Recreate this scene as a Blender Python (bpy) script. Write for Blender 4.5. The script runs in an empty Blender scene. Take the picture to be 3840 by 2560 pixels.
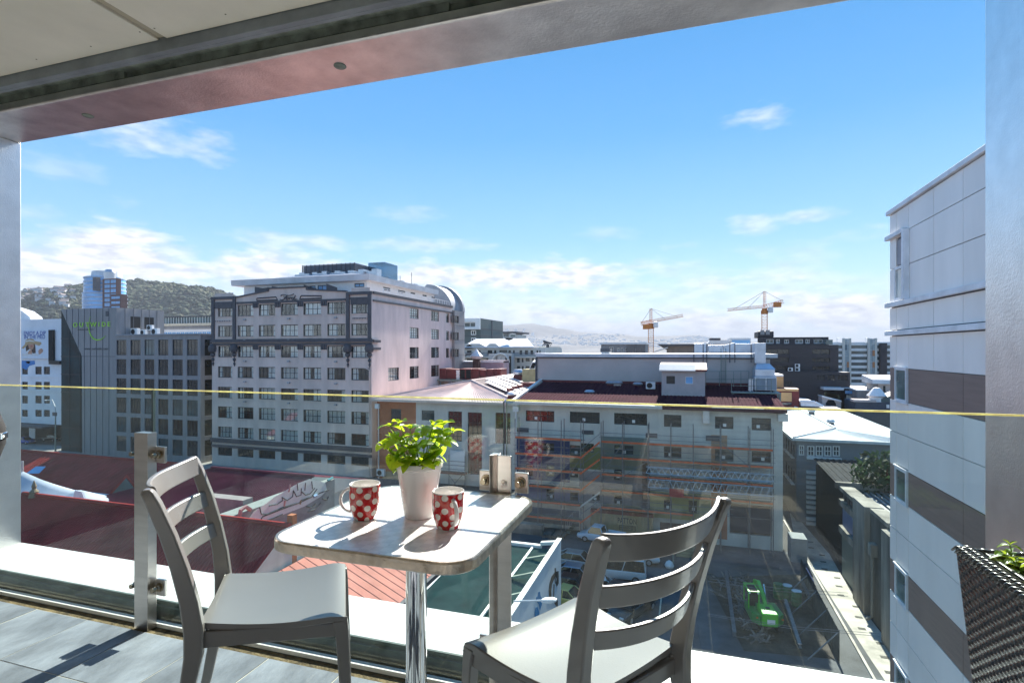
import bpy, bmesh, math, random
from mathutils import Vector, Matrix, noise
R = math.radians
sin, cos, pi = math.sin, math.cos, math.pi
scn = bpy.context.scene
C = scn.collection
random.seed(7)

# ---------------------------------------------------------------- camera
EYE = 1.28
YAW = R(17.8)
FPX = 2040.0
SN, CS = sin(YAW), cos(YAW)
cam_d = bpy.data.cameras.new("camera")
cam = bpy.data.objects.new("camera", cam_d)
C.objects.link(cam)
cam.location = (0, 0, EYE)
cam.rotation_euler = (R(90), 0, YAW)
cam_d.sensor_width = 36
cam_d.lens = 36 * FPX / 3840
cam_d.shift_y = 30 / 3840
cam_d.clip_start = 0.05
cam_d.clip_end = 30000
scn.camera = cam

# ---------------------------------------------------------------- sky, sun, exposure
SUN_EL = 34.5
SUN_AZ = 2.0
world = bpy.data.worlds.new("World")
scn.world = world
world.use_nodes = True
scn.view_settings.view_transform = 'Standard'
scn.view_settings.look = 'None'
scn.view_settings.exposure = 2.0
scn.view_settings.gamma = 1.0
scn.view_settings.use_curve_mapping = False
scn.cycles.use_denoising = True
scn.cycles.max_bounces = 8
scn.cycles.transparent_max_bounces = 24
scn.cycles.volume_bounces = 0
scn.cycles.caustics_reflective = False
scn.cycles.caustics_refractive = False
scn.cycles.sample_clamp_indirect = 4.0


def build_sky():
    nt = world.node_tree
    N, L = nt.nodes, nt.links
    N.clear()
    out = N.new('ShaderNodeOutputWorld')
    sky = N.new('ShaderNodeTexSky')
    sky.sky_type = 'NISHITA'
    sky.sun_disc = False
    sky.sun_elevation = R(SUN_EL)
    sky.sun_rotation = R(SUN_AZ)
    sky.altitude = 0
    sky.air_density = 1.0
    sky.dust_density = 0.0
    sky.ozone_density = 2.5
    hs = N.new('ShaderNodeHueSaturation')
    hs.inputs['Saturation'].default_value = SKY_SAT
    hs.inputs['Value'].default_value = 1.0
    L.new(sky.outputs[0], hs.inputs['Color'])
    bg = N.new('ShaderNodeBackground')
    bg.inputs['Strength'].default_value = 0.08
    L.new(hs.outputs[0], bg.inputs['Color'])

    def val(x):
        return x
    def math_(op, a, b=None, c=None, clamp=False):
        n = N.new('ShaderNodeMath'); n.operation = op; n.use_clamp = clamp
        for i, x in enumerate((a, b, c)):
            if x is None: continue
            if isinstance(x, (int, float)): n.inputs[i].default_value = x
            else: L.new(x, n.inputs[i])
        return n.outputs[0]
    tc = N.new('ShaderNodeTexCoord')
    sep = N.new('ShaderNodeSeparateXYZ')
    L.new(tc.outputs['Generated'], sep.inputs[0])
    az = math_('ARCTAN2', sep.outputs['X'], sep.outputs['Y'])     # 0 = +Y, positive to the right
    el = math_('ARCSINE', sep.outputs['Z'])
    comb = N.new('ShaderNodeCombineXYZ')
    L.new(math_('MULTIPLY', az, 9.0), comb.inputs[0])
    L.new(math_('MULTIPLY', el, 26.0), comb.inputs[1])
    nz = N.new('ShaderNodeTexNoise')
    nz.inputs['Scale'].default_value = 1.0; nz.inputs['Detail'].default_value = 8; nz.inputs['Roughness'].default_value = 0.5
    L.new(comb.outputs[0], nz.inputs['Vector'])
    nz2 = N.new('ShaderNodeTexNoise')
    nz2.inputs['Scale'].default_value = 3.2; nz2.inputs['Detail'].default_value = 6; nz2.inputs['Roughness'].default_value = 0.5
    L.new(comb.outputs[0], nz2.inputs['Vector'])
    nf = math_('SUBTRACT', nz.outputs[0], 0.5)
    total = None
    for (px, py, rx, ry, amp) in CLOUDS:
        a = (px - 1920) / FPX; b = (1310 - py) / FPX
        caz = math.atan2(a * CS - SN, a * SN + CS)
        cel = math.atan2(b, math.hypot(a, 1))
        k = 1 / math.hypot(a, 1)
        raz = rx / FPX * k * k
        rel = ry / FPX * k
        dx = math_('DIVIDE', math_('SUBTRACT', az, caz), raz)
        dy = math_('DIVIDE', math_('SUBTRACT', el, cel), rel)
        r2 = math_('SQRT', math_('ADD', math_('MULTIPLY', dx, dx), math_('MULTIPLY', dy, dy)))
        m = math_('SUBTRACT', 1.35 if amp >= .8 else 1.0, r2)
        m = math_('ADD', m, math_('MULTIPLY', nf, 3.2))
        m = math_('ADD', m, math_('MULTIPLY', math_('SUBTRACT', nz2.outputs[0], 0.5), 1.1))
        m = math_('MULTIPLY', m, 1.0, clamp=True)
        m = math_('MULTIPLY', m, amp)
        total = m if total is None else math_('MAXIMUM', total, m)
    # the low cloud bank goes on all round the horizon
    bank = math_('SUBTRACT', 1.0, math_('DIVIDE', math_('ABSOLUTE', math_('SUBTRACT', el, 0.05)), 0.12))
    bank = math_('ADD', bank, math_('MULTIPLY', nf, 3.0))
    bank = math_('MULTIPLY', math_('MULTIPLY', bank, 1.0, clamp=True), 0.6)
    total = math_('MAXIMUM', total, bank)
    # pale air low over the horizon
    hz = math_('MULTIPLY', math_('POWER', 2.718, math_('MULTIPLY', math_('MAXIMUM', el, 0.0), -9.0)), 0.55)
    cl = N.new('ShaderNodeBackground')
    # cloud tone: soft grey undersides to white tops following the noise
    ramp = N.new('ShaderNodeValToRGB')
    ramp.color_ramp.elements[0].position = 0.36; ramp.color_ramp.elements[0].color = (0.64, 0.66, 0.74, 1)
    ramp.color_ramp.elements[1].position = 0.60; ramp.color_ramp.elements[1].color = (0.98, 0.98, 1.0, 1)
    L.new(nz2.outputs[0], ramp.inputs[0])
    L.new(ramp.outputs[0], cl.inputs['Color'])
    cl.inputs['Strength'].default_value = CLOUD_STR
    hzb = N.new('ShaderNodeBackground')
    hzb.inputs['Color'].default_value = (0.60, 0.78, 0.95, 1)
    hzb.inputs['Strength'].default_value = CLOUD_STR * 0.85
    # clear-air gradient: pale at the horizon, deep blue higher up, the same all round
    gr = N.new('ShaderNodeValToRGB')
    e = gr.color_ramp.elements
    e[0].position = 0.0; e[0].color = (.60, .80, .92, 1)
    e[1].position = 1.0; e[1].color = (.02, .15, .46, 1)
    for ps, co in ((.06, (.45, .67, .88)), (.15, (.22, .48, .80)), (.28, (.085, .33, .68)), (.45, (.03, .235, .56))):
        q = e.new(ps); q.color = (*co, 1)
    L.new(math_('DIVIDE', math_('MAXIMUM', el, 0.0), R(75), clamp=True), gr.inputs[0])
    gb = N.new('ShaderNodeBackground'); gb.inputs['Strength'].default_value = GRAD_STR
    L.new(gr.outputs[0], gb.inputs['Color'])
    mg = N.new('ShaderNodeMixShader'); mg.inputs[0].default_value = GRAD_MIX
    L.new(bg.outputs[0], mg.inputs[1]); L.new(gb.outputs[0], mg.inputs[2])
    mix0 = N.new('ShaderNodeMixShader')
    mix0.inputs[0].default_value = 0.0
    L.new(mg.outputs[0], mix0.inputs[1]); L.new(hzb.outputs[0], mix0.inputs[2])
    mix = N.new('ShaderNodeMixShader')
    L.new(total, mix.inputs[0]); L.new(mix0.outputs[0], mix.inputs[1]); L.new(cl.outputs[0], mix.inputs[2])
    L.new(mix.outputs[0], out.inputs['Surface'])

HAZE = 0.00017
SKY_SAT = 1.15
CLOUD_STR = 0.33
GRAD_STR = 0.345
GRAD_MIX = 0.88
# clouds: picture direction, half sizes, density
CLOUDS = [
    (560, 500, 330, 90, .5), (760, 540, 140, 70, .5), (200, 620, 160, 50, .22),
    (380, 985, 760, 105, .95), (150, 1060, 420, 80, .8), (1000, 1020, 420, 65, .9),
    (1150, 905, 380, 36, .5), (1600, 920, 300, 32, .4), (1520, 805, 130, 34, .3),
    (1900, 1040, 480, 62, .9), (2300, 1055, 220, 40, .55), (2250, 880, 150, 30, .22),
    (2850, 440, 160, 42, .45), (2830, 850, 100, 50, .45), (3010, 810, 140, 38, .5),
    (2700, 1060, 360, 60, .6), (3100, 1100, 280, 70, .5),
    (3150, 1180, 480, 110, 1.0), (2750, 1225, 460, 85, 1.0), (2250, 1225, 400, 75, .9),
    (3250, 1275, 400, 40, .7), (120, 800, 140, 50, .35), (1500, 1180, 500, 60, .5),
]
build_sky()

sun_d = bpy.data.lights.new("sun", 'SUN')
sun_d.energy = 3.3
sun_d.angle = R(0.55)
sun_d.color = (1.0, 0.95, 0.87)
sun = bpy.data.objects.new("sun", sun_d)
C.objects.link(sun)
sun.rotation_euler = (R(-(90 - SUN_EL)), 0, R(-SUN_AZ))
sun.location = (0, 0, 60)

# ---------------------------------------------------------------- helpers
G = -19.2                       # street level below the balcony floor


def ray(px, py):
    a = (px - 1920) / FPX; b = (1310 - py) / FPX
    return (a * CS - SN, a * SN + CS, b)
def onY(px, py, Y):
    d = ray(px, py); t = Y / d[1]
    return Vector((t * d[0], Y, EYE + t * d[2]))
def onX(px, py, X):
    d = ray(px, py); t = X / d[0]
    return Vector((X, t * d[1], EYE + t * d[2]))
def onZ(px, py, Z):
    d = ray(px, py); t = (Z - EYE) / d[2]
    return Vector((t * d[0], t * d[1], Z))


def srgb(r, g, b):
    f = lambda c: c / 12.92 if c <= .04045 else ((c + .055) / 1.055) ** 2.4
    return (f(r / 255), f(g / 255), f(b / 255))


_mats = {}
def M(name, col, rough=.7, metal=0.0, var=.12, scale=1.5, bump=0.0, bscale=20., spec=.4, stretch=None, rand=0.0, trans=0.0, coat=0.0):
    """procedural material: base colour broken up by noise, optional fine relief"""
    m = bpy.data.materials.new(name); m.use_nodes = True
    nt = m.node_tree; N, L = nt.nodes, nt.links
    p = N['Principled BSDF']
    p.inputs['Roughness'].default_value = rough
    p.inputs['Metallic'].default_value = metal
    p.inputs['Specular IOR Level'].default_value = spec
    if coat: p.inputs['Coat Weight'].default_value = coat; p.inputs['Coat Roughness'].default_value = .05
    tc = N.new('ShaderNodeTexCoord')
    mp = N.new('ShaderNodeMapping')
    if stretch: mp.inputs['Scale'].default_value = stretch
    L.new(tc.outputs['Object'], mp.inputs[0])
    nz = N.new('ShaderNodeTexNoise'); nz.inputs['Scale'].default_value = scale; nz.inputs['Detail'].default_value = 6
    nz.inputs['Roughness'].default_value = .6
    L.new(mp.outputs[0], nz.inputs['Vector'])
    rp = N.new('ShaderNodeValToRGB')
    c0 = [max(0, c * (1 - var * 1.6)) for c in col]; c1 = [min(1, c * (1 + var * 1.2)) for c in col]
    rp.color_ramp.elements[0].position = .3; rp.color_ramp.elements[0].color = (*c0, 1)
    rp.color_ramp.elements[1].position = .7; rp.color_ramp.elements[1].color = (*c1, 1)
    L.new(nz.outputs[0], rp.inputs[0])
    src = rp.outputs[0]
    if rand:
        oi = N.new('ShaderNodeObjectInfo')
        mr = N.new('ShaderNodeMapRange'); mr.inputs[3].default_value = 1 - rand; mr.inputs[4].default_value = 1 + rand
        L.new(oi.outputs['Random'], mr.inputs[0])
        mx = N.new('ShaderNodeMix'); mx.data_type = 'RGBA'; mx.blend_type = 'MULTIPLY'; mx.inputs[0].default_value = 1
        cb = N.new('ShaderNodeCombineColor')
        for i in range(3): L.new(mr.outputs[0], cb.inputs[i])
        L.new(src, mx.inputs[6]); L.new(cb.outputs[0], mx.inputs[7]); src = mx.outputs[2]
    L.new(src, p.inputs['Base Color'])
    if bump:
        nb = N.new('ShaderNodeTexNoise'); nb.inputs['Scale'].default_value = bscale; nb.inputs['Detail'].default_value = 5
        L.new(mp.outputs[0], nb.inputs['Vector'])
        bp = N.new('ShaderNodeBump'); bp.inputs['Strength'].default_value = bump; bp.inputs['Distance'].default_value = .02
        L.new(nb.outputs[0], bp.inputs['Height']); L.new(bp.outputs[0], p.inputs['Normal'])
    if trans:
        out = N['Material Output']
        tr = N.new('ShaderNodeBsdfTranslucent'); L.new(src, tr.inputs[0])
        ms = N.new('ShaderNodeMixShader'); ms.inputs[0].default_value = trans
        L.new(p.outputs[0], ms.inputs[1]); L.new(tr.outputs[0], ms.inputs[2]); L.new(ms.outputs[0], out.inputs[0])
    _mats[name] = m
    return m


def glass_mat(name, tint, dust=0.0, refl=1.0, rough=0.0, ior=1.5, drops=False):
    """clear pane: tinted see-through, Fresnel mirror, a film of dust that scatters sunlight"""
    m = bpy.data.materials.new(name); m.use_nodes = True
    nt = m.node_tree; N, L = nt.nodes, nt.links; N.clear()
    out = N.new('ShaderNodeOutputMaterial')
    tr = N.new('ShaderNodeBsdfTransparent'); tr.inputs[0].default_value = (*tint, 1)
    gl = N.new('ShaderNodeBsdfGlossy'); gl.inputs['Roughness'].default_value = rough; gl.inputs[0].default_value = (refl, refl, refl, 1)
    # Fresnel for a thin pane, the same from both faces
    ge = N.new('ShaderNodeNewGeometry')
    dp = N.new('ShaderNodeVectorMath'); dp.operation = 'DOT_PRODUCT'
    L.new(ge.outputs['Incoming'], dp.inputs[0]); L.new(ge.outputs['Normal'], dp.inputs[1])
    def mt(op, a, b):
        n = N.new('ShaderNodeMath'); n.operation = op
        for i, x in enumerate((a, b)):
            if isinstance(x, (int, float)): n.inputs[i].default_value = x
            else: L.new(x, n.inputs[i])
        return n.outputs[0]
    f0 = ((ior-1)/(ior+1))**2
    om = mt('SUBTRACT', 1.0, mt('ABSOLUTE', dp.outputs['Value'], 0))
    fr = mt('ADD', mt('MULTIPLY', mt('POWER', om, 5.0), 1-f0), f0)
    mx = N.new('ShaderNodeMixShader')
    L.new(fr, mx.inputs[0]); L.new(tr.outputs[0], mx.inputs[1]); L.new(gl.outputs[0], mx.inputs[2])
    last = mx.outputs[0]
    if dust:
        df = N.new('ShaderNodeBsdfTranslucent'); df.inputs[0].default_value = (.75, .8, .78, 1)
        d2 = N.new('ShaderNodeBsdfDiffuse'); d2.inputs[0].default_value = (.7, .75, .73, 1)
        ad = N.new('ShaderNodeMixShader'); ad.inputs[0].default_value = .4
        L.new(df.outputs[0], ad.inputs[1]); L.new(d2.outputs[0], ad.inputs[2])
        tc = N.new('ShaderNodeTexCoord')
        n1 = N.new('ShaderNodeTexNoise'); n1.inputs['Scale'].default_value = 2.2; n1.inputs['Detail'].default_value = 6
        L.new(tc.outputs['Object'], n1.inputs['Vector'])
        mr = N.new('ShaderNodeMapRange'); mr.inputs[1].default_value = .35; mr.inputs[2].default_value = .75
        mr.inputs[3].default_value = dust * .4; mr.inputs[4].default_value = dust * 1.5
        L.new(n1.outputs[0], mr.inputs[0])
        f = mr.outputs[0]
        if drops:
            vo = N.new('ShaderNodeTexVoronoi'); vo.inputs['Scale'].default_value = 42
            L.new(tc.outputs['Object'], vo.inputs['Vector'])
            lt = N.new('ShaderNodeMath'); lt.operation = 'LESS_THAN'; lt.inputs[1].default_value = .05
            L.new(vo.outputs['Distance'], lt.inputs[0])
            mu = N.new('ShaderNodeMath'); mu.operation = 'MULTIPLY'; mu.inputs[1].default_value = .10
            L.new(lt.outputs[0], mu.inputs[0])
            a2 = N.new('ShaderNodeMath'); a2.operation = 'ADD'
            L.new(f, a2.inputs[0]); L.new(mu.outputs[0], a2.inputs[1]); f = a2.outputs[0]
        m2 = N.new('ShaderNodeMixShader')
        L.new(f, m2.inputs[0]); L.new(last, m2.inputs[1]); L.new(ad.outputs[0], m2.inputs[2]); last = m2.outputs[0]
    L.new(last, out.inputs[0])
    _mats[name] = m
    return m


class MB:
    """collects faces and links them as ONE mesh object"""
    def __init__(s): s.v = []; s.f = []; s.m = []
    def quad(s, a, b, c, d, mi=0):
        i = len(s.v); s.v += [tuple(a), tuple(b), tuple(c), tuple(d)]; s.f.append((i, i+1, i+2, i+3)); s.m.append(mi)
    def poly(s, pts, mi=0):
        i = len(s.v); s.v += [tuple(p) for p in pts]; s.f.append(tuple(range(i, i+len(pts)))); s.m.append(mi)
    def box(s, x0, y0, z0, x1, y1, z1, mi=0):
        if x0 > x1: x0, x1 = x1, x0
        if y0 > y1: y0, y1 = y1, y0
        if z0 > z1: z0, z1 = z1, z0
        i = len(s.v)
        s.v += [(x0,y0,z0),(x1,y0,z0),(x1,y1,z0),(x0,y1,z0),(x0,y0,z1),(x1,y0,z1),(x1,y1,z1),(x0,y1,z1)]
        for f in ((0,3,2,1),(4,5,6,7),(0,1,5,4),(1,2,6,5),(2,3,7,6),(3,0,4,7)):
            s.f.append(tuple(i+k for k in f)); s.m.append(mi)
    def hexa(s, p, mi=0):
        """8 corners: bottom ring then top ring"""
        i = len(s.v); s.v += [tuple(q) for q in p]
        for f in ((0,3,2,1),(4,5,6,7),(0,1,5,4),(1,2,6,5),(2,3,7,6),(3,0,4,7)):
            s.f.append(tuple(i+k for k in f)); s.m.append(mi)
    def prism(s, pts, off, mi=0):
        """polygon pushed along the vector off"""
        off = Vector(off); n = len(pts); i = len(s.v)
        s.v += [tuple(p) for p in pts] + [tuple(Vector(p) + off) for p in pts]
        s.f.append(tuple(range(i, i+n))); s.m.append(mi)
        s.f.append(tuple(range(i+2*n-1, i+n-1, -1))); s.m.append(mi)
        for k in range(n):
            j = (k+1) % n
            s.f.append((i+k, i+n+k, i+n+j, i+j)); s.m.append(mi)
    def tube(s, path, r, n=8, mi=0, cap=True, flat=1.0):
        path = [Vector(p) for p in path]; rs = r if isinstance(r, (list, tuple)) else [r]*len(path)
        i0 = len(s.v); up = None
        for k, p in enumerate(path):
            t = (path[min(k+1, len(path)-1)] - path[max(k-1, 0)]).normalized()
            if up is None:
                up = Vector((0,0,1)) if abs(t.z) < .95 else Vector((0,1,0))
            a = t.cross(up)
            if a.length < 1e-5: a = t.cross(Vector((1,0,0)))
            a.normalize(); b = a.cross(t).normalized(); up = b
            for q in range(n):
                w = 2*pi*q/n
                s.v.append(tuple(p + a*(rs[k]*cos(w)) + b*(rs[k]*flat*sin(w))))
        for k in range(len(path)-1):
            for q in range(n):
                a0 = i0+k*n+q; a1 = i0+k*n+(q+1) % n
                s.f.append((a0, a1, a1+n, a0+n)); s.m.append(mi)
        if cap:
            s.f.append(tuple(i0+q for q in range(n-1, -1, -1))); s.m.append(mi)
            e = i0+(len(path)-1)*n
            s.f.append(tuple(e+q for q in range(n))); s.m.append(mi)
    def lathe(s, prof, n=24, c=(0,0,0), mi=0, a0=0., a1=2*pi):
        i0 = len(s.v); full = abs(a1-a0-2*pi) < 1e-6; cols = n if full else n+1
        for (r, z) in prof:
            for q in range(cols):
                w = a0+(a1-a0)*q/n
                s.v.append((c[0]+r*cos(w), c[1]+r*sin(w), c[2]+z))
        for k in range(len(prof)-1):
            for q in range(n):
                a = i0+k*cols+q; b = i0+k*cols+(q+1) % cols
                s.f.append((a, b, b+cols, a+cols)); s.m.append(mi)
    def grid(s, fn, nu, nv, mi=0):
        i0 = len(s.v)
        for u in range(nu+1):
            for w in range(nv+1):
                s.v.append(tuple(fn(u/nu, w/nv)))
        for u in range(nu):
            for w in range(nv):
                a = i0+u*(nv+1)+w
                s.f.append((a, a+nv+1, a+nv+2, a+1)); s.m.append(mi)
    def loft(s, rings, mi=0, cap=True, closed=True):
        i0 = len(s.v); n = len(rings[0])
        for r in rings: s.v += [tuple(p) for p in r]
        for k in range(len(rings)-1):
            for q in range(n if closed else n-1):
                a = i0+k*n+q; b = i0+k*n+(q+1) % n
                s.f.append((a, b, b+n, a+n)); s.m.append(mi)
        if cap:
            s.f.append(tuple(i0+q for q in range(n-1, -1, -1))); s.m.append(mi)
            e = i0+(len(rings)-1)*n
            s.f.append(tuple(e+q for q in range(n))); s.m.append(mi)
    def mesh(s, name, mats, smooth=False):
        me = bpy.data.meshes.new(name); me.from_pydata(s.v, [], s.f)
        if not isinstance(mats, (list, tuple)): mats = [mats]
        for m in mats: me.materials.append(m)
        if len(mats) > 1: me.polygons.foreach_set('material_index', s.m)
        if smooth:
            me.polygons.foreach_set('use_smooth', [True]*len(me.polygons))
            if smooth != 'all':
                try: me.set_sharp_from_angle(angle=R(smooth if smooth is not True else 40))
                except Exception: pass
        me.update()
        return me
    def build(s, name, mats, parent=None, smooth=False, bevel=0, seg=2, **kw):
        return obj(name, s.mesh(name, mats, smooth), parent, bevel=bevel, seg=seg, **kw)


def obj(name, me, parent=None, loc=None, rotz=0, bevel=0, seg=2, **kw):
    o = bpy.data.objects.new(name, me); C.objects.link(o)
    if parent is not None:
        o.parent = parent
        if parent.type == 'EMPTY' and parent.get('_w'):
            o.matrix_parent_inverse = Matrix.Translation(-Vector(parent.location))
    if loc is not None: o.location = loc
    if rotz: o.rotation_euler = (0, 0, rotz)
    if bevel:
        b = o.modifiers.new('bevel', 'BEVEL'); b.width = bevel; b.segments = seg; b.limit_method = 'ANGLE'; b.angle_limit = R(35)
        b.harden_normals = False
    for k, v in kw.items(): o[k] = v
    return o


def thing(name, label, cat, loc=(0,0,0), group=None, world_parts=True):
    """an Empty at the thing's base; with world_parts its children keep world coordinates"""
    o = bpy.data.objects.new(name, None); C.objects.link(o)
    o.location = loc; o.empty_display_size = .2
    o['label'] = label; o['category'] = cat
    if group: o['group'] = group
    if world_parts: o['_w'] = 1
    return o


def tag(o, label, cat, group=None, kind=None):
    if label: o['label'] = label
    if cat: o['category'] = cat
    if group: o['group'] = group
    if kind: o['kind'] = kind
    return o


def struct(o):
    o['kind'] = 'structure'; return o


def copy_tree(o, parent=None):
    c = o.copy(); C.objects.link(c); c.parent = parent
    for ch in list(o.children): copy_tree(ch, c)
    return c


def facing(face, coord):
    if face == 'F': return (lambda u, w, d: (u, coord+d, w)), 0.0
    if face == 'R': return (lambda u, w, d: (coord-d, u, w)), R(90)
    if face == 'L': return (lambda u, w, d: (coord+d, u, w)), R(-90)
    return (lambda u, w, d: (u, coord-d, w)), R(180)


def facade(mb, face, coord, u0, u1, w0, w1, holes=(), depth=.25, mi=0):
    """a wall face with real openings and their reveals"""
    P, _ = facing(face, coord)
    us = sorted({u0, u1, *[h[0] for h in holes], *[h[1] for h in holes]})
    ws = sorted({w0, w1, *[h[2] for h in holes], *[h[3] for h in holes]})
    us = [u for u in us if u0-1e-6 <= u <= u1+1e-6]; ws = [w for w in ws if w0-1e-6 <= w <= w1+1e-6]
    for a, b in zip(us, us[1:]):
        for c, d in zip(ws, ws[1:]):
            mu, mw = (a+b)/2, (c+d)/2
            if any(h[0] < mu < h[1] and h[2] < mw < h[3] for h in holes): continue
            mb.quad(P(a,c,0), P(b,c,0), P(b,d,0), P(a,d,0), mi)
    for (a, b, c, d) in holes:
        mb.quad(P(a,c,0), P(b,c,0), P(b,c,depth), P(a,c,depth), mi)
        mb.quad(P(a,d,depth), P(b,d,depth), P(b,d,0), P(a,d,0), mi)
        mb.quad(P(a,c,0), P(a,c,depth), P(a,d,depth), P(a,d,0), mi)
        mb.quad(P(b,c,depth), P(b,c,0), P(b,d,0), P(b,d,depth), mi)


_wc = {}
def frame_mesh(w, h, nx, nz, bar, mat):
    k = ('f', round(w, 2), round(h, 2), nx, nz, bar, mat.name)
    if k not in _wc:
        mb = MB(); t = bar
        mb.box(-w/2, -.03, -h/2, -w/2+t, .05, h/2); mb.box(w/2-t, -.03, -h/2, w/2, .05, h/2)
        mb.box(-w/2+t, -.028, -h/2, w/2-t, .048, -h/2+t); mb.box(-w/2+t, -.028, h/2-t, w/2-t, .048, h/2)
        for i in range(1, nx):
            x = -w/2+w*i/nx; mb.box(x-t*.35, -.02, -h/2+t, x+t*.35, .04, h/2-t)
        for i in range(1, nz):
            z = -h/2+h*i/nz; mb.box(-w/2+t, -.016, z-t*.35, w/2-t, .036, z+t*.35)
        _wc[k] = mb.mesh('frame', mat)
    return _wc[k]
def pane_mesh(w, h, mat):
    k = ('p', round(w, 2), round(h, 2), mat.name)
    if k not in _wc:
        mb = MB(); mb.box(-w/2, 0, -h/2, w/2, .012, h/2); _wc[k] = mb.mesh('pane', mat)
    return _wc[k]


def window(parent, face, coord, hole, nx, nz, fm, gm, depth=.2, bar=.07, panes=False, extra=None):
    """a window in an opening: frame (the part) with its panes as sub-parts"""
    P, rot = facing(face, coord)
    u0, u1, w0, w1 = hole; w = u1-u0; h = w1-w0
    f = obj('window', frame_mesh(w, h, nx, nz, bar, fm), parent, loc=P((u0+u1)/2, (w0+w1)/2, depth-.05), rotz=rot)
    if panes:
        cw, ch = (w)/nx, (h)/nz
        me = pane_mesh(cw*.99, ch*.99, gm)
        for i in range(nx):
            for j in range(nz):
                obj('pane', me, f, loc=(-w/2+cw*(i+.5), .008, -h/2+ch*(j+.5)))
    else:
        obj('pane', pane_mesh(w-.02, h-.02, gm), f, loc=(0, .008, 0))
    if extra: extra(f, w, h)
    return f


def text_mesh(s, size, depth=.02):
    cu = bpy.data.curves.new('t', 'FONT'); cu.body = s; cu.size = size; cu.extrude = depth/2
    cu.align_x = 'CENTER'; cu.align_y = 'CENTER'; cu.resolution_u = 2
    t = bpy.data.objects.new('t', cu); C.objects.link(t)
    dg = bpy.context.evaluated_depsgraph_get(); dg.update()
    me = bpy.data.meshes.new_from_object(t.evaluated_get(dg))
    bpy.data.objects.remove(t); bpy.data.curves.remove(cu)
    return me
def lettering(name, s, size, loc, face, mat, parent, sx=1.0, sz=1.0, depth=.03):
    me = text_mesh(s, size, depth)
    me.materials.clear(); me.materials.append(mat)
    rot = {'F': 0, 'R': R(90), 'L': R(-90)}[face]
    me.transform(Matrix.Rotation(rot, 4, 'Z') @ Matrix.Rotation(R(90), 4, 'X') @ Matrix.Diagonal((sx, sz, 1, 1)))
    return obj(name, me, parent, loc=loc)

# ---------------------------------------------------------------- materials
m_asph = M('asphalt', (.085,.092,.10), .85, var=.35, scale=.35, bump=.3, bscale=8)
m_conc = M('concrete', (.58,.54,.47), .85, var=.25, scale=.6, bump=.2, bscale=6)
m_dirt = M('site_dirt', (.06,.05,.042), .95, var=.5, scale=.8, bump=.8, bscale=3)
m_paint = M('road_paint', (.6,.58,.45), .7, var=.2, scale=2)
m_steel = M('brushed_steel', (.86,.84,.82), .34, 1.0, var=.06, scale=9, bump=.10, bscale=140)
m_steel2 = M('worn_steel', (.88,.82,.77), .36, 1.0, var=.14, scale=5, bump=.12, bscale=90)
m_galv = M('galvanised', (.27,.30,.255), .6, .15, var=.3, scale=14, bump=.1, bscale=60)
m_trim = M('grey_trim', (.25,.28,.30), .5, .2, var=.15, scale=6, stretch=(1,1,1))
m_ceil = M('cream_ceiling', (.90,.83,.70), .75, var=.05, scale=2.5)
m_slate = M('slate_tile', (.235,.26,.30), .55, var=.30, scale=5.5, bump=.35, bscale=16, stretch=(1,.45,1), rand=.12)
m_grout = M('grout', (.70,.66,.56), .9, var=.2, scale=8)
m_gutter = M('gutter_dirt', (.16,.12,.06), .9, var=.5, scale=18, bump=.5, bscale=60)
m_ledge = M('ledge_white', (.80,.81,.82), .45, var=.05, scale=3)
m_upst = M('upstand_grey', (.10,.13,.12), .5, var=.4, scale=6)
m_white = M('white_paint', (.80,.80,.79), .5, var=.04, scale=2)
m_black = M('black', (.012,.012,.013), .5, var=.2)
m_dark = M('dark_room', (.012,.013,.014), .9, var=.3, scale=.7)
m_rubber = M('rubber', (.02,.02,.02), .8)
m_post = M('post_steel', (.60,.56,.53), .30, 1.0, var=.08, scale=3, bump=.05, bscale=60, stretch=(1,1,8))
m_chrome = M('chrome', (.85,.85,.86), .06, 1.0, var=.02)
m_brass = M('bolt_metal', (.36,.30,.22), .3, 1.0, var=.2, scale=40)
m_glass = glass_mat('balustrade_glass', (.905,.955,.928), dust=.003, ior=1.42, drops=True)
m_edge = M('glass_edge', (.93,.84,.50), .25, var=.15, scale=30, trans=.6)
m_wallg = M('balcony_wall', (.62,.60,.57), .7, var=.1)
m_blind = M('blind_white', (.78,.78,.76), .6, var=.03)

# ---------------------------------------------------------------- ground
mb = MB(); mb.box(-9000, -2500, G-1.0, 9000, 11000, G)
ground = struct(mb.build('ground', M('city_ground', (.11,.11,.11), .95, var=.4, scale=.02)))

# ---------------------------------------------------------------- balcony
floor = struct(obj('balcony_floor', None))
mb = MB(); mb.box(-4.3, -1.6, -.25, 1.4, 1.842, -.0016); mb.build('slab', m_grout, floor)
tile_me = []
for k in range(3):
    mb = MB(); h = .173
    rr = random.Random(k)
    n = 7
    mb.box(-h, -h, -.012, h, h, 0)
    tile_me.append(mb.mesh('tile', m_slate))
for i in range(17):
    for j in range(8):
        x = -2.353+.1755 + (i-6)*.351; y = 1.842-.1755 - j*.351
        if x < -4.3 or x > 1.5: continue
        t = obj('tile', tile_me[(i*3+j*5) % 3], floor, loc=(x, y, random.uniform(-.0006, .0006)))
        t.rotation_euler = (random.uniform(-.002,.002), random.uniform(-.002,.002), random.choice((0, pi)))
mb = MB(); mb.box(-4.3, 1.845, -.03, 1.4, 1.893, -.006); mb.build('edge_channel', m_gutter, floor)
mb = MB(); mb.box(-4.3, 1.893, -.10, 1.4, 1.99, -.05); mb.build('gutter_base', m_upst, floor)

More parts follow.
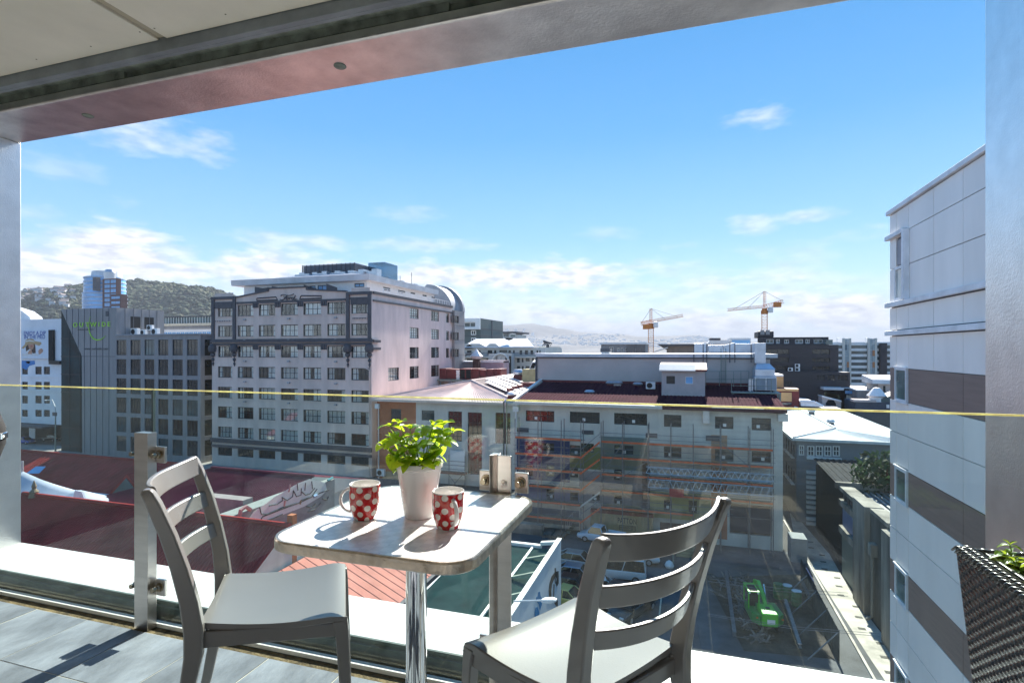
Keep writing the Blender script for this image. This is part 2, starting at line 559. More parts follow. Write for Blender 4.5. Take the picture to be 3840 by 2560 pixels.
ledge = MB(); ledge.box(-3.98, 1.992, .045, .99, 2.312, .07)
ledge = struct(ledge.build('ledge', m_ledge, bevel=.004))
mb = MB(); mb.box(-3.98, 1.985, -.09, .99, 2.0, .0695); mb.box(-3.98,1.97,.02,.99,1.985,.05)
mb.build('upstand', m_upst, ledge)
mb = MB(); mb.box(-4.3, 2.0, -4.0, 1.3, 2.30, .044); mb.build('outer_wall', m_wallg, ledge)

# portal frame of sheet steel round the opening
portal = thing('steel_portal_frame', 'brushed steel beam and two columns framing the balcony opening', 'frame', (-1.5, 2.1, 0))
mb = MB(); mb.box(-4.5, 1.97, -4, -3.98, 2.312, 2.573); mb.build('column', m_steel, portal, bevel=.006)
mb = MB(); mb.box(.99, 1.97, -4, 1.5, 2.312, 2.573); mb.build('column', m_steel, portal, bevel=.006)
mb = MB(); mb.box(-4.5, 1.97, 2.573, 1.5, 2.312, 2.62)
mb.build('beam_soffit', m_steel2, portal, bevel=.012, seg=3)
mb = MB(); mb.box(-4.5, 2.0, 2.62, 1.5, 2.30, 3.1); mb.build('beam_web', m_galv, portal)
for x0, x1 in ((-4.4, -3.76), (-3.74, -2.66), (-2.36, -.9), (-.6, 1.4)):
    mb = MB(); mb.box(x0, 1.982, 2.625, x1, 1.997, 3.0); mb.build('web_plate', m_galv, portal, bevel=.002)
for x in (-3.75, -2.36, -.75):
    mb = MB(); mb.tube([(x, 1.90, 2.78), (x, 1.905, 2.70), (x+.005, 1.91, 2.67)], .004, 6); mb.build('tie_rod', m_steel2, portal)
for px, py in ((1275, 248), (330, 434)):
    p = onZ(px, py, 2.573)
    mb = MB(); mb.lathe([(0, -.006), (.024, -.006), (.028, -.003), (.028, .002)], 20, (p.x, p.y, 2.573)); mb.build('plug', m_galv, portal, smooth=True)
mb = MB(); mb.lathe([(0, 0), (.022, 0)], 16, (0,0,0)); 
mb = MB(); mb.tube([(-3.93, 1.980, 2.70), (-3.93, 1.975, 2.70)], .022, 14); mb.build('hole', m_black, portal)

ceil = struct(obj('ceiling', None))
for x0, x1 in ((-4.6, -2.172), (-2.126, .30), (.346, 1.6)):
    mb = MB(); mb.box(x0, -1.7, 2.614, x1, 1.772, 2.64); mb.build('ceiling_panel', m_ceil, ceil, bevel=.003)
mb = MB(); mb.box(-4.6, -1.7, 2.628, 1.6, 1.772, 2.9); mb.build('ceiling_core', M('joint_cream', (.40,.34,.24), .8), ceil)
mb = MB(); mb.box(-2.168, -1.7, 2.6235, -2.13, 1.772, 2.6275); mb.build('joint_strip', M('joint_tan', (.52,.45,.33), .7), ceil)
mb = MB()
for x in (-2.19, -2.108):
    for y in (1.70, 1.42, 1.15): mb.tube([(x, y, 2.6132), (x, y, 2.6145)], .0035, 8)
for y in (1.745,):
    for x in (-3.9,-3.55,-3.2,-2.85,-2.5,-1.75,-1.4,-1.05): mb.tube([(x, y-.03, 2.6132), (x, y-.03, 2.6145)], .0035, 8)
mb.build('screws', m_gutter, ceil)
mb = MB(); mb.box(-4.6, 1.774, 2.566, 1.6, 1.80, 2.66); mb.box(-4.6, 1.80, 2.566, 1.6, 1.82, 2.575)
mb.build('edge_trim', m_trim, ceil, bevel=.002)
mb = MB(); mb.box(-4.6, 1.8, 2.66, 1.6, 2.0, 2.9); mb.build('void_cover', m_galv, ceil)
mb = MB(); mb.box(-4.7, -1.75, 2.9, 1.7, 2.312, 3.3); mb.build('storey_above', m_wallg, ceil)

back = struct(obj('back_wall', None))
mb = MB(); mb.box(-4.7, -1.75, -.2, -2.8, -1.6, 2.62); mb.box(1.15, -1.75, -.2, 1.6, -1.6, 2.62); mb.box(-2.8, -1.75, 2.2, 1.15, -1.6, 2.62)
mb.build('wall_panel', m_wallg, back)
for x0, x1 in ((-2.8, -1.5), (-1.5, -.2), (-.2, 1.15)):
    mb = MB(); mb.box(x0, -1.72, 0, x0+.06, -1.62, 2.2); mb.box(x1-.06, -1.72, 0, x1, -1.62, 2.2); mb.box(x0+.06, -1.72, 0, x1-.06, -1.62, .06); mb.box(x0+.06, -1.72, 2.14, x1-.06, -1.62, 2.2)
    mb.build('door_frame', m_white, back)
mb = MB(); mb.box(-2.75, -1.74, .05, -.2, -1.735, 2.15); mb.build('door_glass', m_black, back)
mb = MB()
for k in range(40): 
    z = .12+k*.05; mb.hexa([(-.13,-1.66,z),(1.08,-1.66,z),(1.08,-1.64,z+.028),(-.13,-1.64,z+.028),(-.13,-1.66,z+.003),(1.08,-1.66,z+.003),(1.08,-1.64,z+.031),(-.13,-1.64,z+.031)])
mb.build('blind', m_blind, back, kind='stuff')
mb = MB(); mb.box(-4.75, -1.75, -.2, -4.6, 1.97, 2.62); mb.box(1.5, -1.75, -.2, 1.6, 1.97, 2.62); mb.build('side_wall', m_wallg, back)

# balustrade
def glass_panel(x0, x1, label):
    t = thing('glass_panel', label, 'glass panel', ((x0+x1)/2, 1.914, 0), 'clear glass balustrade panels')
    mb = MB(); mb.box(x0, 1.908, .014, x1, 1.920, 1.090); mb.build('pane', m_glass, t)
    mb = MB(); mb.box(x0, 1.908, 1.0905, x1, 1.920, 1.0955); mb.build('top_edge', m_edge, t)
    mb = MB(); mb.box(x0+.01, 1.896, -.004, x1-.03, 1.922, .0135); mb.build('lit_bottom_edge', m_white, t)  # white strip standing in for sunlight caught by the bottom glass edge
    for x in (x0, x1):
        mb = MB(); s = .0015 if x == x0 else -.0015
        mb.box(x-s, 1.9085, .02, x, 1.9195, 1.089); mb.build('side_edge', m_upst if x == x1 else m_edge2, t)
m_edge2 = M('glass_side', (.45,.52,.5), .3, var=.1, scale=8)
glass_panel(-4.05, -2.386, 'left clear glass balustrade panel between steel column and plain post')
glass_panel(-2.374, -.647, 'middle glass balustrade panel behind the table between two posts')
glass_panel(-.635, 1.10, 'right glass balustrade panel behind the right chair and planter')

def post(x, label, notch):
    t = thing('balustrade_post', label, 'post', (x, 1.88, 0), 'steel balustrade posts with glass clamps')
    w = .041
    mb = MB()
    if notch:
        pts = [(-w,1.852),(-w+.004,1.848),(-.018,1.874),(-.010,1.858),(w,1.856),(w,1.864),(-.006,1.866),(-.010,1.898),(-w,1.898)]
    else:
        pts = [(-w,1.852),(w,1.852),(w,1.898),(-w,1.898)]
    mb.prism([(x+a, b, -.004) for a, b in pts][::-1], (0, 0, .902))
    mb.build('upright', m_post, t, bevel=.0015)
    for z in (.797, .185):
        for s in (-1, 1):
            mb = MB(); mb.box(x+s*.043, 1.892, z-.04, x+s*.095, 1.9065, z+.035) 
            mb.build('clamp', m_post, t, bevel=.003)
            cx = x+s*.066
            mb = MB()
            mb.tube([(cx, 1.892, z), (cx, 1.888, z)], .021, 16)
            mb.tube([(cx, 1.888, z), (cx, 1.873, z)], .0155, 6)
            mb.tube([(cx, 1.873, z), (cx, 1.852, z)], .0105, 12)
            mb.build('bolt', m_brass, t, bevel=.001)
        if notch:
            mb = MB(); mb.tube([(x+.012, 1.8555, z), (x+.012, 1.853, z)], .013, 16); mb.tube([(x+.012, 1.853, z), (x+.012, 1.845, z)], .010, 6)
            mb.tube([(x+.012, 1.845, z), (x+.012, 1.836, z)], .0055, 10); mb.build('bolt', m_steel2, t, bevel=.0008)
    return t
post(-2.38, 'plain steel balustrade post beside the left chair', False)
post(-.641, 'steel balustrade post behind the table with a hex bolt', True)

# ---------------------------------------------------------------- table
TZ = .765
TX0, TX1, TY0, TY1 = -1.097, -.497, 1.195, 1.835
def rrect(x0, x1, y0, y1, r, n=8):
    pts = []
    for cx, cy, a in ((x1-r, y0+r, -90), (x1-r, y1-r, 0), (x0+r, y1-r, 90), (x0+r, y0+r, 180)):
        for k in range(n+1):
            w = R(a+90*k/n); pts.append((cx+r*cos(w), cy+r*sin(w)))
    return pts
def top_mat():
    m = bpy.data.materials.new('embossed_steel'); m.use_nodes = True
    nt = m.node_tree; N, L = nt.nodes, nt.links; p = N['Principled BSDF']
    p.inputs['Base Color'].default_value = (.78,.75,.72,1); p.inputs['Metallic'].default_value = .3
    tc = N.new('ShaderNodeTexCoord')
    ck = N.new('ShaderNodeTexChecker'); ck.inputs['Scale'].default_value = 36
    L.new(tc.outputs['Object'], ck.inputs['Vector'])
    nz = N.new('ShaderNodeTexNoise'); nz.inputs['Scale'].default_value = 70; nz.inputs['Detail'].default_value = 5
    L.new(tc.outputs['Object'], nz.inputs['Vector'])
    mr = N.new('ShaderNodeMapRange'); mr.inputs[3].default_value = .22; mr.inputs[4].default_value = .42
    L.new(nz.outputs[0], mr.inputs[0]); L.new(mr.outputs[0], p.inputs['Roughness'])
    cr = N.new('ShaderNodeValToRGB')
    cr.color_ramp.elements[0].position = .35; cr.color_ramp.elements[0].color = (.83,.81,.78,1)
    cr.color_ramp.elements[1].position = .6; cr.color_ramp.elements[1].color = (.93,.92,.91,1)
    n2 = N.new('ShaderNodeTexNoise'); n2.inputs['Scale'].default_value = 9; n2.inputs['Detail'].default_value = 8
    L.new(tc.outputs['Object'], n2.inputs['Vector']); L.new(n2.outputs[0], cr.inputs[0])
    mc = N.new('ShaderNodeMix'); mc.data_type = 'RGBA'; mc.blend_type = 'MULTIPLY'; mc.inputs[7].default_value = (.88,.88,.88,1)
    L.new(ck.outputs['Fac'], mc.inputs[0]); L.new(cr.outputs[0], mc.inputs[6]); L.new(mc.outputs[2], p.inputs['Base Color'])
    ad = N.new('ShaderNodeMath'); ad.operation = 'MULTIPLY_ADD'; ad.inputs[1].default_value = .5
    L.new(nz.outputs[0], ad.inputs[0]); L.new(ck.outputs['Fac'], ad.inputs[2])
    bp = N.new('ShaderNodeBump'); bp.inputs['Strength'].default_value = .4; bp.inputs['Distance'].default_value = .004
    L.new(ad.outputs[0], bp.inputs['Height']); L.new(bp.outputs[0], p.inputs['Normal'])
    return m
m_top = top_mat()
m_rim = M('bronzed_rim', (.56,.48,.39), .30, .95, var=.28, scale=14, bump=.2, bscale=60)
table = thing('bistro_table', 'square steel bistro table with rounded corners and chrome pedestal', 'table', (-.80, 1.515, 0))
outer = rrect(TX0, TX1, TY0, TY1, .085, 10); inner = rrect(TX0+.007, TX1-.007, TY0+.007, TY1-.007, .079, 10)
mb = MB(); mb.loft([[(x, y, TZ-.008) for x, y in inner], [(x, y, TZ) for x, y in inner]]); mb.build('tabletop', m_top, table)
mb = MB()
sh = rrect(TX0-.003, TX1+.003, TY0-.003, TY1+.003, .088, 10); lo = rrect(TX0+.004, TX1-.004, TY0+.004, TY1-.004, .081, 10)
mb.loft([[(x, y, TZ+.0005) for x, y in inner], [(x, y, TZ+.0015) for x, y in outer], [(x, y, TZ-.003) for x, y in sh], [(x, y, TZ-.026) for x, y in sh], [(x, y, TZ-.031) for x, y in lo], [(x, y, TZ-.031) for x, y in rrect(TX0+.03, TX1-.03, TY0+.03, TY1-.03, .06, 10)]], cap=False)
mb.build('rim', m_rim, table, smooth=30)
mb = MB(); mb.loft([[(x, y, TZ-.03) for x, y in lo], [(x, y, TZ-.0085) for x, y in lo]]); mb.build('underside', m_black, table)
px_, py_ = -.79, 1.50
mb = MB(); mb.lathe([(.0, .025), (.032, .025), (.032, TZ-.034), (0, TZ-.034)], 32, (px_, py_, 0)); mb.build('pedestal', m_chrome, table, smooth=50)
mb = MB(); mb.lathe([(0, .028), (.05, .028), (.2, .012), (.205, .006), (.205, 0), (0, 0)], 36, (px_, py_, 0)); mb.build('base', m_chrome, table, smooth=40)
mb = MB(); mb.box(px_-.2, py_-.02, TZ-.05, px_+.2, py_+.02, TZ-.032); mb.box(px_-.02, py_-.2, TZ-.0495, px_+.02, py_+.2, TZ-.0325); mb.build('bracket', m_black, table, bevel=.004)
for s in (-1, 1): mb = MB(); mb.lathe([(0, 0), (.014, 0), (.016, .008), (.016, .022)], 12, (px_+s*.16, py_-.14, TZ-.054)); mb.build('pad', m_black, table)

# ---------------------------------------------------------------- mugs
def dots_mat():
    m = bpy.data.materials.new('polka_dots'); m.use_nodes = True
    nt = m.node_tree; N, L = nt.nodes, nt.links; p = N['Principled BSDF']
    p.inputs['Roughness'].default_value = .12; p.inputs['Coat Weight'].default_value = .5; p.inputs['Coat Roughness'].default_value = .05
    def mt(op, a, b=None, c=None):
        n = N.new('ShaderNodeMath'); n.operation = op
        for i, x in enumerate((a, b, c)):
            if x is None: continue
            if isinstance(x, (int, float)): n.inputs[i].default_value = x
            else: L.new(x, n.inputs[i])
        return n.outputs[0]
    tc = N.new('ShaderNodeTexCoord'); sp = N.new('ShaderNodeSeparateXYZ'); L.new(tc.outputs['Object'], sp.inputs[0])
    ang = mt('ARCTAN2', sp.outputs[1], sp.outputs[0])
    NC = 6
    u = mt('MULTIPLY', mt('ADD', mt('DIVIDE', ang, 2*pi), .5), NC)          # dots per turn
    v = mt('DIVIDE', mt('SUBTRACT', sp.outputs[2], .004), .0365)
    wd = .043                                                                  # dot pitch round the mug, metres
    masks = []
    for off in (0.0, .5):
        fu = mt('SUBTRACT', mt('FRACT', mt('ADD', u, off)), .5)
        fv = mt('SUBTRACT', mt('FRACT', mt('ADD', v, off)), .5)
        d = mt('SQRT', mt('ADD', mt('POWER', mt('MULTIPLY', fu, wd), 2.0), mt('POWER', mt('MULTIPLY', fv, .0365), 2.0)))
        masks.append(mt('LESS_THAN', d, .0089))
    mk = mt('MAXIMUM', masks[0], masks[1])
    mx = N.new('ShaderNodeMix'); mx.data_type = 'RGBA'
    mx.inputs[6].default_value = (.52,.003,.006,1); mx.inputs[7].default_value = (.80,.76,.70,1)
    L.new(mk, mx.inputs[0]); L.new(mx.outputs[2], p.inputs['Base Color'])
    return m
m_dots = dots_mat()
m_china = M('white_china', (.82,.80,.78), .12, var=.02, spec=.5, coat=.3)
def mug(loc, rot, label):
    t = thing('mug', label, 'mug', loc, 'red polka dot mugs on the table', world_parts=False)
    mb = MB(); mb.lathe([(.030, 0), (.0335, .003), (.0365, .012), (.0425, .03), (.0455, .05), (.0465, .075), (.0460, .1035)], 48); mb.build('cup', m_dots, t, smooth='all')
    mb = MB(); mb.lathe([(.0460, .1035), (.0462, .1055), (.0452, .107), (.0440, .106), (.0428, .09), (.0425, .05), (.036, .02), (.0, .012)], 48); mb.build('lining', m_china, t, smooth='all')
    mb = MB(); mb.lathe([(0, .001), (.028, .001), (.030, 0)], 32); mb.build('foot', m_china, t, smooth='all')
    pts = []
    for k in range(15):
        w = R(100-200*k/14)
        pts.append((.043+.034*cos(w)*(1.0)+.0, 0, .060+.031*sin(w)-.010*(k/14)))
    pts[0] = (.043, 0, .088); pts[-1] = (.040, 0, .026)
    mb = MB(); mb.tube(pts, [.0075]+[.0062]*13+[.0075], 12, flat=.75); mb.build('handle', m_china, t, smooth='all')
    t.rotation_euler = (0, 0, rot)
    return t
mug((-.935, 1.443, TZ+.001), R(193), 'red mug with white dots left of the flower pot')
mug((-.657, 1.443, TZ+.001), R(-48), 'red mug with white dots right of the flower pot')

# ---------------------------------------------------------------- pot and basil
POT = Vector((-.788, 1.515, TZ+.001))
m_pot = M('white_glaze', (.94,.91,.90), .2, var=.02, spec=.5, trans=.12)
pot = thing('flower_pot', 'tapered white ceramic pot holding the basil between the mugs', 'flower pot', POT, world_parts=False)
mb = MB(); mb.lathe([(0, 0), (.044, 0), (.0455, .003), (.060, .10), (.068, .150), (.0725, .1525), (.0735, .166), (.072, .169), (.069, .168), (.066, .150), (.062, .140)], 56); mb.build('shell', m_pot, pot, smooth=50)
mb = MB(); mb.lathe([(.0635, .143), (.03, .146), (0, .147)], 24); mb.build('soil', M('soil', (.02,.014,.010), .95, var=.5, scale=60, bump=.6, bscale=90), pot)

def leaf_mat(name, base, glow):
    m = bpy.data.materials.new(name); m.use_nodes = True
    nt = m.node_tree; N, L = nt.nodes, nt.links; out = N['Material Output']; p = N['Principled BSDF']
    oi = N.new('ShaderNodeObjectInfo')
    cr = N.new('ShaderNodeValToRGB'); cr.color_ramp.elements[0].color = (*[c*.72 for c in base], 1); cr.color_ramp.elements[1].color = (*[min(1, c*1.35) for c in base], 1)
    L.new(oi.outputs['Random'], cr.inputs[0])
    tc = N.new('ShaderNodeTexCoord'); wv = N.new('ShaderNodeTexWave'); wv.inputs['Scale'].default_value = 90; wv.inputs['Distortion'].default_value = 2
    wv.bands_direction = 'DIAGONAL'; L.new(tc.outputs['Object'], wv.inputs['Vector'])
    bp = N.new('ShaderNodeBump'); bp.inputs['Strength'].default_value = .25; bp.inputs['Distance'].default_value = .002; L.new(wv.outputs[0], bp.inputs['Height'])
    L.new(cr.outputs[0], p.inputs['Base Color']); p.inputs['Roughness'].default_value = .33; L.new(bp.outputs[0], p.inputs['Normal'])
    tr = N.new('ShaderNodeBsdfTranslucent'); tr.inputs[0].default_value = (*glow, 1)
    ms = N.new('ShaderNodeMixShader'); ms.inputs[0].default_value = .5
    L.new(p.outputs[0], ms.inputs[1]); L.new(tr.outputs[0], ms.inputs[2]); L.new(ms.outputs[0], out.inputs[0])
    return m
m_leaf = leaf_mat('basil_leaf', (.065,.19,.016), (.62,.80,.03))
m_stem = M('basil_stem', (.30,.42,.08), .5, trans=.3)
def leaf_mesh(ln, wd, curl, fold, mat, serr=0.0):
    mb = MB(); nu = 8
    prof = [.03, .52, .83, .98, 1.0, .94, .80, .54, .10]
    rows = []
    for i in range(nu+1):
        s = i/nu; y = s*ln; z = -curl*ln*s*s + .06*ln*sin(pi*s)
        w = wd/2*prof[i]*(1+(serr if i % 2 else -serr))
        rows.append([(-w, y, z+fold*w), (-w*.5, y, z+fold*w*.32), (0, y, z), (w*.5, y, z+fold*w*.32), (w, y, z+fold*w)])
    mb.loft(rows, cap=False, closed=False)
    return mb.mesh('leaf', mat, 'all')
LM = [leaf_mesh(.056, .040, .30, .32, m_leaf), leaf_mesh(.050, .036, .60, .22, m_leaf), leaf_mesh(.040, .028, .25, .45, m_leaf), leaf_mesh(.024, .014, .15, .7, m_leaf)]
basil = thing('basil_plant', 'bright green backlit basil plant growing in the white pot', 'plant', POT + Vector((0,0,.147)), world_parts=False)
rnd = random.Random(21)
def put_leaf(par, me, p, yaw, pitch, roll=0, s=1.0):
    o = obj('leaf', me, par, loc=p); o.rotation_euler = (pitch, roll, yaw); o.scale = (s, s, s); return o
# (tip x along the picture, depth, height above soil)
tips = [(.075,.01,.175),(.045,-.02,.150),(.02,.03,.145),(-.03,.01,.150),(-.06,.00,.160),(-.085,-.01,.150),(-.05,-.045,.105),(.0,-.05,.115),
        (.085,.0,.120),(.105,-.01,.135),(-.09,.03,.115),(.04,.045,.125),(-.02,-.06,.08),(.055,-.045,.085),(-.105,-.02,.095),(.02,-.065,.055),(-.045,-.065,.045),(.06,-.06,.04),(-.08,-.04,.07)]
rx = Vector((CS, SN, 0)); ry = Vector((-SN, CS, 0))
for k, (a, b, h) in enumerate(tips):
    h = h*rnd.uniform(.78, 1.0)-.012
    tip = rx*a + ry*b + Vector((0, 0, h))
    base = (rx*a + ry*b)*.33
    mid = base.lerp(tip, .5) + Vector((0, 0, h*.12))
    path = [base, base.lerp(mid, .6), mid, mid.lerp(tip, .6), tip]
    mb = MB(); mb.tube(path, [.0022, .002, .0019, .0017, .0014], 6); mb.build('stem', m_stem, basil, smooth='all')
    yaw0 = rnd.uniform(0, 2*pi)
    # opposite pairs up the stem, the top pair cupped round a bud
    for lv, (fr, sc, pt) in enumerate(((.55, 1.0, -.05), (.8, 1.0, .15), (1.0, .95, .40))):
        if (lv == 0 and k % 2) or (lv == 1 and k % 5 == 4): continue
        p = Vector(path[-1]).lerp(Vector(path[0]), 1-fr) if fr < 1 else tip
        if fr < 1: p = mid.lerp(tip, (fr-.5)*2)
        yw = yaw0 + lv*pi/2 + rnd.uniform(-.4, .4)
        for s in (0, pi):
            me = rnd.choice(LM[:3]) if lv < 2 else rnd.choice(LM[1:3])
            put_leaf(basil, me, p, yw+s, pt+rnd.uniform(-.35, .35), rnd.uniform(-.4, .4), sc*rnd.uniform(.85, 1.15))
    yw = yaw0+rnd.uniform(0, pi)
    for s in (0, pi): put_leaf(basil, LM[3], tip, yw+s, .9, 0, rnd.uniform(.7, 1.1))

# ---------------------------------------------------------------- chairs
m_chair = M('chair_plastic', (.205,.19,.178), .33, var=.05, scale=3, spec=1.0, coat=.35, bump=.03, bscale=200)
def chair_proto():
    """local: faces +x, origin on the floor under the seat centre"""
    t = thing('chair', 'x', 'chair', (0,0,0), 'grey plastic slat back chairs', world_parts=False)
    SH = .462
    fx, bx, fw, bw = .215, -.19, .222, .183
    # seat: saddle curve with front and side roll-off
    def surf(u, v, lift):
        x = fx+(bx-fx)*u; w = fw+(bw-fw)*u; y = -w+2*w*v
        e = abs(2*v-1)
        z = SH + .010*e*e - .012*sin(pi*u) + .014*u*u - .014*max(0, 1-u/.14)**2
        return (x, y, z+lift)
    mb = MB(); mb.grid(lambda u, v: surf(u, v, 0), 18, 18)
    n = len(mb.v); mb.grid(lambda u, v: surf(u, v, -.022), 18, 18)
    k = 19
    for i in range(18):
        for (a, b) in ((i*k, (i+1)*k), (i*k+18, (i+1)*k+18)):
            mb.f.append((a, b, b+n, a+n)); mb.m.append(0)
        for (a, b) in ((i, i+1), (18*k+i, 18*k+i+1)):
            mb.f.append((a, b, b+n, a+n)); mb.m.append(0)
    mb.build('seat', m_chair, t, smooth=45, bevel=.004)
    # front legs, tapering
    for s in (-1, 1):
        y = s*(fw-.016)
        def ring(x, y, z, hx, hy): return [(x-hx, y-hy, z), (x+hx, y-hy, z), (x+hx, y+hy, z), (x-hx, y+hy, z)]
        mb = MB(); mb.loft([ring(fx+.008, y+s*.012, 0, .013, .013), ring(fx+.0, y+s*.006, .2, .016, .015), ring(fx-.012, y, SH-.05, .020, .016), ring(fx-.018, y, SH-.012, .022, .016)])
        mb.build('front_leg', m_chair, t, smooth=40, bevel=.004)
        # rear leg and back upright in one sweep
        yb = s*(bw+.012)
        prof = [(-.285, 0, .014, .016), (-.255, .12, .016, .017), (-.225, .28, .019, .018), (-.205, .40, .024, .018), (-.203, .47, .026, .018), (-.214, .56, .024, .017), (-.235, .66, .022, .017), (-.262, .76, .020, .017), (-.295, .855, .018, .0165), (-.308, .886, .016, .016), (-.309, .896, .010, .013)]
        rings = []
        for (x, z, hx, hy) in prof:
            yy = yb + s*(.012*(1-z/.45) if z < .45 else   .042*(z-.45)/.45)
            rings.append(ring(x, yy, z, hx, hy))
        mb = MB(); mb.loft(rings); mb.build('back_upright', m_chair, t, smooth=50, bevel=.005)
        # side apron
        mb = MB(); mb.hexa([(fx-.03, s*(fw-.026), SH-.062), (fx-.03, s*(fw-.008), SH-.062), (bx-.005, s*(bw+.008), SH-.05), (bx-.005, s*(bw-.010), SH-.05),
                            (fx-.03, s*(fw-.026), SH-.020), (fx-.03, s*(fw-.008), SH-.020), (bx-.005, s*(bw+.008), SH-.002), (bx-.005, s*(bw-.010), SH-.002)])
        mb.build('apron', m_chair, t, bevel=.004)
    mb = MB(); mb.box(fx-.028, -fw+.03, SH-.066, fx-.010, fw-.03, SH-.026); mb.build('apron', m_chair, t, bevel=.004)
    mb = MB(); mb.box(bx-.010, -bw, SH-.055, bx+.012, bw, SH-.010); mb.build('apron', m_chair, t, bevel=.004)
    mb = MB(); mb.box(-.19, -bw-.004, .215, -.165, bw+.004, .245) if False else None
    # three curved back slats
    for z0, z1 in ((.825, .888), (.718, .772), (.612, .662)):
        rings = []
        for k in range(17):
            v = k/16*2-1
            bow = .058*(1-v*v)
            ring_ = []
            for (dx, z) in ((-.007, z0), (.007, z0), (.007, z1), (-.007, z1)):
                base = -.214 - (z-.56)*.275
                hw = bw+.012+.042*(z-.45)/.45 - .010
                ring_.append((base+.004-bow+dx, v*hw, z+.012*(abs(v)**3)*(1 if z0 > .8 else .4)))
            rings.append(ring_)
        mb = MB(); mb.loft(rings); mb.build('back_slat', m_chair, t, smooth=45, bevel=.0035)
    return t
ch = chair_proto()
ch.location = (-1.298, 1.492, 0); ch.rotation_euler = (0, 0, R(35))
ch['label'] = 'grey slat back chair left of the table with its seat fully in view'
ch2 = copy_tree(ch)
ch2.location = (-.295, 1.482, 0); ch2.rotation_euler = (0, 0, R(147))
ch2['label'] = 'grey slat back chair right of the table seen from behind its backrest'

# ---------------------------------------------------------------- planter
PX, PY1, PY0 = .69, 1.757, 1.15
m_weave = M('rattan', (.05,.047,.045), .22, var=.35, scale=30, spec=.6)
m_liner = M('liner', (.10,.10,.10), .4)
planter = thing('planter', 'tall tapered dark woven rattan planter by the right column', 'planter', (.95, 1.45, 0))
def side(u, w):
    """u from the far edge to the near edge, w from top to floor: the side towards the table"""
    z = .75*(1-w)
    return Vector((PX+.065*w, PY1-.04*w + (PY0-PY1+.08*w)*u, z))
NU, NW = 34, 62
mb = MB()
sub = 3
def wv(u, w):
    p = side(u, w)
    iu = u*NU; iw = w*NW
    cu, cw = int(min(iu, NU-1e-6)), int(min(iw, NW-1e-6))
    fu, fw_ = iu-cu, iw-cw
    par = (cu+cw) % 2
    s = sin(pi*fw_)
    h = (.0042*sin(pi*fu)*s if par == 0 else -.0022*sin(pi*fu)*s+.0004)
    return p + Vector((-h-.001, 0, -.004*(fu-.5)*s*(1 if par == 0 else -1)))
mb.grid(lambda u, w: wv(u, w), NU*4, NW*3)
mb.build('weave', m_weave, planter, smooth='all', kind='stuff')
mb = MB(); mb.hexa([(PX+.07, PY0+.045, 0), (1.2, PY0+.045, 0), (1.2, PY1-.045, 0), (PX+.07, PY1-.045, 0), (PX+.006, PY0, .735), (1.25, PY0, .735), (1.25, PY1, .735), (PX+.006, PY1, .735)])
mb.build('body', m_weave, planter)
# plaited rim: overlapping twisted strands
mb = MB(); n = 30
for k in range(n):
    y = PY1 - .005 - k*(PY1-PY0)/n
    for q, (dx, dz) in enumerate(((0, 0), (.018, .003))):
        mb.tube([(PX-.006+dx, y+.014, .738+dz), (PX+.000+dx, y+.004, .751+dz), (PX+.012+dx, y-.010, .752+dz), (PX+.020+dx, y-.02, .744+dz)], [.004, .0058, .0058, .004], 6, flat=.7)
for k in range(26):
    x = PX+.01+k*.021
    mb.tube([(x-.012, PY1-.004, .74), (x, PY1-.010, .752), (x+.014, PY1-.022, .752), (x+.022, PY1-.03, .745)], [.004, .0058, .0058, .004], 6, flat=.7)
mb.build('plaited_rim', m_weave, planter, smooth='all', kind='stuff')
mb = MB()
for (x0, y0, x1, y1) in ((PX+.042, PY0, PX+.052, PY1-.05), (PX+.042, PY1-.06, 1.2, PY1-.05)): mb.box(x0, y0, .70, x1, y1, .757)
mb.build('liner', m_liner, planter, bevel=.002)
mb = MB(); mb.box(PX+.05, PY0, .68, 1.2, PY1-.06, .7365); mb.build('soil', M('soil_dark', (.015,.012,.01), .95, bump=.5, bscale=60), planter)
m_stone = M('pebble', (.16,.13,.10), .8, var=.6, scale=60, bump=.4, bscale=90)
rr = random.Random(5)
for k in range(6):
    p = (rr.uniform(PX+.07, PX+.13), 1.34+k*.05, .745)
    mb = MB(); r = rr.uniform(.012, .024)
    mb.lathe([(0, -r*.6), (r*.7, -r*.4), (r, 0), (r*.75, r*.45), (0, r*.65)], 9)
    o = mb.build('pebble', m_stone, None, smooth='all'); o.location = p; o.rotation_euler = (rr.uniform(-.5,.5), rr.uniform(-.5,.5), rr.uniform(0,6))
    tag(o, 'brown pebble on the soil of the woven planter', 'pebble', 'pebbles on the planter soil')
m_mint = leaf_mat('mint_leaf', (.16,.27,.04), (.42,.50,.05))
MM = [leaf_mesh(.042, .026, .3, .3, m_mint, .10), leaf_mesh(.030, .019, .25, .4, m_mint, .10), leaf_mesh(.018, .011, .1, .6, m_mint)]
mint = thing('mint_plant', 'sprawling green mint plant growing in the woven planter', 'plant', (.86, 1.5, .737), world_parts=False)
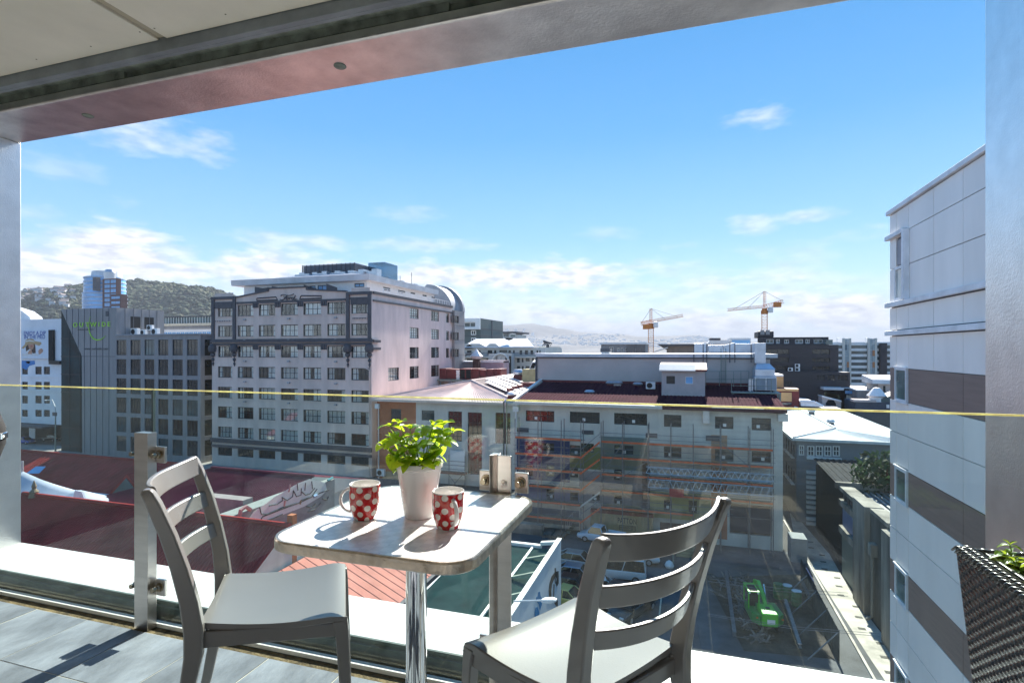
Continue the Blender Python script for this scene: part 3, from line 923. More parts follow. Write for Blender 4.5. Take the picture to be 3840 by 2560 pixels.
for k in range(15):
    bx_, by_ = rr.uniform(-.115, .04), rr.uniform(-.06, .20)
    h = rr.uniform(.015, .06) + (.05 if bx_ > .02 and by_ < .1 else 0)
    tip = Vector((bx_+rr.uniform(-.03,.02), by_+rr.uniform(-.02,.02), h)); b0 = Vector((bx_, by_, 0))
    mb = MB(); mb.tube([b0, b0.lerp(tip, .5)+Vector((0,0,.008)), tip], .0016, 5); mb.build('stem', m_stem, mint)
    yw = rr.uniform(0, 6)
    for lv in range(3):
        p = b0.lerp(tip, .45+.27*lv)
        for s in (0, pi): put_leaf(mint, MM[lv if lv < 2 else 1], p, yw+lv*pi/2+s+rr.uniform(-.3,.3), rr.uniform(-.2, .4), rr.uniform(-.3,.3), rr.uniform(.8, 1.2))
    for s in (0, pi): put_leaf(mint, MM[2], tip, yw+s, .8)

# dark round lid edge at the left end of the balcony
bbq = thing('stand', 'black round headed stand with a bright band at the far left edge', 'stand', (-1.98, 1.28, 0), world_parts=False)

# ================================================================ CITY
m_wglass = glass_mat('window_glass', (.92,.95,.95), refl=1.0, rough=.02, ior=1.75)
def dark_glass(name, col, rough=.06, var=.5, scale=.25, rand=.5):
    return M(name, col, rough, var=var, scale=scale, spec=.65, rand=rand)
m_dglass = dark_glass('dark_window', (.02,.024,.027))
m_tglass = dark_glass('teal_window', (.05,.085,.09))
m_bglass = dark_glass('blue_glass', (.16,.42,.85), .08, var=.35, scale=.05, rand=.1)
m_frame = M('window_frame', (.022,.028,.032), .5)
m_wframe = M('white_frame', (.72,.72,.70), .5)
m_curt = M('curtain', (.85,.85,.83), .9, var=.12, scale=2, stretch=(6,6,1), rand=.15)
m_beige = M('painted_render', (.70,.575,.50), .75, var=.10, scale=.6, bump=.05, bscale=3, stretch=(1,1,.25))
m_side = M('side_render', (.72,.60,.56), .75, var=.10, scale=.6, bump=.05, bscale=3, stretch=(1,1,.25))
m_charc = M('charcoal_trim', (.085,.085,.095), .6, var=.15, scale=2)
m_maroon = M('maroon_roofing', (.33,.045,.043), .9, var=.22, scale=.45, spec=.04)
m_plum = M('plum_roofing', (.06,.014,.024), .9, var=.2, scale=.4, spec=.03)
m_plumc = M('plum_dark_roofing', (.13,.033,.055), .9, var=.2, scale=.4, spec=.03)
m_mred = M('maroon_paint', (.16,.025,.025), .6, var=.2, scale=1)
m_pink = M('sunlit_pink_roofing', (.72,.55,.49), .5, var=.12, scale=.4)  # pink raised for the sun reflecting off the front slope
m_salmon = M('salmon_roofing', (.50,.17,.125), .8, var=.15, scale=.5)
m_green = M('green_roofing', (.035,.115,.085), .5, var=.25, scale=.6, spec=.4)
m_greyw = M('grey_cladding', (.30,.285,.28), .6, var=.10, scale=.5, stretch=(3,3,.4))
m_sage = M('sage_render', (.62,.60,.54), .8, var=.10, scale=.35, stretch=(2,2,.5))
m_upper = M('taupe_cladding', (.56,.485,.445), .7, var=.05, scale=.4)
m_rust = M('rust_render', (.42,.14,.055), .8, var=.18, scale=.4)
m_alu = M('aluminium', (.55,.58,.62), .35, .7, var=.1, scale=3)
m_silver = M('duct_steel', (.62,.65,.70), .35, .45, var=.10, scale=1.2)
m_bright = M('sunlit_white_roofing', (.68,.69,.70), .5, var=.14, scale=.3)
m_orange = M('orange_paint', (.62,.10,.03), .6, var=.15, scale=2)
m_scaff = M('scaffold_tube', (.22,.22,.23), .45, .6, var=.2, scale=4)

def interior(parent, face, coord, u0, u1, w0, w1, depth):
    P, _ = facing(face, coord); mb = MB()
    mb.quad(P(u0,w0,depth), P(u1,w0,depth), P(u1,w1,depth), P(u0,w1,depth)); return mb.build('interior', m_dark, parent)

def holes_px(face, coord, rects):
    """openings given by their picture corners, as (u0,u1,w0,w1) on a wall plane"""
    out = []
    for (xa, ya, xb, yb) in rects:
        if face == 'F':
            p = onY(xa, ya, coord); q = onY(xb, yb, coord); out.append((p.x, q.x, min(p.z,q.z), max(p.z,q.z)))
        else:
            p = onX(xa, ya, coord); q = onX(xb, yb, coord); out.append((min(p.y,q.y), max(p.y,q.y), min(p.z,q.z), max(p.z,q.z)))
    return out

def shell(mb, x0, x1, y0, y1, z0, z1, F=(), Rr=(), L=(), depth=.25, roof=True, mi=0):
    facade(mb, 'F', y0, x0, x1, z0, z1, F, depth, mi)
    facade(mb, 'R', x1, y0, y1, z0, z1, Rr, depth, mi)
    facade(mb, 'L', x0, y0, y1, z0, z1, L, depth, mi)
    mb.quad((x1,y1,z0),(x0,y1,z0),(x0,y1,z1),(x1,y1,z1), mi)
    if roof: mb.quad((x0,y0,z1),(x1,y0,z1),(x1,y1,z1),(x0,y1,z1), mi)

def ribbed(mb, a, b, c, d, n, h=.05, mi=0, frac=.5):
    """roof sheet a-b (low edge) c-d (high edge, c above b) with n raised ribs running up the slope"""
    a, b, c, d = (Vector(v) for v in (a, b, c, d))
    nrm = (b-a).cross(d-a).normalized()
    if nrm.z < 0: nrm = -nrm
    for k in range(n):
        f0, f1 = k/n, (k+1)/n
        fm0 = f0+(f1-f0)*(1-frac)*.5; fm1 = f1-(f1-f0)*(1-frac)*.5
        def lo(f): return a.lerp(b, f)
        def hi(f): return d.lerp(c, f)
        up = nrm*h
        seq = [(f0, 0), (fm0, 0), (fm0+(f1-f0)*.1, 1), (fm1-(f1-f0)*.1, 1), (fm1, 0), (f1, 0)]
        for (p, i), (q, j) in zip(seq, seq[1:]):
            mb.quad(lo(p)+up*i, lo(q)+up*j, hi(q)+up*j, hi(p)+up*i, mi)

# ------------------------------------------------ former motor works
FY, FX1 = 76.0, -48.0
fx0 = onY(795, 1300, FY).x
zp = lambda px, py: onY(px, py, FY).z
works = thing('building', 'tall beige former motor works with charcoal trim and script sign on its parapet', 'building', (-64, 90, G))
cols = [(817,870),(891,950),(970,1032),(1053,1117),(1137,1204),(1227,1295),(1317,1386)]
colx = [(onY(a,1300,FY).x, onY(b,1300,FY).x) for a, b in cols]
rows = [(402,505),(588,690),(775,877),(963,1065),(1150,1253),(1330,1436),(1516,1616)]
rowz = [(zp(1350, 950+.4464*b), zp(1350, 950+.4464*a)) for a, b in rows]
shop = (zp(1350, 1746), zp(1350, 1712))
Fh = [(a, b, c, d) for c, d in rowz+[shop] for a, b in colx]
ztop = zp(1390, 1090)
sideR = holes_px('R', FX1, [(750+.4464*a, 950+.4464*t, 750+.4464*b, 950+.4464*u) for a, t, b, u in
    [(1582,962,1672,1062),(1762,455,1838,552),(1762,620,1838,715),(1762,787,1838,880),(1762,950,1838,1045),
     (1942,480,2008,572),(1942,635,2008,722),(1942,788,2008,875),(1942,940,2008,1028),(2067,502,2093,583),(2067,650,2093,730),(2067,795,2093,875)]])
YB = onX(1695, 1200, FX1).y
mb = MB()
facade(mb, 'F', FY, fx0, FX1, G, ztop, Fh, .28, 0)
facade(mb, 'R', FX1, FY, YB, G, ztop, sideR, .28, 1)
mb.quad((fx0,FY,G),(fx0,YB,G),(fx0,YB,ztop),(fx0,FY,ztop), 1)
mb.quad((fx0,FY+.6,ztop-1.0),(FX1-.6,FY+.6,ztop-1.0),(FX1-.6,YB,ztop-1.0),(fx0,YB,ztop-1.0), 1)
mb.box(fx0+.01, FY+.01, ztop-1.0, fx0+.4, YB, ztop-.01, 1); mb.box(FX1-.4, FY+.01, ztop-1.0, FX1-.01, YB, ztop-.01, 1)
mb.build('wall', [m_beige, m_side], works)
interior(works, 'F', FY, fx0, FX1, G, ztop-1.2, 1.4); interior(works, 'R', FX1, FY+1.4, YB, G, ztop-1.2, 1.4)
curt = []
rr = random.Random(3)
for k in range(7):
    mb = MB(); spans = [[(0,.95)],[(0,.2),(.8,1)],[(0,.28)],[(.05,.45),(.7,1)],[(.7,1)],[(0,.5)],[(0,.98)]][k]
    for a, b in spans:
        n = max(4, int((b-a)*26))
        pts = [(-1.6+3.2*(a+(b-a)*i/n), .28+.07*sin(i*2.3), 0) for i in range(n+1)]
        for p, q in zip(pts, pts[1:]): mb.quad((p[0],p[1],-1.02),(q[0],q[1],-1.02),(q[0],q[1],1.02),(p[0],p[1],1.02))
    curt.append(mb.mesh('curtain', m_curt))
def curtain(f, w, h):
    o = obj('curtain', rr.choice(curt), f); o.scale = (w/3.3*rr.choice((1,-1)), 1, h/2.1)
npan = 0
for ri, (c, d) in enumerate(rowz):
    for (a, b) in colx:
        window(works, 'F', FY, (a, b, c, d), 4, 2, m_frame, m_wglass, .24, .10, panes=npan < 288, extra=curtain); npan += 8
for (a, b) in colx: window(works, 'F', FY, (a, b, *shop), 3, 1, m_frame, m_dglass, .24, .12)
for h in sideR: window(works, 'R', FX1, h, 4 if h[1]-h[0] > 2 else 2, 4, m_frame, m_wglass, .2, .08, extra=curtain)
# sills
mb = MB()
sill_me = None
for c, d in rowz:
    for a, b in colx:
        if sill_me is None:
            q = MB(); q.box(-1.9, -.10, -.12, 1.9, .02, 0); sill_me = q.mesh('sill', m_beige)
        o = obj('sill', sill_me, works, loc=((a+b)/2, FY, c)); o.scale = ((b-a+.3)/3.8, 1, 1)
# charcoal trim
def hband(z0, z1, d, x0=fx0-.05, x1=FX1+.12, name='cornice', m=m_charc):
    mb = MB(); mb.box(x0, FY-d, z0, x1, FY-.003, z1); return mb.build(name, m, works)
zr2 = rowz[1][0]
hband(zr2-1.0, zr2-.60, .40, x1=FX1+.5); hband(zr2-.60, zr2-.42, .25)
hband(rowz[2][1]+.12, rowz[2][1]+.50, .18); 
xm0, xm1 = (colx[0][1]+colx[1][0])/2, (colx[5][1]+colx[6][0])/2
hband(rowz[0][1]+.18, rowz[0][1]+.52, .18, x0=xm0+.5, x1=xm1-.5)
for x0, x1 in ((fx0, xm0), (xm1, FX1)):
    hband(ztop-.55, ztop-.1, .3, x0=x0-.05, x1=x1+(.15 if x1 == FX1 else 0))
    hband(ztop-2.15, ztop-1.1, .12, x0=x0+.5, x1=x1-.5, name='lattice_frieze')
    hband(rowz[0][1]+.35, rowz[0][1]+.65, .15, x0=x0, x1=x1)
    hband(rowz[0][0]-.95, rowz[0][0]-.62, .14, x0=x0+.8, x1=x1-.8, name='dentil_course', m=m_beige)
    mb = MB()
    for k in range(9):
        xx = x0+1.0+(x1-x0-2.0)*k/8; mb.prism([(xx-.14,FY-.16,rowz[0][0]-.66),(xx+.14,FY-.16,rowz[0][0]-.66),(xx,FY-.16,rowz[0][0]-.95)], (0,.05,0))
    mb.build('dentils', m_charc, works, kind='stuff')
    hband(ztop-.1, ztop+.55, .02, x0=x0+.6, x1=x1-.3, name='parapet_block', m=m_beige)
for x in (fx0+.35, xm0, xm1, FX1-.30):
    mb = MB(); mb.box(x-.31, FY-.26, zr2-.41, x+.31, FY-.004, ztop-.12); mb.build('pilaster', m_charc, works, bevel=.03)
    mb = MB(); mb.lathe([(0,-.75),(.6,-.6),(.75,0),(.6,.55),(0,.75)], 12, (x, FY-.2, zr2-2.05)); 
    mb.lathe([(0,-.5),(.42,-.2),(.42,.2),(0,.5)], 10, (x, FY-.15, zr2-3.1)); mb.lathe([(0,-.5),(.3,0),(0,.5)], 10, (x, FY-.12, zr2-4.0)); mb.lathe([(0,-.5),(.22,.1),(0,.4)], 8, (x, FY-.1, zr2-4.75))
    mb.box(x-.5, FY-.35, zr2-1.35, x+.5, FY-.01, zr2-1.15)
    mb.build('scroll_bracket', m_charc, works, smooth=40)
for zz in (rowz[0][1]+.18, rowz[2][1]+.12):
    for (a, b), (c, d) in zip(colx[1:5], colx[2:6]):
        x = (b+c)/2
        for dx in (-.42, 0, .42):
            mb = MB(); mb.box(x+dx-.13, FY-.2, zz-.75, x+dx+.13, FY-.004, zz); mb.build('triglyph', m_charc, works)
# stepped pediment between the pilasters
mid = (xm0+xm1)/2
ped = [(xm0+.4, ztop-.55), (xm0+.4, ztop-.35), (mid-4.3, ztop+.55), (mid-4.3, ztop+.95), (mid+1.0+2.6, ztop+.95), (mid+3.6, ztop+.5), (xm1-.4, ztop-.05), (xm1-.4, ztop-.55)]
mb = MB(); mb.prism([(x, FY-.006, z) for x, z in ped], (0, .5, 0)); mb.build('pediment', m_beige, works)
cap = [(x, z) for x, z in ped[1:-1]]
mb = MB()
for (xa, za), (xb, zb) in zip(cap, cap[1:]):
    if abs(xa-xb) < .01: mb.box(xa-.12, FY-.22, min(za,zb)+.01, xa+.12, FY+.45, max(za,zb)+.28)
    else: mb.hexa([(xa,FY-.22,za),(xb,FY-.22,zb),(xb,FY+.5,zb),(xa,FY+.5,za),(xa,FY-.22,za+.22),(xb,FY-.22,zb+.22),(xb,FY+.5,zb+.22),(xa,FY+.5,za+.22)])
mb.build('pediment_coping', m_charc, works)
# script sign and the two tapered outlines
def pxs(pts): return [onY(850+.2551*a, 1070+.2551*b, FY) for a, b in pts]
def stroke(pts, r):
    q = [p + Vector((0, -.14, 0)) for p in pxs(pts)]
    sm = []
    for i in range(len(q)-1):
        p0, p1, p2, p3 = q[max(i-1,0)], q[i], q[i+1], q[min(i+2,len(q)-1)]
        for k in range(4):
            t = k/4
            sm.append(.5*((2*p1)+(-p0+p2)*t+(2*p0-5*p1+4*p2-p3)*t*t+(-p0+3*p1-3*p2+p3)*t*t*t))
    sm.append(q[-1]); return sm
strokes = [[(806,160),(815,142),(850,138),(900,150),(950,146),(992,128)],[(905,146),(880,165),(862,190),(835,212),(800,214),(790,202)],[(845,176),(880,172),(892,180)],
           [(905,178),(888,188),(882,205),(892,212),(908,204),(914,188),(905,178),(922,182),(935,178)],[(940,176),(932,212)],[(936,190),(950,176),(962,180)],
           [(996,182),(980,176),(966,190),(968,208),(984,208),(998,190),(1012,160),(1018,146),(1012,160),(998,200),(1010,210),(1028,200)]]
mb = MB()
for s in strokes: mb.tube(stroke(s, .1), .075, 6, flat=1.0)
mb.tube([p+Vector((0,-.14,0)) for p in pxs([(1040,200),(1040,204)])], .14, 6)
mb.build('script_sign', m_charc, works)
for pts in ([(447,190),(728,170),(752,212),(447,224)], [(1098,152),(1398,154),(1396,188),(1074,201)]):
    mb = MB(); q = [p+Vector((0,-.06,0)) for p in pxs(pts)]; mb.tube(q+[q[0]], .11, 4); mb.build('sign_border', m_charc, works)
# small wall lamps
lm = MB(); lm.box(-.22,-.35,-.12,.22,0,.12); lm = lm.mesh('wall_lamp', M('grey_lamp', (.35,.35,.36), .5))
for c, d in rowz[1:6]:
    for x in (colx[1], colx[3], colx[5]): obj('wall_lamp', lm, works, loc=((x[0]+x[1])/2, FY, d+1.0))
# lower cornices, street canopy
z0 = zp(1392, 1686); hband(z0-.35, z0+.35, .35); z1 = zp(1392, 1708); hband(z1-.3, z1+.15, .2)
mb = MB(); mb.box(fx0, FY-2.6, zp(1230,1783)-.4, FX1-.2, FY-.01, zp(1230,1783)+.15); mb.build('street_canopy', M('canopy_dark', (.03,.045,.06), .6), works)
# side trims
mb = MB()
for ya, yb in ((318, 340), (388, 402)):
    za, zb = onX(750+.4464*1450, 950+.4464*yb, FX1).z, onX(750+.4464*1450, 950+.4464*ya, FX1).z
    mb.box(FX1+.003, FY+.3, za, FX1+.25, YB, zb)
mb.build('side_cornice', m_charc, works)
for z in (zr2-1.1, zr2-2.3): 
    mb = MB(); mb.box(FX1+.003, FY-.3, z, FX1+.5, FY+2.0, z+.4); mb.build('cornice_return', m_charc, works)
mb = MB(); mb.tube([(FX1-.35, FY-.12, zr2-5.5), (FX1-.35, FY-.12, G)], .09, 6); mb.tube([(FX1-.35, FY-.12, zr2-5.5), (FX1-1.1, FY-.12, zr2-5.2), (FX1-1.3, FY-.1, zr2-5.2)], .09, 6); mb.build('downpipe', m_beige, works)
# penthouse
PH = [(467,293,568,338),(605,288,707,328),(893,273,970,312),(988,268,1067,312),(1297,252,1380,282)]
py = 79.0
xr = onY(1376, 1040, py).x; xl = onY(915, 1090, py).x; zt = onY(1382, 1052, py).z; zslab = onY(1382, 1030, py).z
ph = holes_px('F', py, [(750+.4464*a, 950+.4464*b, 750+.4464*c, 950+.4464*d) for a, b, c, d in PH])
YP = YB-3
phR = []
for a, t, b, u in [(1540,280,1600,318),(1664,305,1725,338),(1770,325,1808,350),(1870,345,1905,368),(1945,362,1975,385)]:
    phR += holes_px('R', xr, [(750+.4464*a, 950+.4464*t, 750+.4464*b, 950+.4464*u)])
mb = MB(); shell(mb, xl, xr, py, YP, ztop-1.0, zt+.01, ph, phR, depth=.15, roof=False); mb.build('penthouse_wall', m_white, works)
interior(works, 'F', py, xl, xr, ztop-1, zt, .8); interior(works, 'R', xr, py+.8, YP, ztop-1, zt, .8)
for h in ph: window(works, 'F', py, h, 2, 1, m_frame, m_bglass, .12, .14)
for h in phR: window(works, 'R', xr, h, 2, 1, m_frame, m_tglass, .12, .14)
mb = MB(); mb.hexa([(xl-1.9,py-1.0,zt),(xr+1.0,py-1.0,zt),(xr+1.0,YP,zt),(xl-1.9,YP,zt),(xl-1.9,py-1.1,zslab),(xr+1.1,py-1.1,zslab),(xr+1.1,YP,zslab),(xl-1.9,YP,zslab)]); mb.build('penthouse_roof', m_bright, works)
mb = MB(); mb.loft([[(xl+1,py+.5,zslab+.01),(xr-.6,py+.5,zslab+.01),(xr-.6,YP-.5,zslab+.01),(xl+1,YP-.5,zslab+.01)],[(xl+7,py+7,zslab+1.6),(xr-7,py+7,zslab+1.6),(xr-7,YP-7,zslab+1.6),(xl+7,YP-7,zslab+1.6)]]); mb.build('upper_roof', M('grey_roofing',(.34,.36,.40),.5), works)
def scr(xa, xb):
    p = onY(xa, 1088, py-1.6); q = onY(xb, 1088, py-1.6)
    mb = MB(); mb.hexa([(p.x,py-1.9,ztop-1),(q.x,py-1.9,ztop-1),(q.x,py-1.85,ztop-1),(p.x,py-1.85,ztop-1),(p.x,py-1.9,ztop+1.6),(q.x,py-1.9,ztop+.9),(q.x,py-1.85,ztop+.9),(p.x,py-1.85,ztop+1.6)]); mb.build('balcony_screen', m_charc, works)
for a, b in ((960,1035),(1024,1095),(1143,1190),(1228,1268)): scr(a, b)
# louvred plant room and glass lift box
PY = 88.0
x0 = onY(1134, 1000, PY).x; x1 = onY(1330, 990, PY).x; zb = onY(1134, 1032, PY).z; ztp = onY(1330, 984, PY).z
yb2 = onX(1412, 1000, x1).y
mb = MB(); mb.box(x0+.2, PY+.2, zb-1, x1-.2, yb2, ztp-.15); mb.build('plant_room', m_charc, works)
n = 16
for k in range(n):
    z = zb+(ztp-zb)*k/n
    mb = MB(); mb.box(x0, PY, z, x1, PY+.12, z+(ztp-zb)/n*.62); mb.box(x1-.12, PY+.12, z, x1, yb2, z+(ztp-zb)/n*.62); mb.build('louvre', M('louvre_grey',(.16,.17,.20),.5) if k == 0 else _mats['louvre_grey'], works)
mb = MB()
for k in range(13): xx = x0+(x1-x0)*k/12; mb.box(xx-.06, PY-.06, zb, xx+.06, PY-.002, ztp)
mb.build('louvre_posts', m_charc, works, kind='stuff')
mb = MB(); mb.box(x1+.02, yb2-3.0, zb-.6, x1+3.6, yb2+2, ztp+.6); mb.build('lift_box', glass_mat('lift_glass', (.30,.44,.55), ior=1.7), works)
mb = MB()
for k in range(14): mb.box(x0+(x1-x0)*k/9, PY-2.2-.3*(k%3), zb-1.2, x0+(x1-x0)*k/9+1.1, PY-1.0, zb-.2+.3*(k % 2))
for k in range(10): mb.box(x1+1.5, PY+3+k*2.0, zb-1.3, x1+2.6, PY+4.2+k*2.0, zb-.4+.4*(k % 3)/2)
mb.build('roof_plant', m_alu, works, kind='stuff')
mb = MB(); mb.tube([(xr-1, YP-8, zslab), (xr-1, YP-8, zslab+2.8)], .05, 5); mb.tube([(xr-1.3, YP-12, zslab), (xr-1.3, YP-12, zslab+1.6)], .05, 5); mb.build('aerial', m_charc, works)
# rail along the side parapet
mb = MB(); mb.box(FX1-.3, FY+4, ztop+.75, FX1-.2, YB-1, ztop+.85)
for k in range(24): y = FY+4+(YB-5-FY)*k/23; mb.box(FX1-.29, y, ztop-.005, FX1-.21, y+.08, ztop+.75)
mb.build('parapet_rail', m_white, works, kind='stuff')
# barrel-roofed rear wing
YB2 = onX(1742, 1200, -47.4).y
mb = MB(); rings = []
for k in range(13):
    w = R(90*k/12); rings.append((FX1-6+6*sin(w), ztop-1.2+6*cos(w)))
mb.loft([[(x, YB+.01, z) for x, z in rings]+[(FX1-12, YB+.01, ztop-1.2)], [(x, YB+4.6, z) for x, z in rings]+[(FX1-12, YB+4.6, ztop-1.2)]])
mb.loft([[(x+.7, YB+4.62, z+.2) for x, z in rings]+[(FX1-12, YB+4.62, ztop-1.2)], [(x+.7, YB2, z+.2) for x, z in rings]+[(FX1-12, YB2, ztop-1.2)]])
mb.build('barrel_roof', M('barrel_zinc',(.33,.35,.38),.6,.1,var=.12,scale=.6), works, smooth=30)
wh = holes_px('R', -47.4, [(750+.4464*a, 950+.4464*t, 750+.4464*b, 950+.4464*u) for a, t, b, u in [(2123,520,2175,587),(2123,660,2175,727),(2123,802,2175,868)]])
mb = MB(); facade(mb, 'R', -47.4, YB+.02, YB2, G, ztop-1.0, wh, .3); mb.quad((-47.4,YB+.02,G),(-60,YB+.02,G),(-60,YB+.02,ztop-1),(-47.4,YB+.02,ztop-1)); mb.build('rear_wall', m_greyw, works)
for h in wh: window(works, 'R', -47.4, h, 2, 1, m_frame, m_dglass, .25, .1)
mb = MB()
for k in range(1, 6): z = ztop-1.0-k*3.2; mb.box(-47.397, YB+.03, z, -47.36, YB2, z+.07)
mb.build('cladding_joints', m_charc, works, kind='stuff')

# ------------------------------------------------ grey exhibition hall with slanted glass corner
OY = 76.0
zo = lambda px, py: onY(px, py, OY).z
hall = thing('building', 'dark grey clad hall with lime green lettering and a slanted glass corner', 'building', (-100, 85, G))
xs0, xs1, xw1 = onY(225, 1200, OY).x, onY(437, 1200, OY).x, onY(752, 1300, OY).x
zst = zo(437, 1153); zwt = zo(437, 1257)
sl = [(onY(228,1160,OY).x, zo(228,1160)), (onY(307,1335,OY).x, zo(307,1335)), (onY(309,1720,OY).x, G)]
mb = MB(); mb.prism([(sl[0][0], OY, zst), (xs1, OY, zst), (xs1, OY, G), (sl[2][0], OY, G), (sl[1][0], OY, sl[1][1])], (0, 10, 0)); mb.build('slab_wall', m_greyw, hall)
mb = MB()
for k in range(1, 9):
    x = sl[0][0]+(xs1-sl[0][0])*k/9.2
    zb_ = G if x > sl[1][0] else sl[0][1]-(x-sl[0][0])/(sl[1][0]-sl[0][0])*(sl[0][1]-sl[1][1])
    mb.box(x-.05, OY-.06, zb_+.1, x+.05, OY-.002, zst-.02)
for k in range(1, 6): y = OY+10*k/6; mb.box(xs1+.002, y-.05, zwt, xs1+.06, y+.05, zst-.02)
mb.build('cladding_seam', M('seam_grey',(.15,.155,.17),.6), hall, kind='stuff')
mb = MB(); mb.box(xs1-.3, OY-.03, zo(437,1336)-.06, sl[1][0], OY-.003, zo(437,1336)+.03); mb.build('cladding_joint', m_charc, hall)
mb = MB(); mb.box(xs0-1.2, OY+1.0, G, sl[2][0]+4, OY+9.5, zst-.3); mb.build('glass_corner', M('dark_teal_glass',(.005,.030,.038),.45,var=.5,scale=.3,spec=.2), hall)
for k in range(7):
    z = G+1+k*3.6
    mb = MB(); mb.box(xs0-1.25, OY+.94, z, sl[2][0]+3, OY+.995, z+.16); mb.build('glazing_bar', m_frame, hall)
for x in (xs0+1.2, xs0+4.2): 
    mb = MB(); mb.box(x, OY+.90, G, x+.12, OY+.94, zst-.3); mb.build('glazing_bar', m_frame, hall)
# gridded wing
wcol = [(1140,1238),(1278,1378),(1416,1512),(1550,1648),(1690,1790),(1832,1937)]
wrow = [(845,998),(1037,1192),(1232,1312+20),(1425,1590)]
zz0 = [(zo(560, 950+.3827*b), zo(560, 950+.3827*a)) for a, b in wrow]
pitch = zz0[0][1]-zz0[1][1]
zz = [(zz0[0][0]-k*pitch, zz0[0][1]-k*pitch) for k in range(6)]
wx = [(onY(.3827*a,1300,OY).x, onY(.3827*b,1300,OY).x) for a, b in wcol]
wh = [(a, b, c, d) for c, d in zz for a, b in wx]
sideh = [(OY+.9, OY+4.2, c, d) for c, d in zz]+[(OY+5.2, OY+8.4, c, d) for c, d in zz]
mb = MB(); facade(mb, 'F', OY-.01, xs1+.02, xw1, G, zwt, wh, .3); facade(mb, 'R', xw1, OY-.01, OY+10, G, zwt, sideh, .4); mb.quad((xs1,OY,zwt),(xw1,OY,zwt),(xw1,OY+10,zwt),(xs1,OY+10,zwt)); mb.build('wing_wall', m_greyw, hall)
mb = MB(); mb.box(xs1+.02, OY-.25, zwt-.05, xw1+.2, OY+10, zwt+.18); mb.build('wing_coping', M('coping_grey',(.30,.32,.35),.5), hall)
for h in wh: window(hall, 'F', OY, h, 3, 1, m_frame, m_dglass if random.random() < .75 else m_tglass, .22, .09)
for h in sideh: window(hall, 'R', xw1, h, 2, 1, m_frame, M('olive_window',(.045,.035,.015),.1,var=.5,scale=.3,spec=.6) if 'olive_window' not in _mats else _mats['olive_window'], .3, .1)
m_lime = M('lime_sign', (.45,.85,.06), .5, var=.1)
for ch_, px in zip('OUTWIDE', (284, 307, 329, 352, 373, 391, 410)):
    p = onY(px, 1219-(px-284)*.022, OY); lettering('sign_letter', ch_, 1.3, (p.x, OY-.09, p.z), 'F', m_lime, hall, sx=1.25, sz=1.0, depth=.08)
p = onY(362, 1307, OY); lettering('web_address', 'www.outwide.com', .72, (p.x, OY-.08, p.z), 'F', m_charc, hall, sx=1.15)
p = onY(322, 1235, OY); lettering('sign_line', 'event and exhibitions', .42, (p.x, OY-.08, p.z), 'F', m_charc, hall, sx=1.2)
arc = [onY(240+.102*a, 1180+.102*b, OY)+Vector((0,-.1,0)) for a, b in [(985,60),(950,220),(920,420),(945,600),(1010,770),(1100,880),(1230,930),(1370,910),(1460,850),(1540,770)]]
mb = MB(); mb.tube(arc, [.02,.03,.05,.07,.09,.11,.12,.10,.06,.03], 6); mb.build('sign_arc', m_lime, hall)
for px, py in ((508, 1210), (559, 1212)):
    q = onX(px, py, xs1); mb = MB(); mb.box(xs1-.01, q.y-1.0, q.z-1.1, xs1+.05, q.y+1.0, q.z+1.2); mb.build('wall_vent', m_black, hall)
p = onY(402, 1176, OY); mb = MB(); mb.box(p.x-.35, OY-.07, p.z-.5, p.x+.35, OY-.004, p.z+.5); mb.build('hatch', m_charc, hall)
def ac_unit(loc, rotz, label, s=1.0, group='white air conditioning units'):
    t = thing('air_conditioner', label, 'air conditioner', loc, group, world_parts=False); t.rotation_euler = (0, 0, rotz); t.scale = (s, s, s)
    mb = MB(); mb.box(-.45, -.17, .06, .45, .17, .75); mb.build('casing', m_white, t, bevel=.02)
    mb = MB(); mb.tube([(-.1, -.171, .4), (-.1, -.18, .4)], .27, 18); mb.build('fan_grille', m_black, t)
    for x in (-.3, .3):
        mb = MB(); mb.box(x-.04, -.2, 0, x+.04, .2, .06); mb.build('foot', m_rubber, t)
    return t
for i, (px, py, s, lb) in enumerate(((507, 1252, 1.9, 'leftmost white air conditioner on the grey hall wing roof'), (539, 1255, 1.5, 'small white air conditioner second from the left on the grey hall wing'),
                         (564, 1240, 1.5, 'raised white air conditioner on the grey hall wing roof'), (583, 1252, 1.8, 'rightmost white air conditioner on the grey hall wing roof'))):
    p = onY(px, py, OY+3); ac_unit((p.x, OY+3, zwt+.004 if i != 2 else zwt+.9), 0, lb, s)

# white building with billboard
m_wb = M('white_render', (.80,.80,.83), .8, var=.06, scale=.3)
WY = 82.0
wht = thing('building', 'white office building with a large swimwear holiday billboard on its front', 'building', (-150, 90, G))
xl_, xr_ = onY(20, 1300, WY).x, onY(240, 1300, WY).x
zt_ = onY(150, 1197, WY).z
hl = []
for (a, b) in ((215,272),(345,408),(428,488)):
    for (t, u) in ((1108,1185),(1256,1332),(1392,1470),(1530,1600)):
        hl += holes_px('F', WY, [(.3827*a, 950+.3827*t, .3827*b, 950+.3827*u)])
mb = MB(); shell(mb, xl_, xr_, WY, WY+14, onY(150,1588,WY).z, zt_, hl, depth=.3); mb.box(xl_, WY+3, G, xr_, WY+14, onY(150,1588,WY).z, 1); mb.build('wall', [m_wb, m_dark], wht)
for h in hl: window(wht, 'F', WY, h, 1, 3, m_frame, m_dglass, .22, .08)
for (t) in (1205, 1345):
    z = onY(150, 950+.3827*t, WY).z; mb = MB(); mb.box(xl_, WY-.15, z-.2, xr_, WY-.003, z+.15); mb.build('string_course', m_wb, wht)
mb = MB(); z = onY(150,1590,WY).z; mb.box(xl_, WY-3, z-.35, xr_-2, WY-.01, z); mb.build('canopy', m_charc, wht)
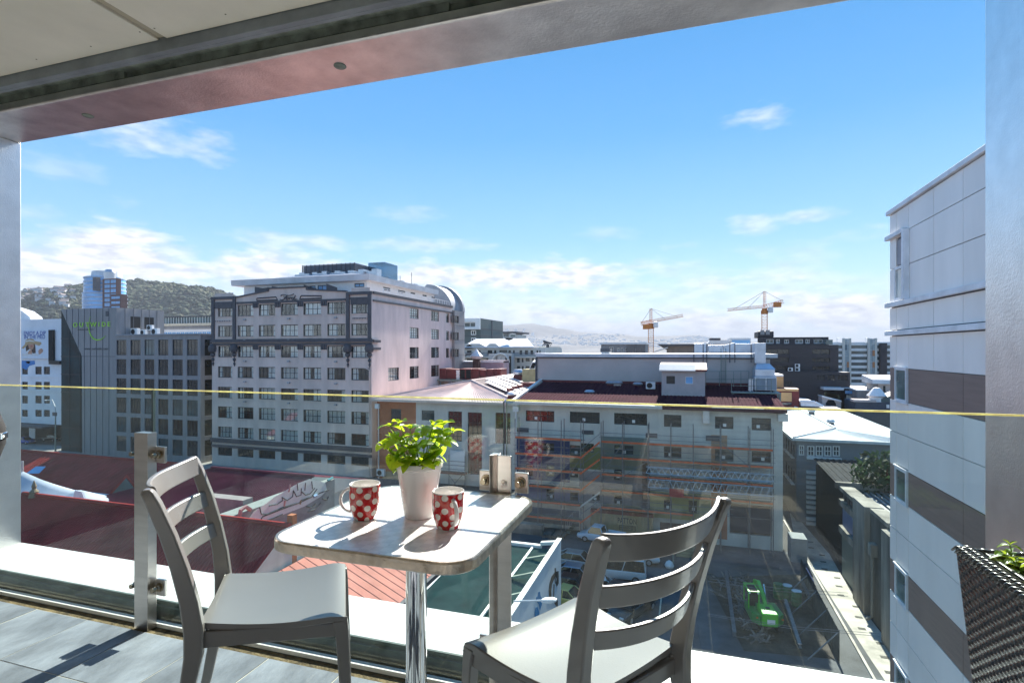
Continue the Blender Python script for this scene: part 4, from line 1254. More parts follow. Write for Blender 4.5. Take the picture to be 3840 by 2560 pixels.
mb = MB(); q = onY(122, 1610, WY+2.9); mb.box(q.x-1, WY+2.8, q.z-2, q.x+1, WY+2.95, q.z+1.2); mb.build('shop_poster', m_wb, wht)
mb = MB(); a = onY(78,1152,WY+3); b = onY(118,1200,WY+3); mb.prism([(a.x-4,WY+3,zt_-.1),(b.x,WY+3,zt_-.1),(b.x-.6,WY+3,zt_+.9),(a.x+.3,WY+3,a.z-.8),(a.x-4,WY+3,a.z+.2)], (0,2.5,0)); mb.build('roof_gable', m_white, wht)
bb = thing('billboard', 'billboard of a woman in a straw sun hat under blue capitals', 'billboard', onY(130, 1290, WY-.5))
m_bb = M('poster_white', (.70,.74,.82), .6, var=.03)
a, b = onY(76, 1240, WY-.4), onY(182, 1345, WY-.4)
mb = MB(); mb.box(a.x, WY-.4, b.z, b.x, WY-.2, a.z); mb.build('panel', m_bb, bb)
mb = MB(); mb.box(b.x+.02, WY-.45, b.z-.6, b.x+1.5, WY-.15, a.z+.1); mb.build('panel_edge', m_dark, bb)
m_navy = M('poster_navy', (.07,.13,.42), .6)
for s, yy in (('ENJOY A DIP', 950+.3827*783), ('IN THE MED', 950+.3827*820)):
    p = onY(.3827*340, yy, WY-.4); lettering('poster_letters', s, 1.25, (p.x, WY-.43, p.z), 'F', m_navy, bb, sx=1.0)
def pp(pts): return [(onY(.3827*x, 950+.3827*y, WY-.42).x, onY(.3827*x, 950+.3827*y, WY-.42).z) for x, y in pts]
def flat(pts, d, col, name):
    key = 'print_'+name
    m = _mats.get(key) or M(key, col, .6, var=.08)
    mb = MB(); mb.prism([(x, WY-.402-d, z) for x, z in pp(pts)], (0, .004, 0)); mb.build(name, m, bb)
flat([(245,990),(250,960),(300,940),(330,945),(360,985),(380,1000),(215,1005),(220,970)], .01, (.72,.70,.70), 'blouse')
flat([(262,860),(330,855),(345,900),(350,975),(320,980),(300,930),(255,960),(250,900)], .02, (.06,.025,.015), 'hair')
flat([(272,880),(325,878),(335,905),(325,935),(305,948),(285,930)], .03, (.52,.27,.18), 'face')
flat([(285,950),(310,945),(315,985),(270,985)], .025, (.50,.26,.17), 'neck')
flat([(380,990),(375,955),(390,935),(410,930),(425,950),(415,970),(395,985)], .03, (.52,.28,.19), 'hand')
flat([(212,925),(245,890),(252,850),(280,835),(325,838),(345,860),(400,868),(408,885),(385,905),(330,885),(280,888),(230,935)], .04, (.50,.34,.18), 'hat')
flat([(255,855),(290,848),(340,858),(342,866),(290,860),(253,868)], .05, (.75,.72,.66), 'hat_band')
flat([(300,905),(320,905),(318,912),(302,912)], .045, (.45,.05,.05), 'lips')
a, b = onY(78, 1352, WY-.35), onY(150, 1385, WY-.35)
for pts, col, nm in (([(215,1050),(340,1050),(345,1085),(290,1100),(260,1140),(215,1120)], (.05,.22,.55), 'blue_splash'), ([(255,1055),(295,1055),(290,1080),(262,1075)], (.5,.05,.08), 'red_splash')):
    mb = MB(); m = M('print_'+nm, col, .6); mb.prism([(x, WY-.03, z) for x, z in [(onY(.3827*x, 950+.3827*y, WY).x, onY(.3827*x, 950+.3827*y, WY).z) for x, y in pts]], (0, .02, 0)); mb.build(nm, m, wht)
mb = MB(); a, b = onY(184, 1352, WY-.4), onY(224, 1366, WY-.4); mb.box(a.x, WY-.5, b.z, b.x, WY-.02, a.z); mb.build('black_sign', m_black, wht)

# cream classical block with glazed penthouse, behind the hall
crm = thing('building', 'long cream classical block with glass roof storey behind the grey hall', 'building', (-125, 122, G))
CY = 118.0
a, b = onY(590, 1200, CY), onY(800, 1250, CY)
mb = MB(); mb.box(a.x-3, CY, G, b.x+3, CY+12, onY(690,1222,CY).z); mb.build('wall', m_wb, crm)
mb = MB(); z = onY(690,1222,CY).z; mb.box(a.x-3, CY-.8, z, b.x+3, CY+12, z+.7); mb.build('cornice', M('cream', (.62,.53,.40), .7), crm)
mb = MB(); mb.box(a.x-3, CY-.5, z-.9, b.x+3, CY-.01, z-.5)
for k in range(40): x = a.x-3+(b.x-a.x+6)*k/40; mb.box(x, CY-.6, z-.5, x+.45, CY-.01, z-.003)
mb.build('dentils', m_greyw, crm, kind='stuff')
mb = MB(); mb.box(a.x-2, CY+2, z+.71, b.x+2, CY+10, z+2.6); mb.build('glass_storey', m_tglass, crm)
for k in range(26): 
    x = a.x-2+(b.x-a.x+4)*k/25; mb = MB(); mb.box(x-.09, CY+1.9, z+.71, x+.09, CY+1.995, z+2.6); mb.build('glazing_bar', m_wframe, crm)
mb = MB(); mb.box(a.x-2.4, CY+1.5, z+2.61, b.x+2.4, CY+10.5, z+2.9); mb.build('roof', m_charc, crm)
for k in range(14):
    x = a.x+(b.x-a.x)*k/13; window(crm, 'F', CY-.12, (x-.8, x+.8, z-4.5, z-1.6), 2, 2, m_wframe, m_bglass, .15, .14)

# blue glass tower and brown neighbour far behind
tw = thing('tower', 'round blue mirrored glass office tower below the wooded hill', 'tower', onY(325, 1310, 300))
TY = 300.0
c = onY(326, 1100, TY); rad = (onY(378,1100,TY).x-onY(282,1100,TY).x)/2
zt_ = onY(326, 1034, TY).z; zl = onY(326,1095,TY).z
mb = MB(); mb.lathe([(0, G), (rad*1.05, G), (rad*1.05, zl), (rad, zl), (rad*.97, zt_), (0, zt_)], 36, (c.x, TY+rad, 0)); mb.build('curtain_wall', m_bglass, tw, smooth=30)
for k in range(11):
    z = zt_-1.2-k*3.1; rr_ = rad*(1.0 if z > zl else 1.06)+.12
    mb = MB(); mb.lathe([(rr_-.3, z), (rr_, z), (rr_, z+.9), (rr_-.3, z+.9)], 36, (c.x, TY+rad, 0)); mb.build('spandrel_band', M('pale_spandrel',(.45,.55,.68),.4) if k == 0 else _mats['pale_spandrel'], tw)
mb = MB(); q = onY(355, 1060, TY-1); mb.box(q.x-1.8, TY-1.2, onY(355,1090,TY).z, q.x+1.8, TY+2, onY(355,1040,TY).z); mb.build('dark_bay', m_charc, tw)
mb = MB(); mb.lathe([(0, zt_), (rad*.75, zt_), (rad*.7, zt_+4.5), (0, zt_+5)], 24, (c.x+2, TY+rad, 0)); mb.build('roof_drum', m_bright, tw, smooth=30)
t2 = thing('tower', 'brown brick and blue glass tower with a round lift drum on top', 'tower', onY(410, 1310, 290))
T2 = 292.0
a, b = onY(384, 1046, T2), onY(436, 1150, T2)
mb = MB(); mb.box(a.x, T2, G, b.x, T2+3.5, a.z); mb.build('wall', M('brown_brick',(.13,.06,.055),.8), t2)
for k in range(9):
    z = a.z-2.2-k*3.4
    for f0, f1 in ((.16, .56), (.60, 1.0)):
        window(t2, 'F', T2-.3, (a.x+(b.x-a.x)*f0, a.x+(b.x-a.x)*f1, z-1.3, z+1.4), 2, 1, m_frame, m_bglass, .2, .12)
mb = MB(); q = onY(402, 1025, T2+3); mb.lathe([(0, a.z), (3.6, a.z), (3.8, a.z+5.5), (2.6, a.z+7.5), (0, a.z+8)], 24, (q.x, T2+5, 0)); mb.build('lift_drum', m_alu, t2, smooth=30)
a2, b2 = onY(432, 1103, T2-4), onY(453, 1150, T2-4)
mb = MB(); mb.box(b.x+.01, T2-4, G, b2.x, T2+1, a2.z); mb.build('annex', _mats['brown_brick'], t2)
for k in range(5): z = a2.z-2.6-k*3.6; window(t2, 'F', T2-4.3, (b.x+.6, b2.x-.6, z-.9, z+1.2), 2, 1, m_frame, m_bglass, .2, .15)

# ------------------------------------------------ distant hills
def hill(name, pts, Y, depth, matname, mat, seed, amp, x_ext=(600, 600), base_front=None, nx=220, ny=40):
    """a ridge through the given skyline points, falling away to the front and behind"""
    pr = sorted([(onY(px, py, Y).x, onY(px, py, Y).z) for px, py in pts])
    def prof(x):
        if x <= pr[0][0]: return pr[0][1]
        if x >= pr[-1][0]: return pr[-1][1]
        for (xa, za), (xb, zb) in zip(pr, pr[1:]):
            if xa <= x <= xb:
                t = (x-xa)/(xb-xa); t = t*t*(3-2*t); return za+(zb-za)*t
    x0, x1 = pr[0][0]-x_ext[0], pr[-1][0]+x_ext[1]
    def hz(x, y):
        t = (Y-y)/depth
        f = max(0, 1-abs(t)) ** 1.15 if t > 0 else max(0, 1-abs(t)*.8)
        e = min(1, max(0, (x-x0)/x_ext[0])) * min(1, max(0, (x1-x)/x_ext[1])) if True else 1
        z = (prof(x)-G)*f*e
        n = noise.fractal(Vector((x/ (depth*.35), y/(depth*.35), seed)), 1.0, 2.1, 5)
        return G-.5+max(0, z*(1+.22*n*min(1, abs(t)*4))+amp*n*f)
    mb = MB(); mb.grid(lambda u, v: (x0+(x1-x0)*u, Y-depth+(depth*1.8)*v, hz(x0+(x1-x0)*u, Y-depth+(depth*1.8)*v)), nx, ny)
    o = struct(mb.build(name, mat, smooth='all'))
    return o, hz, (x0, x1)
m_bush = M('hill_bush', (.075,.09,.05), .95, var=.7, scale=.022)
m_far = M('far_hill', (.13,.125,.12), .95, var=.4, scale=.003)
h1, hz1, xr1 = hill('near_hill', [(-300,1120),(60,1102),(150,1090),(230,1086),(300,1092),(420,1078),(480,1056),(510,1052),(560,1062),(640,1066),(720,1078),(780,1088),(850,1110),(900,1140),(960,1200),(1020,1260)], 900, 520, 'bush', m_bush, 1.3, 4)
m_tree = M('bush_canopy', (.045,.065,.028), .9, var=.5, scale=.05, rand=.0)
m_tree2 = M('bush_canopy_olive', (.10,.11,.05), .9, var=.5, scale=.05)
ico = bmesh.new(); bmesh.ops.create_icosphere(ico, subdivisions=1, radius=1.0)
icv = [v.co.copy() for v in ico.verts]; icf = [[v.index for v in f.verts] for f in ico.faces]; ico.free()
rt = random.Random(11)
def bushes(name, n, xa, xb, ya, yb, hzf, s0, s1, mats, test=None):
    mb = MB()
    for k in range(n):
        x, y = rt.uniform(xa, xb), rt.uniform(ya, yb)
        if test and not test(x, y): continue
        z = hzf(x, y); s = rt.uniform(s0, s1)
        if z < G+4: continue
        i = len(mb.v); mi = 1 if noise.noise(Vector((x*.01, y*.01, 3))) > .12 else 0
        q = Matrix.Rotation(rt.uniform(0, 6), 3, 'Z')
        for v in icv:
            w = q @ v; mb.v.append((x+w.x*s*rt.uniform(.8,1.2), y+w.y*s*rt.uniform(.8,1.2), z+s*.25+w.z*s*rt.uniform(.6,.95)))
        for f in icf: mb.f.append(tuple(i+a for a in f)); mb.m.append(mi)
    o = mb.build(name, mats); o['kind'] = 'stuff'; o['label'] = 'dense bush covering the hillside'; o['category'] = 'bush'; return o
bushes('bush_cover', 9000, onY(-60,1200,900).x*1.05, -560, 560, 915, hz1, 3.0, 7.5, [m_tree, m_tree2])
m_hw = M('house_white', (.62,.62,.62), .7, var=.05, rand=.3); m_hr = M('house_roof', (.22,.18,.17), .7, rand=.5, var=.1)
hm = MB(); hm.box(-5,-4,-4,5,4,3.5, 0); hm.prism([(-5.4,-4.4,3.5),(-5.4,4.4,3.5),(-5.4,0,6)], (10.8,0,0), 1); hm = hm.mesh('house', [m_hw, m_hr])
cnt = 0
while cnt < 70:
    px = rt.uniform(80, 275); y = rt.uniform(690, 890)
    x = onY(px, 1200, y).x
    z = hz1(x, y)
    if z < 60: continue
    o = obj('house', hm, None, loc=(x, y, z+3)); o.rotation_euler = (0, 0, rt.uniform(0, 3)); o.scale = (rt.uniform(.8,1.5), 1, rt.uniform(.7,1.3))
    tag(o, 'small pale house among trees on the hillside left of the blue tower', 'house', 'houses on the near hillside'); cnt += 1
for px, py in ((588, 1148), (600, 1150)):
    y = 700; x = onY(px, py, y).x; o = obj('house', hm, None, loc=(x, y, hz1(x, y)+4)); o.scale = (2.2,1,.7); tag(o, ('left' if px < 595 else 'right')+' one of two adjoining white houses alone on the bush slope', 'house', 'houses on the bush slope')
h2, hz2, xr2 = hill('far_hill', [(1500,1230),(1745,1212),(1880,1218),(1930,1217),(1990,1213),(2040,1222),(2100,1234),(2200,1247),(2330,1254),(2400,1262),(2520,1258),(2620,1254),(2700,1268),(2850,1280),(3100,1288),(3340,1292),(3600,1296)], 5200, 2300, 'far', m_far, 4.1, 14, (1500, 1500), nx=300, ny=50)
mb = MB()
for k in range(1500):
    px = rt.uniform(1850, 2760); y = rt.uniform(3000, 5000); x = onY(px, 1250, y).x
    if noise.noise(Vector((x*.002, y*.002, 9))) < -.05: continue
    z = hz2(x, y); 
    if z < 15 or z > 190: continue
    w, h = rt.uniform(5, 15), rt.uniform(4, 8)
    mb.box(x-w, y-6, z-4, x+w, y+6, z+h)
o = mb.build('hillside_houses', M('far_house',(.95,.95,.95),.6)); o['kind'] = 'stuff'; o['label'] = 'scattered white houses far off on the hazy hills'; o['category'] = 'houses'

# ------------------------------------------------ hip-roofed hall beside the motor works
HY, HX0, HX1 = 76.0, -47.0, -23.6
hip = thing('building', 'pale grey hall with a pale pink hipped roof, roof lights and a rust coloured end', 'building', (-35, 90, G))
ze = onY(1413, 1494, HY).z
hh = holes_px('F', HY, [(1681,1541,1732,1655),(1754,1545,1807,1781),(1858,1546,1914,1665),(1581,1537,1629,1577)])
rx0 = onY(1560, 1500, HY).x
hr = holes_px('F', HY, [(1466,1532,1504,1577)])
mb = MB(); facade(mb, 'F', HY, HX0, rx0, G, ze, hr, .25, 0); facade(mb, 'F', HY, rx0, HX1, G, ze, hh, .3, 1); mb.quad((HX1,HY,G),(HX1,112,G),(HX1,112,ze),(HX1,HY,ze),1); mb.quad((HX0,HY,G),(HX0,112,G),(HX0,112,ze),(HX0,HY,ze),0)
mb.build('wall', [m_rust, m_sage], hip)
interior(hip, 'F', HY, HX0, HX1, G, ze, 1.0)
mb = MB(); mb.box(HX0+1, HY-.03, onY(1500,1770,HY).z, rx0, HY-.002, G); mb.build('lower_panel', M('tan_render',(.36,.27,.17),.8), hip)
for h in hh[:3]: window(hip, 'F', HY, h, 3, 6, m_frame, M('red_room_window',(.06,.012,.012),.08,var=.7,scale=.5,spec=.8) if 'red_room_window' not in _mats else _mats['red_room_window'], .25, .09)
window(hip, 'F', HY, hh[3], 3, 2, m_frame, m_tglass, .25, .09)
window(hip, 'F', HY, hr[0], 2, 2, m_frame, m_dglass, .2, .08)
ap = onY(1768, 1427, HY+9.5); rid1 = Vector((ap.x, 112, ap.z))
zr = ap.z
mb = MB(); ribbed(mb, (HX0-.5,HY-.5,ze), (HX1+.5,HY-.5,ze), ap, ap, 52, .05); mb.build('hip_sheet', m_pink, hip)
m_pinkb = M('darker_pink_roofing', (.30,.20,.175), .55, var=.15, scale=.4)  # same roof, a darker pink on its east slope
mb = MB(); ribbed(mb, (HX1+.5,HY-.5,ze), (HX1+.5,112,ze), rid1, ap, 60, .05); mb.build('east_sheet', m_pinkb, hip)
mb = MB(); mb.poly([(HX0-.5,HY-.5,ze),(HX0-.5,112,ze),rid1,ap]); mb.build('west_sheet', m_pink, hip)
mb = MB()
for a, b in ((ap, rid1), (ap, Vector((HX1+.5,HY-.5,ze))), (ap, Vector((HX0-.5,HY-.5,ze)))): mb.tube([a+Vector((0,0,.06)), b+Vector((0,0,.06))], .16, 6)
mb.build('ridge_cap', m_pink, hip)
mb = MB(); mb.box(HX0-.6, HY-.75, ze-.35, HX1+.6, HY-.5, ze+.05); mb.build('gutter', m_beige, hip)
def on_east(f, g):
    """f along the roof, g up the slope"""
    a = Vector((HX1+.5,HY-.5,ze)).lerp(Vector((HX1+.5,112,ze)), f); b = ap.lerp(rid1, f); return a.lerp(b, g)
for k, (f, g0, g1) in enumerate(((.10,.02,.80),(.20,.05,.92),(.30,.05,.92),(.42,.1,.92),(.54,.1,.95),(.66,.1,.95),(.78,.1,.95))):
    up = Vector((.18, 0, .28)); w = .032
    c = [on_east(f-w,g0)+up, on_east(f+w,g0)+up, on_east(f+w,g1)+up, on_east(f-w,g1)+up]
    mb = MB(); mb.prism(c, (0,0,.12)); mb.build('roof_light', m_bright, hip)
    if k < 4:
        d = [on_east(f-w,g0+.3)+up*1.4, on_east(f+w,g0+.3)+up*1.4, on_east(f+w,g0+.34)+up*1.4, on_east(f-w,g0+.34)+up*1.4]
        mb = MB(); mb.prism(d, (0,0,.5)); mb.build('roof_light_step', m_mred, hip)
def vent(p, r, h, label, body=None, group='mushroom roof vents'):
    t = thing('roof_vent', label, 'roof vent', p, group, world_parts=False)
    mb = MB(); mb.box(-r*.8, -r*.8, -.4, r*.8, r*.8, h*.62); mb.build('upstand', body or m_mred, t)
    mb = MB(); mb.lathe([(r*.7, h*.62), (r*1.15, h*.68), (r*1.2, h*.82), (r*.8, h), (0, h*1.02)], 20); mb.build('hood', m_alu, t, smooth=40)
    return t
p = onY(1945, 1420, 100); vent((p.x, 100, p.z-1.0), 1.0, 2.8, 'large maroon roof vent with silver hood on the pink ridge')
p = onY(1900, 1497, 74.5); vent((p.x, 77.5, ze+.2), .8, 1.2, 'low silver hooded roof vent at the corner of the pink roof')
mb = MB(); q = onY(1984, 1445, 92); mb.box(q.x-1.4, 92, q.z-2.2, q.x+1.4, 94, q.z+.5); mb.build('roof_box', m_mred, hip)
mb = MB(); p = onY(1418, 1520, HY); mb.box(p.x-.35, HY-.45, p.z-.45, p.x+.35, HY-.003, p.z+.3); mb.build('rainwater_head', m_white, hip)
mb = MB(); mb.tube([(p.x+.2, HY-.2, p.z-.45), (p.x+.2, HY-.2, G)], .12, 8); mb.build('downpipe', m_beige, hip)
p = onY(1428, 1771, HY-.3); ac_unit((p.x, HY-.22, p.z-.6), 0, 'white air conditioner low on the rust coloured wall', 1.5)
# white panel and access tower in front of the hall
q0, q1 = onY(1683, 1690, HY-1.2), onY(1738, 1800, HY-1.2)
bs = thing('access_scaffold', 'small access scaffold round a white panel in front of the pale hall', 'scaffold', (q0.x, HY-1.2, G))
mb = MB(); mb.box(q0.x, HY-.7, q1.z, q1.x, HY-.5, q0.z); mb.build('white_panel', m_white, bs)
for x in (q0.x-1.3, q0.x+.2, q1.x+.4):
    mb = MB(); mb.tube([(x, HY-1.6, G), (x, HY-1.6, q0.z-.5)], .06, 6); mb.build('standard', m_scaff, bs)
for z in (q0.z-1.4, q0.z-2.0, q0.z-2.6):
    mb = MB(); mb.tube([(q0.x-1.3, HY-1.6, z), (q1.x+.5, HY-1.6, z)], .05, 6); mb.build('ledger', m_scaff, bs)
mb = MB(); mb.box(q0.x-1.3, HY-1.9, q0.z-3.3, q1.x+.5, HY-.9, q0.z-3.05); mb.build('platform', m_mred, bs)
for a, b in (((q0.x,HY-1.62,q0.z-3.3),(q1.x,HY-1.62,q0.z-6)), ((q1.x,HY-1.62,q0.z-3.3),(q0.x,HY-1.62,q0.z-6))):
    mb = MB(); mb.tube([a, b], .045, 5); mb.build('brace', m_scaff, bs)

# ------------------------------------------------ maroon plant boxes and walls behind
pl = thing('cooling_plant', 'row of maroon cooling boxes on a steel deck behind the pink roof', 'cooling plant', (-38, 104, G))
QY = 101.0
for k, (x0, x1, yt, yb_) in enumerate(((1648,1672,1381,1421),(1672,1716,1384,1421),(1723,1768,1382,1423),(1768,1795,1382,1421),(1797,1822,1386,1412),(1822,1848,1384,1411),(1850,1864,1383,1410),(1866,1877,1383,1407))):
    a, b = onY(x0, yt, QY+k*.4), onY(x1, yb_, QY+k*.4)
    mb = MB(); mb.box(a.x, QY+k*.4, b.z, b.x, QY+4+k*.4, a.z); mb.build('cooling_box', m_mred, pl, bevel=.05)
    if k == 2:
        for f in (0, .5): mb = MB(); mb.box(a.x+.15+(b.x-a.x)*f, QY+k*.4-.02, b.z+.2, a.x+(b.x-a.x)*(f+.5)-.15, QY+k*.4-.002, a.z-.2); mb.build('louvre_panel', m_dark, pl)
a, b = onY(1648, 1421, QY-.5), onY(1720, 1427, QY-.5); mb = MB(); mb.box(a.x-1, QY-1, b.z-.1, b.x+1, QY+5, a.z-.02); mb.build('deck', m_galv, pl)
for px in (1652, 1700, 1716, 1724): p = onY(px, 1427, QY-.6); mb = MB(); mb.tube([(p.x, QY-.6, p.z-.1), (p.x, QY-.6, p.z-6)], .10, 6); mb.build('leg', m_galv, pl)
mb = MB()
for px in (1713, 1717, 1721): a, b = onY(px, 1388, QY-.3), onY(px, 1424, QY-.3); mb.tube([(a.x,QY-.3,a.z),(a.x,QY-.3,b.z)], .11, 6)
for py in (1390, 1400, 1412): a, b = onY(1711, py, QY-.35), onY(1723, py, QY-.35); mb.tube([a, b], .13, 6)
mb.build('pipework', m_white, pl, kind='stuff')
lk = thing('building', 'low lilac and grey rendered parapet block behind the maroon plant boxes', 'building', (-38, 114, G))
a, b, c_ = onY(1710, 1358, 112), onY(1802, 1354, 112), onY(1888, 1352, 112)
mb = MB(); mb.box(a.x, 112, G, b.x, 116, a.z); mb.build('grey_wall', m_greyw, lk)
mb = MB(); mb.box(b.x+.01, 112, G, c_.x, 116, c_.z); mb.build('lilac_wall', M('lilac_render',(.36,.27,.31),.75,var=.1), lk)
mb = MB(); mb.box(a.x, 111.8, a.z+.01, c_.x, 116.2, a.z+.3); mb.build('coping', m_white, lk)
a, b = onY(1776, 1345, 111), onY(1797, 1385, 111)
mb = MB(); mb.box(a.x, 110.5, b.z, b.x, 111.7, a.z); mb.build('chimney', M('brown_chimney',(.10,.05,.04),.8), lk)
mb = MB(); mb.lathe([(.9, a.z), (1.5, a.z+.6), (.7, a.z+1.4), (.2, a.z+2.0), (0, a.z+2.4)], 10, ((a.x+b.x)/2, 111, 0)); mb.build('chimney_pot', m_white, lk)
a = onY(1726, 1352, 113); mb = MB(); mb.lathe([(.5, a.z-1), (.5, a.z+.3), (1.0, a.z+.4), (1.0, a.z+1.4), (.4, a.z+1.8), (0, a.z+1.9)], 14, (a.x, 113, 0)); mb.build('cowl', m_alu, lk)
a, b = onY(1722, 1414, 98), onY(1800, 1455, 98); mb = MB(); mb.box(a.x, 104, G, b.x+8, 110, a.z-1); mb.build('back_wall', m_dark, lk)

# cream apartments
ap_ = thing('building', 'cream ornate apartment terrace with balconies behind the pink roof', 'building', (-45, 150, G))
AY = 140.0
m_apt = M('apartment_cream', (.58,.595,.56), .75, var=.06, scale=.2)
def za(px, py): return onY(px, py, AY)
ah = []
for xs, (t, u) in (((1750,1768),(1314,1323)),((1782,1802),(1313,1325)),((1828,1846),(1313,1334)),((1852,1861),(1313,1330)),((1872,1902),(1312,1322)),((1906,1916),(1313,1324)),((1923,1930),(1313,1324)),
                   ((1948,1958),(1313,1329)),((1968,1980),(1313,1329)),((1989,1999),(1313,1328)),((2011,2018),(1313,1322)),((2022,2027),(1313,1322))): ah += holes_px('F', AY, [(xs[0],t,xs[1],u)])
for xs, (t, u) in (((1750,1772),(1344,1356)),((1823,1834),(1344,1354)),((1846,1856),(1346,1355)),((1938,1949),(1343,1359)),((1956,1963),(1343,1358)),((1971,1986),(1342,1355)),((1994,2003),(1342,1356)),((1938,1950),(1372,1386)),((1956,1964),(1372,1386)),((1970,1986),(1372,1388))): ah += holes_px('F', AY, [(xs[0],t,xs[1],u)])
x0, x1 = za(1735,1300).x, za(2045,1300).x; zt = za(1850, 1303).z
mb = MB(); shell(mb, x0, x1, AY, AY+20, G, zt, ah, depth=.4, roof=False); mb.build('wall', m_apt, ap_)
for h in ah: window(ap_, 'F', AY, h, 2, 1, m_frame, m_tglass if h[0] < -30 else m_dglass, .35, .14)
mb = MB(); a = za(1745,1303); b = za(1990,1303)
mb.prism([(x0,AY-.8,zt+.01),(x1-3,AY-.8,zt+.01),(x1-8,AY+10,zt+2.4),(x0,AY+10,zt+2.4)], (0,.2,.25)); mb.build('roof', m_bright, ap_)
for px, w in ((1785, 3.4), (1850, 2.2), (1752, 2.0)):
    p = za(px, 1300); mb = MB(); mb.prism([(p.x-w,AY-.5,zt-.3),(p.x+w,AY-.5,zt-.3),(p.x+w*.8,AY-.5,zt+.4),(p.x+w*.4,AY-.5,zt+1.1),(p.x-w*.4,AY-.5,zt+1.1),(p.x-w*.8,AY-.5,zt+.4)], (0,1.0,0)); mb.build('curved_gable', m_apt, ap_)
z = za(1850,1335).z
mb = MB(); mb.box(x0, AY-1.5, z-.35, x1, AY-.005, z); mb.build('balcony_slab', m_apt, ap_)
mb = MB(); mb.box(x0, AY-1.5, z+.9, x1, AY-1.42, z+1.0)
n = 90
for k in range(n): x = x0+(x1-x0)*k/n; mb.box(x, AY-1.48, z+.003, x+.06, AY-1.43, z+.9)
mb.build('balcony_rail', m_charc, ap_, kind='stuff')
for (xa, xb, yt) in ((1860,1892,1326),(1888,1907,1325),(1908,1936,1325)):
    p, q = za(xa, yt), za(xb, 1404); mb = MB(); mb.box(p.x, AY-6, q.z-6, q.x, AY-1.6, p.z); mb.build('stair_tower', M('tower_lilac',(.46,.48,.48),.75,var=.06) if 'tower_lilac' not in _mats else _mats['tower_lilac'], ap_)
for px in (1899, 1913):
    for py in (1353, 1388): p = onY(px, py, AY-6.02); mb = MB(); mb.box(p.x-.3, AY-6.04, p.z-1.3, p.x+.3, AY-6.003, p.z+1.3); mb.build('slit_window', m_dark, ap_)
for px in (1876, 1760):
    p = onY(px, 1345, AY-6.3); mb = MB(); mb.tube([(p.x+2.3*cos(R(180-180*k/10)), AY-6.1, p.z-1+2.3*sin(R(180*k/10))) for k in range(11)], .28, 6); mb.build('arch', m_charc if px == 1760 else m_apt, ap_)
q = za(1896, 1290); mb = MB(); mb.lathe([(0,0),(.9,.25),(1.3,.7)], 14, (q.x, AY+3, zt+2.0)); o = mb.build('satellite_dish', m_dark, ap_)
gt = thing('street_sculpture', 'tall dark feathered mast sculpture behind the apartments', 'sculpture', onY(2054, 1325, 150))
a = onY(2054, 1325, 150); b = onY(2052, 1290, 150)
mb = MB(); mb.tube([(a.x,150,G), (a.x,150,b.z)], .45, 8); mb.build('mast', m_charc, gt)
p = onY(2038, 1277, 150); q = onY(2048, 1297, 150)
for k in range(5):
    mb = MB(); mb.tube([(p.x+k*.25,150,p.z-k*.1), ((p.x+q.x)/2+k*.5,150,(p.z+q.z)/2), (q.x+(k-2)*.6,150,q.z)], [.25,.22,.1], 5); mb.build('feather', m_charc, gt)

# slate green block with white box window, glazed offices
gb = thing('building', 'dark green clad block with a white boxed corner window on top', 'building', (-60, 190, G))
BY = 185.0
a, b, c_ = onY(1700, 1196, BY), onY(1802, 1193, BY), onX(1886, 1205, onY(1802,1193,BY).x)
m_gc = M('green_cladding', (.10,.135,.13), .6, var=.08, scale=.1)
mb = MB(); shell(mb, a.x, b.x, BY, c_.y, G, b.z); mb.build('wall', m_gc, gb)
for py in (1232, 1259):
    z = onY(1802, py, BY).z; mb = MB(); mb.box(a.x, BY-.1, z-.15, b.x+.1, BY-.01, z+.15); mb.box(b.x+.01, BY, z-.15, b.x+.1, c_.y, z+.15); mb.build('cladding_joint', m_charc, gb)
yy = BY+(c_.y-BY)*.48; mb = MB(); mb.box(b.x+.01, yy-.4, G, b.x+.15, yy+.4, b.z); mb.build('cladding_joint', m_charc, gb)
p, q = onY(1745, 1194, BY-1.5), onY(1797, 1234, BY-1.5)
mb = MB(); facade(mb, 'F', BY-1.5, p.x-6, q.x, q.z, p.z, [(p.x-5, q.x-1.5, q.z+.7, p.z-1.3)], 1.0); mb.quad((q.x,BY-1.5,q.z),(q.x,BY-.12,q.z),(q.x,BY-.12,p.z),(q.x,BY-1.5,p.z)); mb.quad((p.x-6,BY-1.5,p.z),(q.x,BY-1.5,p.z),(q.x,BY-.12,p.z),(p.x-6,BY-.12,p.z)); mb.quad((p.x-6,BY-1.5,q.z),(q.x,BY-1.5,q.z),(q.x,BY-.12,q.z),(p.x-6,BY-.12,q.z)); mb.build('box_frame', m_white, gb)
window(gb, 'F', BY-1.5, (p.x-5, q.x-1.5, q.z+.7, p.z-1.3), 4, 1, m_wframe, m_tglass, .6, .3)
for py0, py1 in ((1238,1256),(1266,1284)):
    h = holes_px('F', BY, [(1767,py0,1786,py1)])[0]; window(gb, 'F', BY-.25, h, 2, 1, m_wframe, m_dglass, .15, .3)
og = thing('building', 'white and teal glass office with a thin projecting roof', 'building', (-70, 260, G))
OGY = 250.0
a, b = onY(1880, 1246, OGY), onY(1914, 1290, OGY); c_ = onY(1930, 1246, OGY)
mb = MB(); mb.box(a.x, OGY, G, b.x, OGY+20, a.z-.5); mb.build('wall', m_white, og)
mb = MB(); mb.box(b.x+.02, OGY+.5, G, c_.x, OGY+20, a.z-1); mb.build('glazing', M('teal_office_glass',(.12,.25,.28),.1,var=.3,scale=.1,spec=.8), og)
for py in (1247, 1264, 1281): p = onY(1914, py, OGY); mb = MB(); mb.box(b.x, OGY-.2, p.z-1, c_.x+.3, OGY+.48, p.z); mb.build('spandrel', m_alu, og)
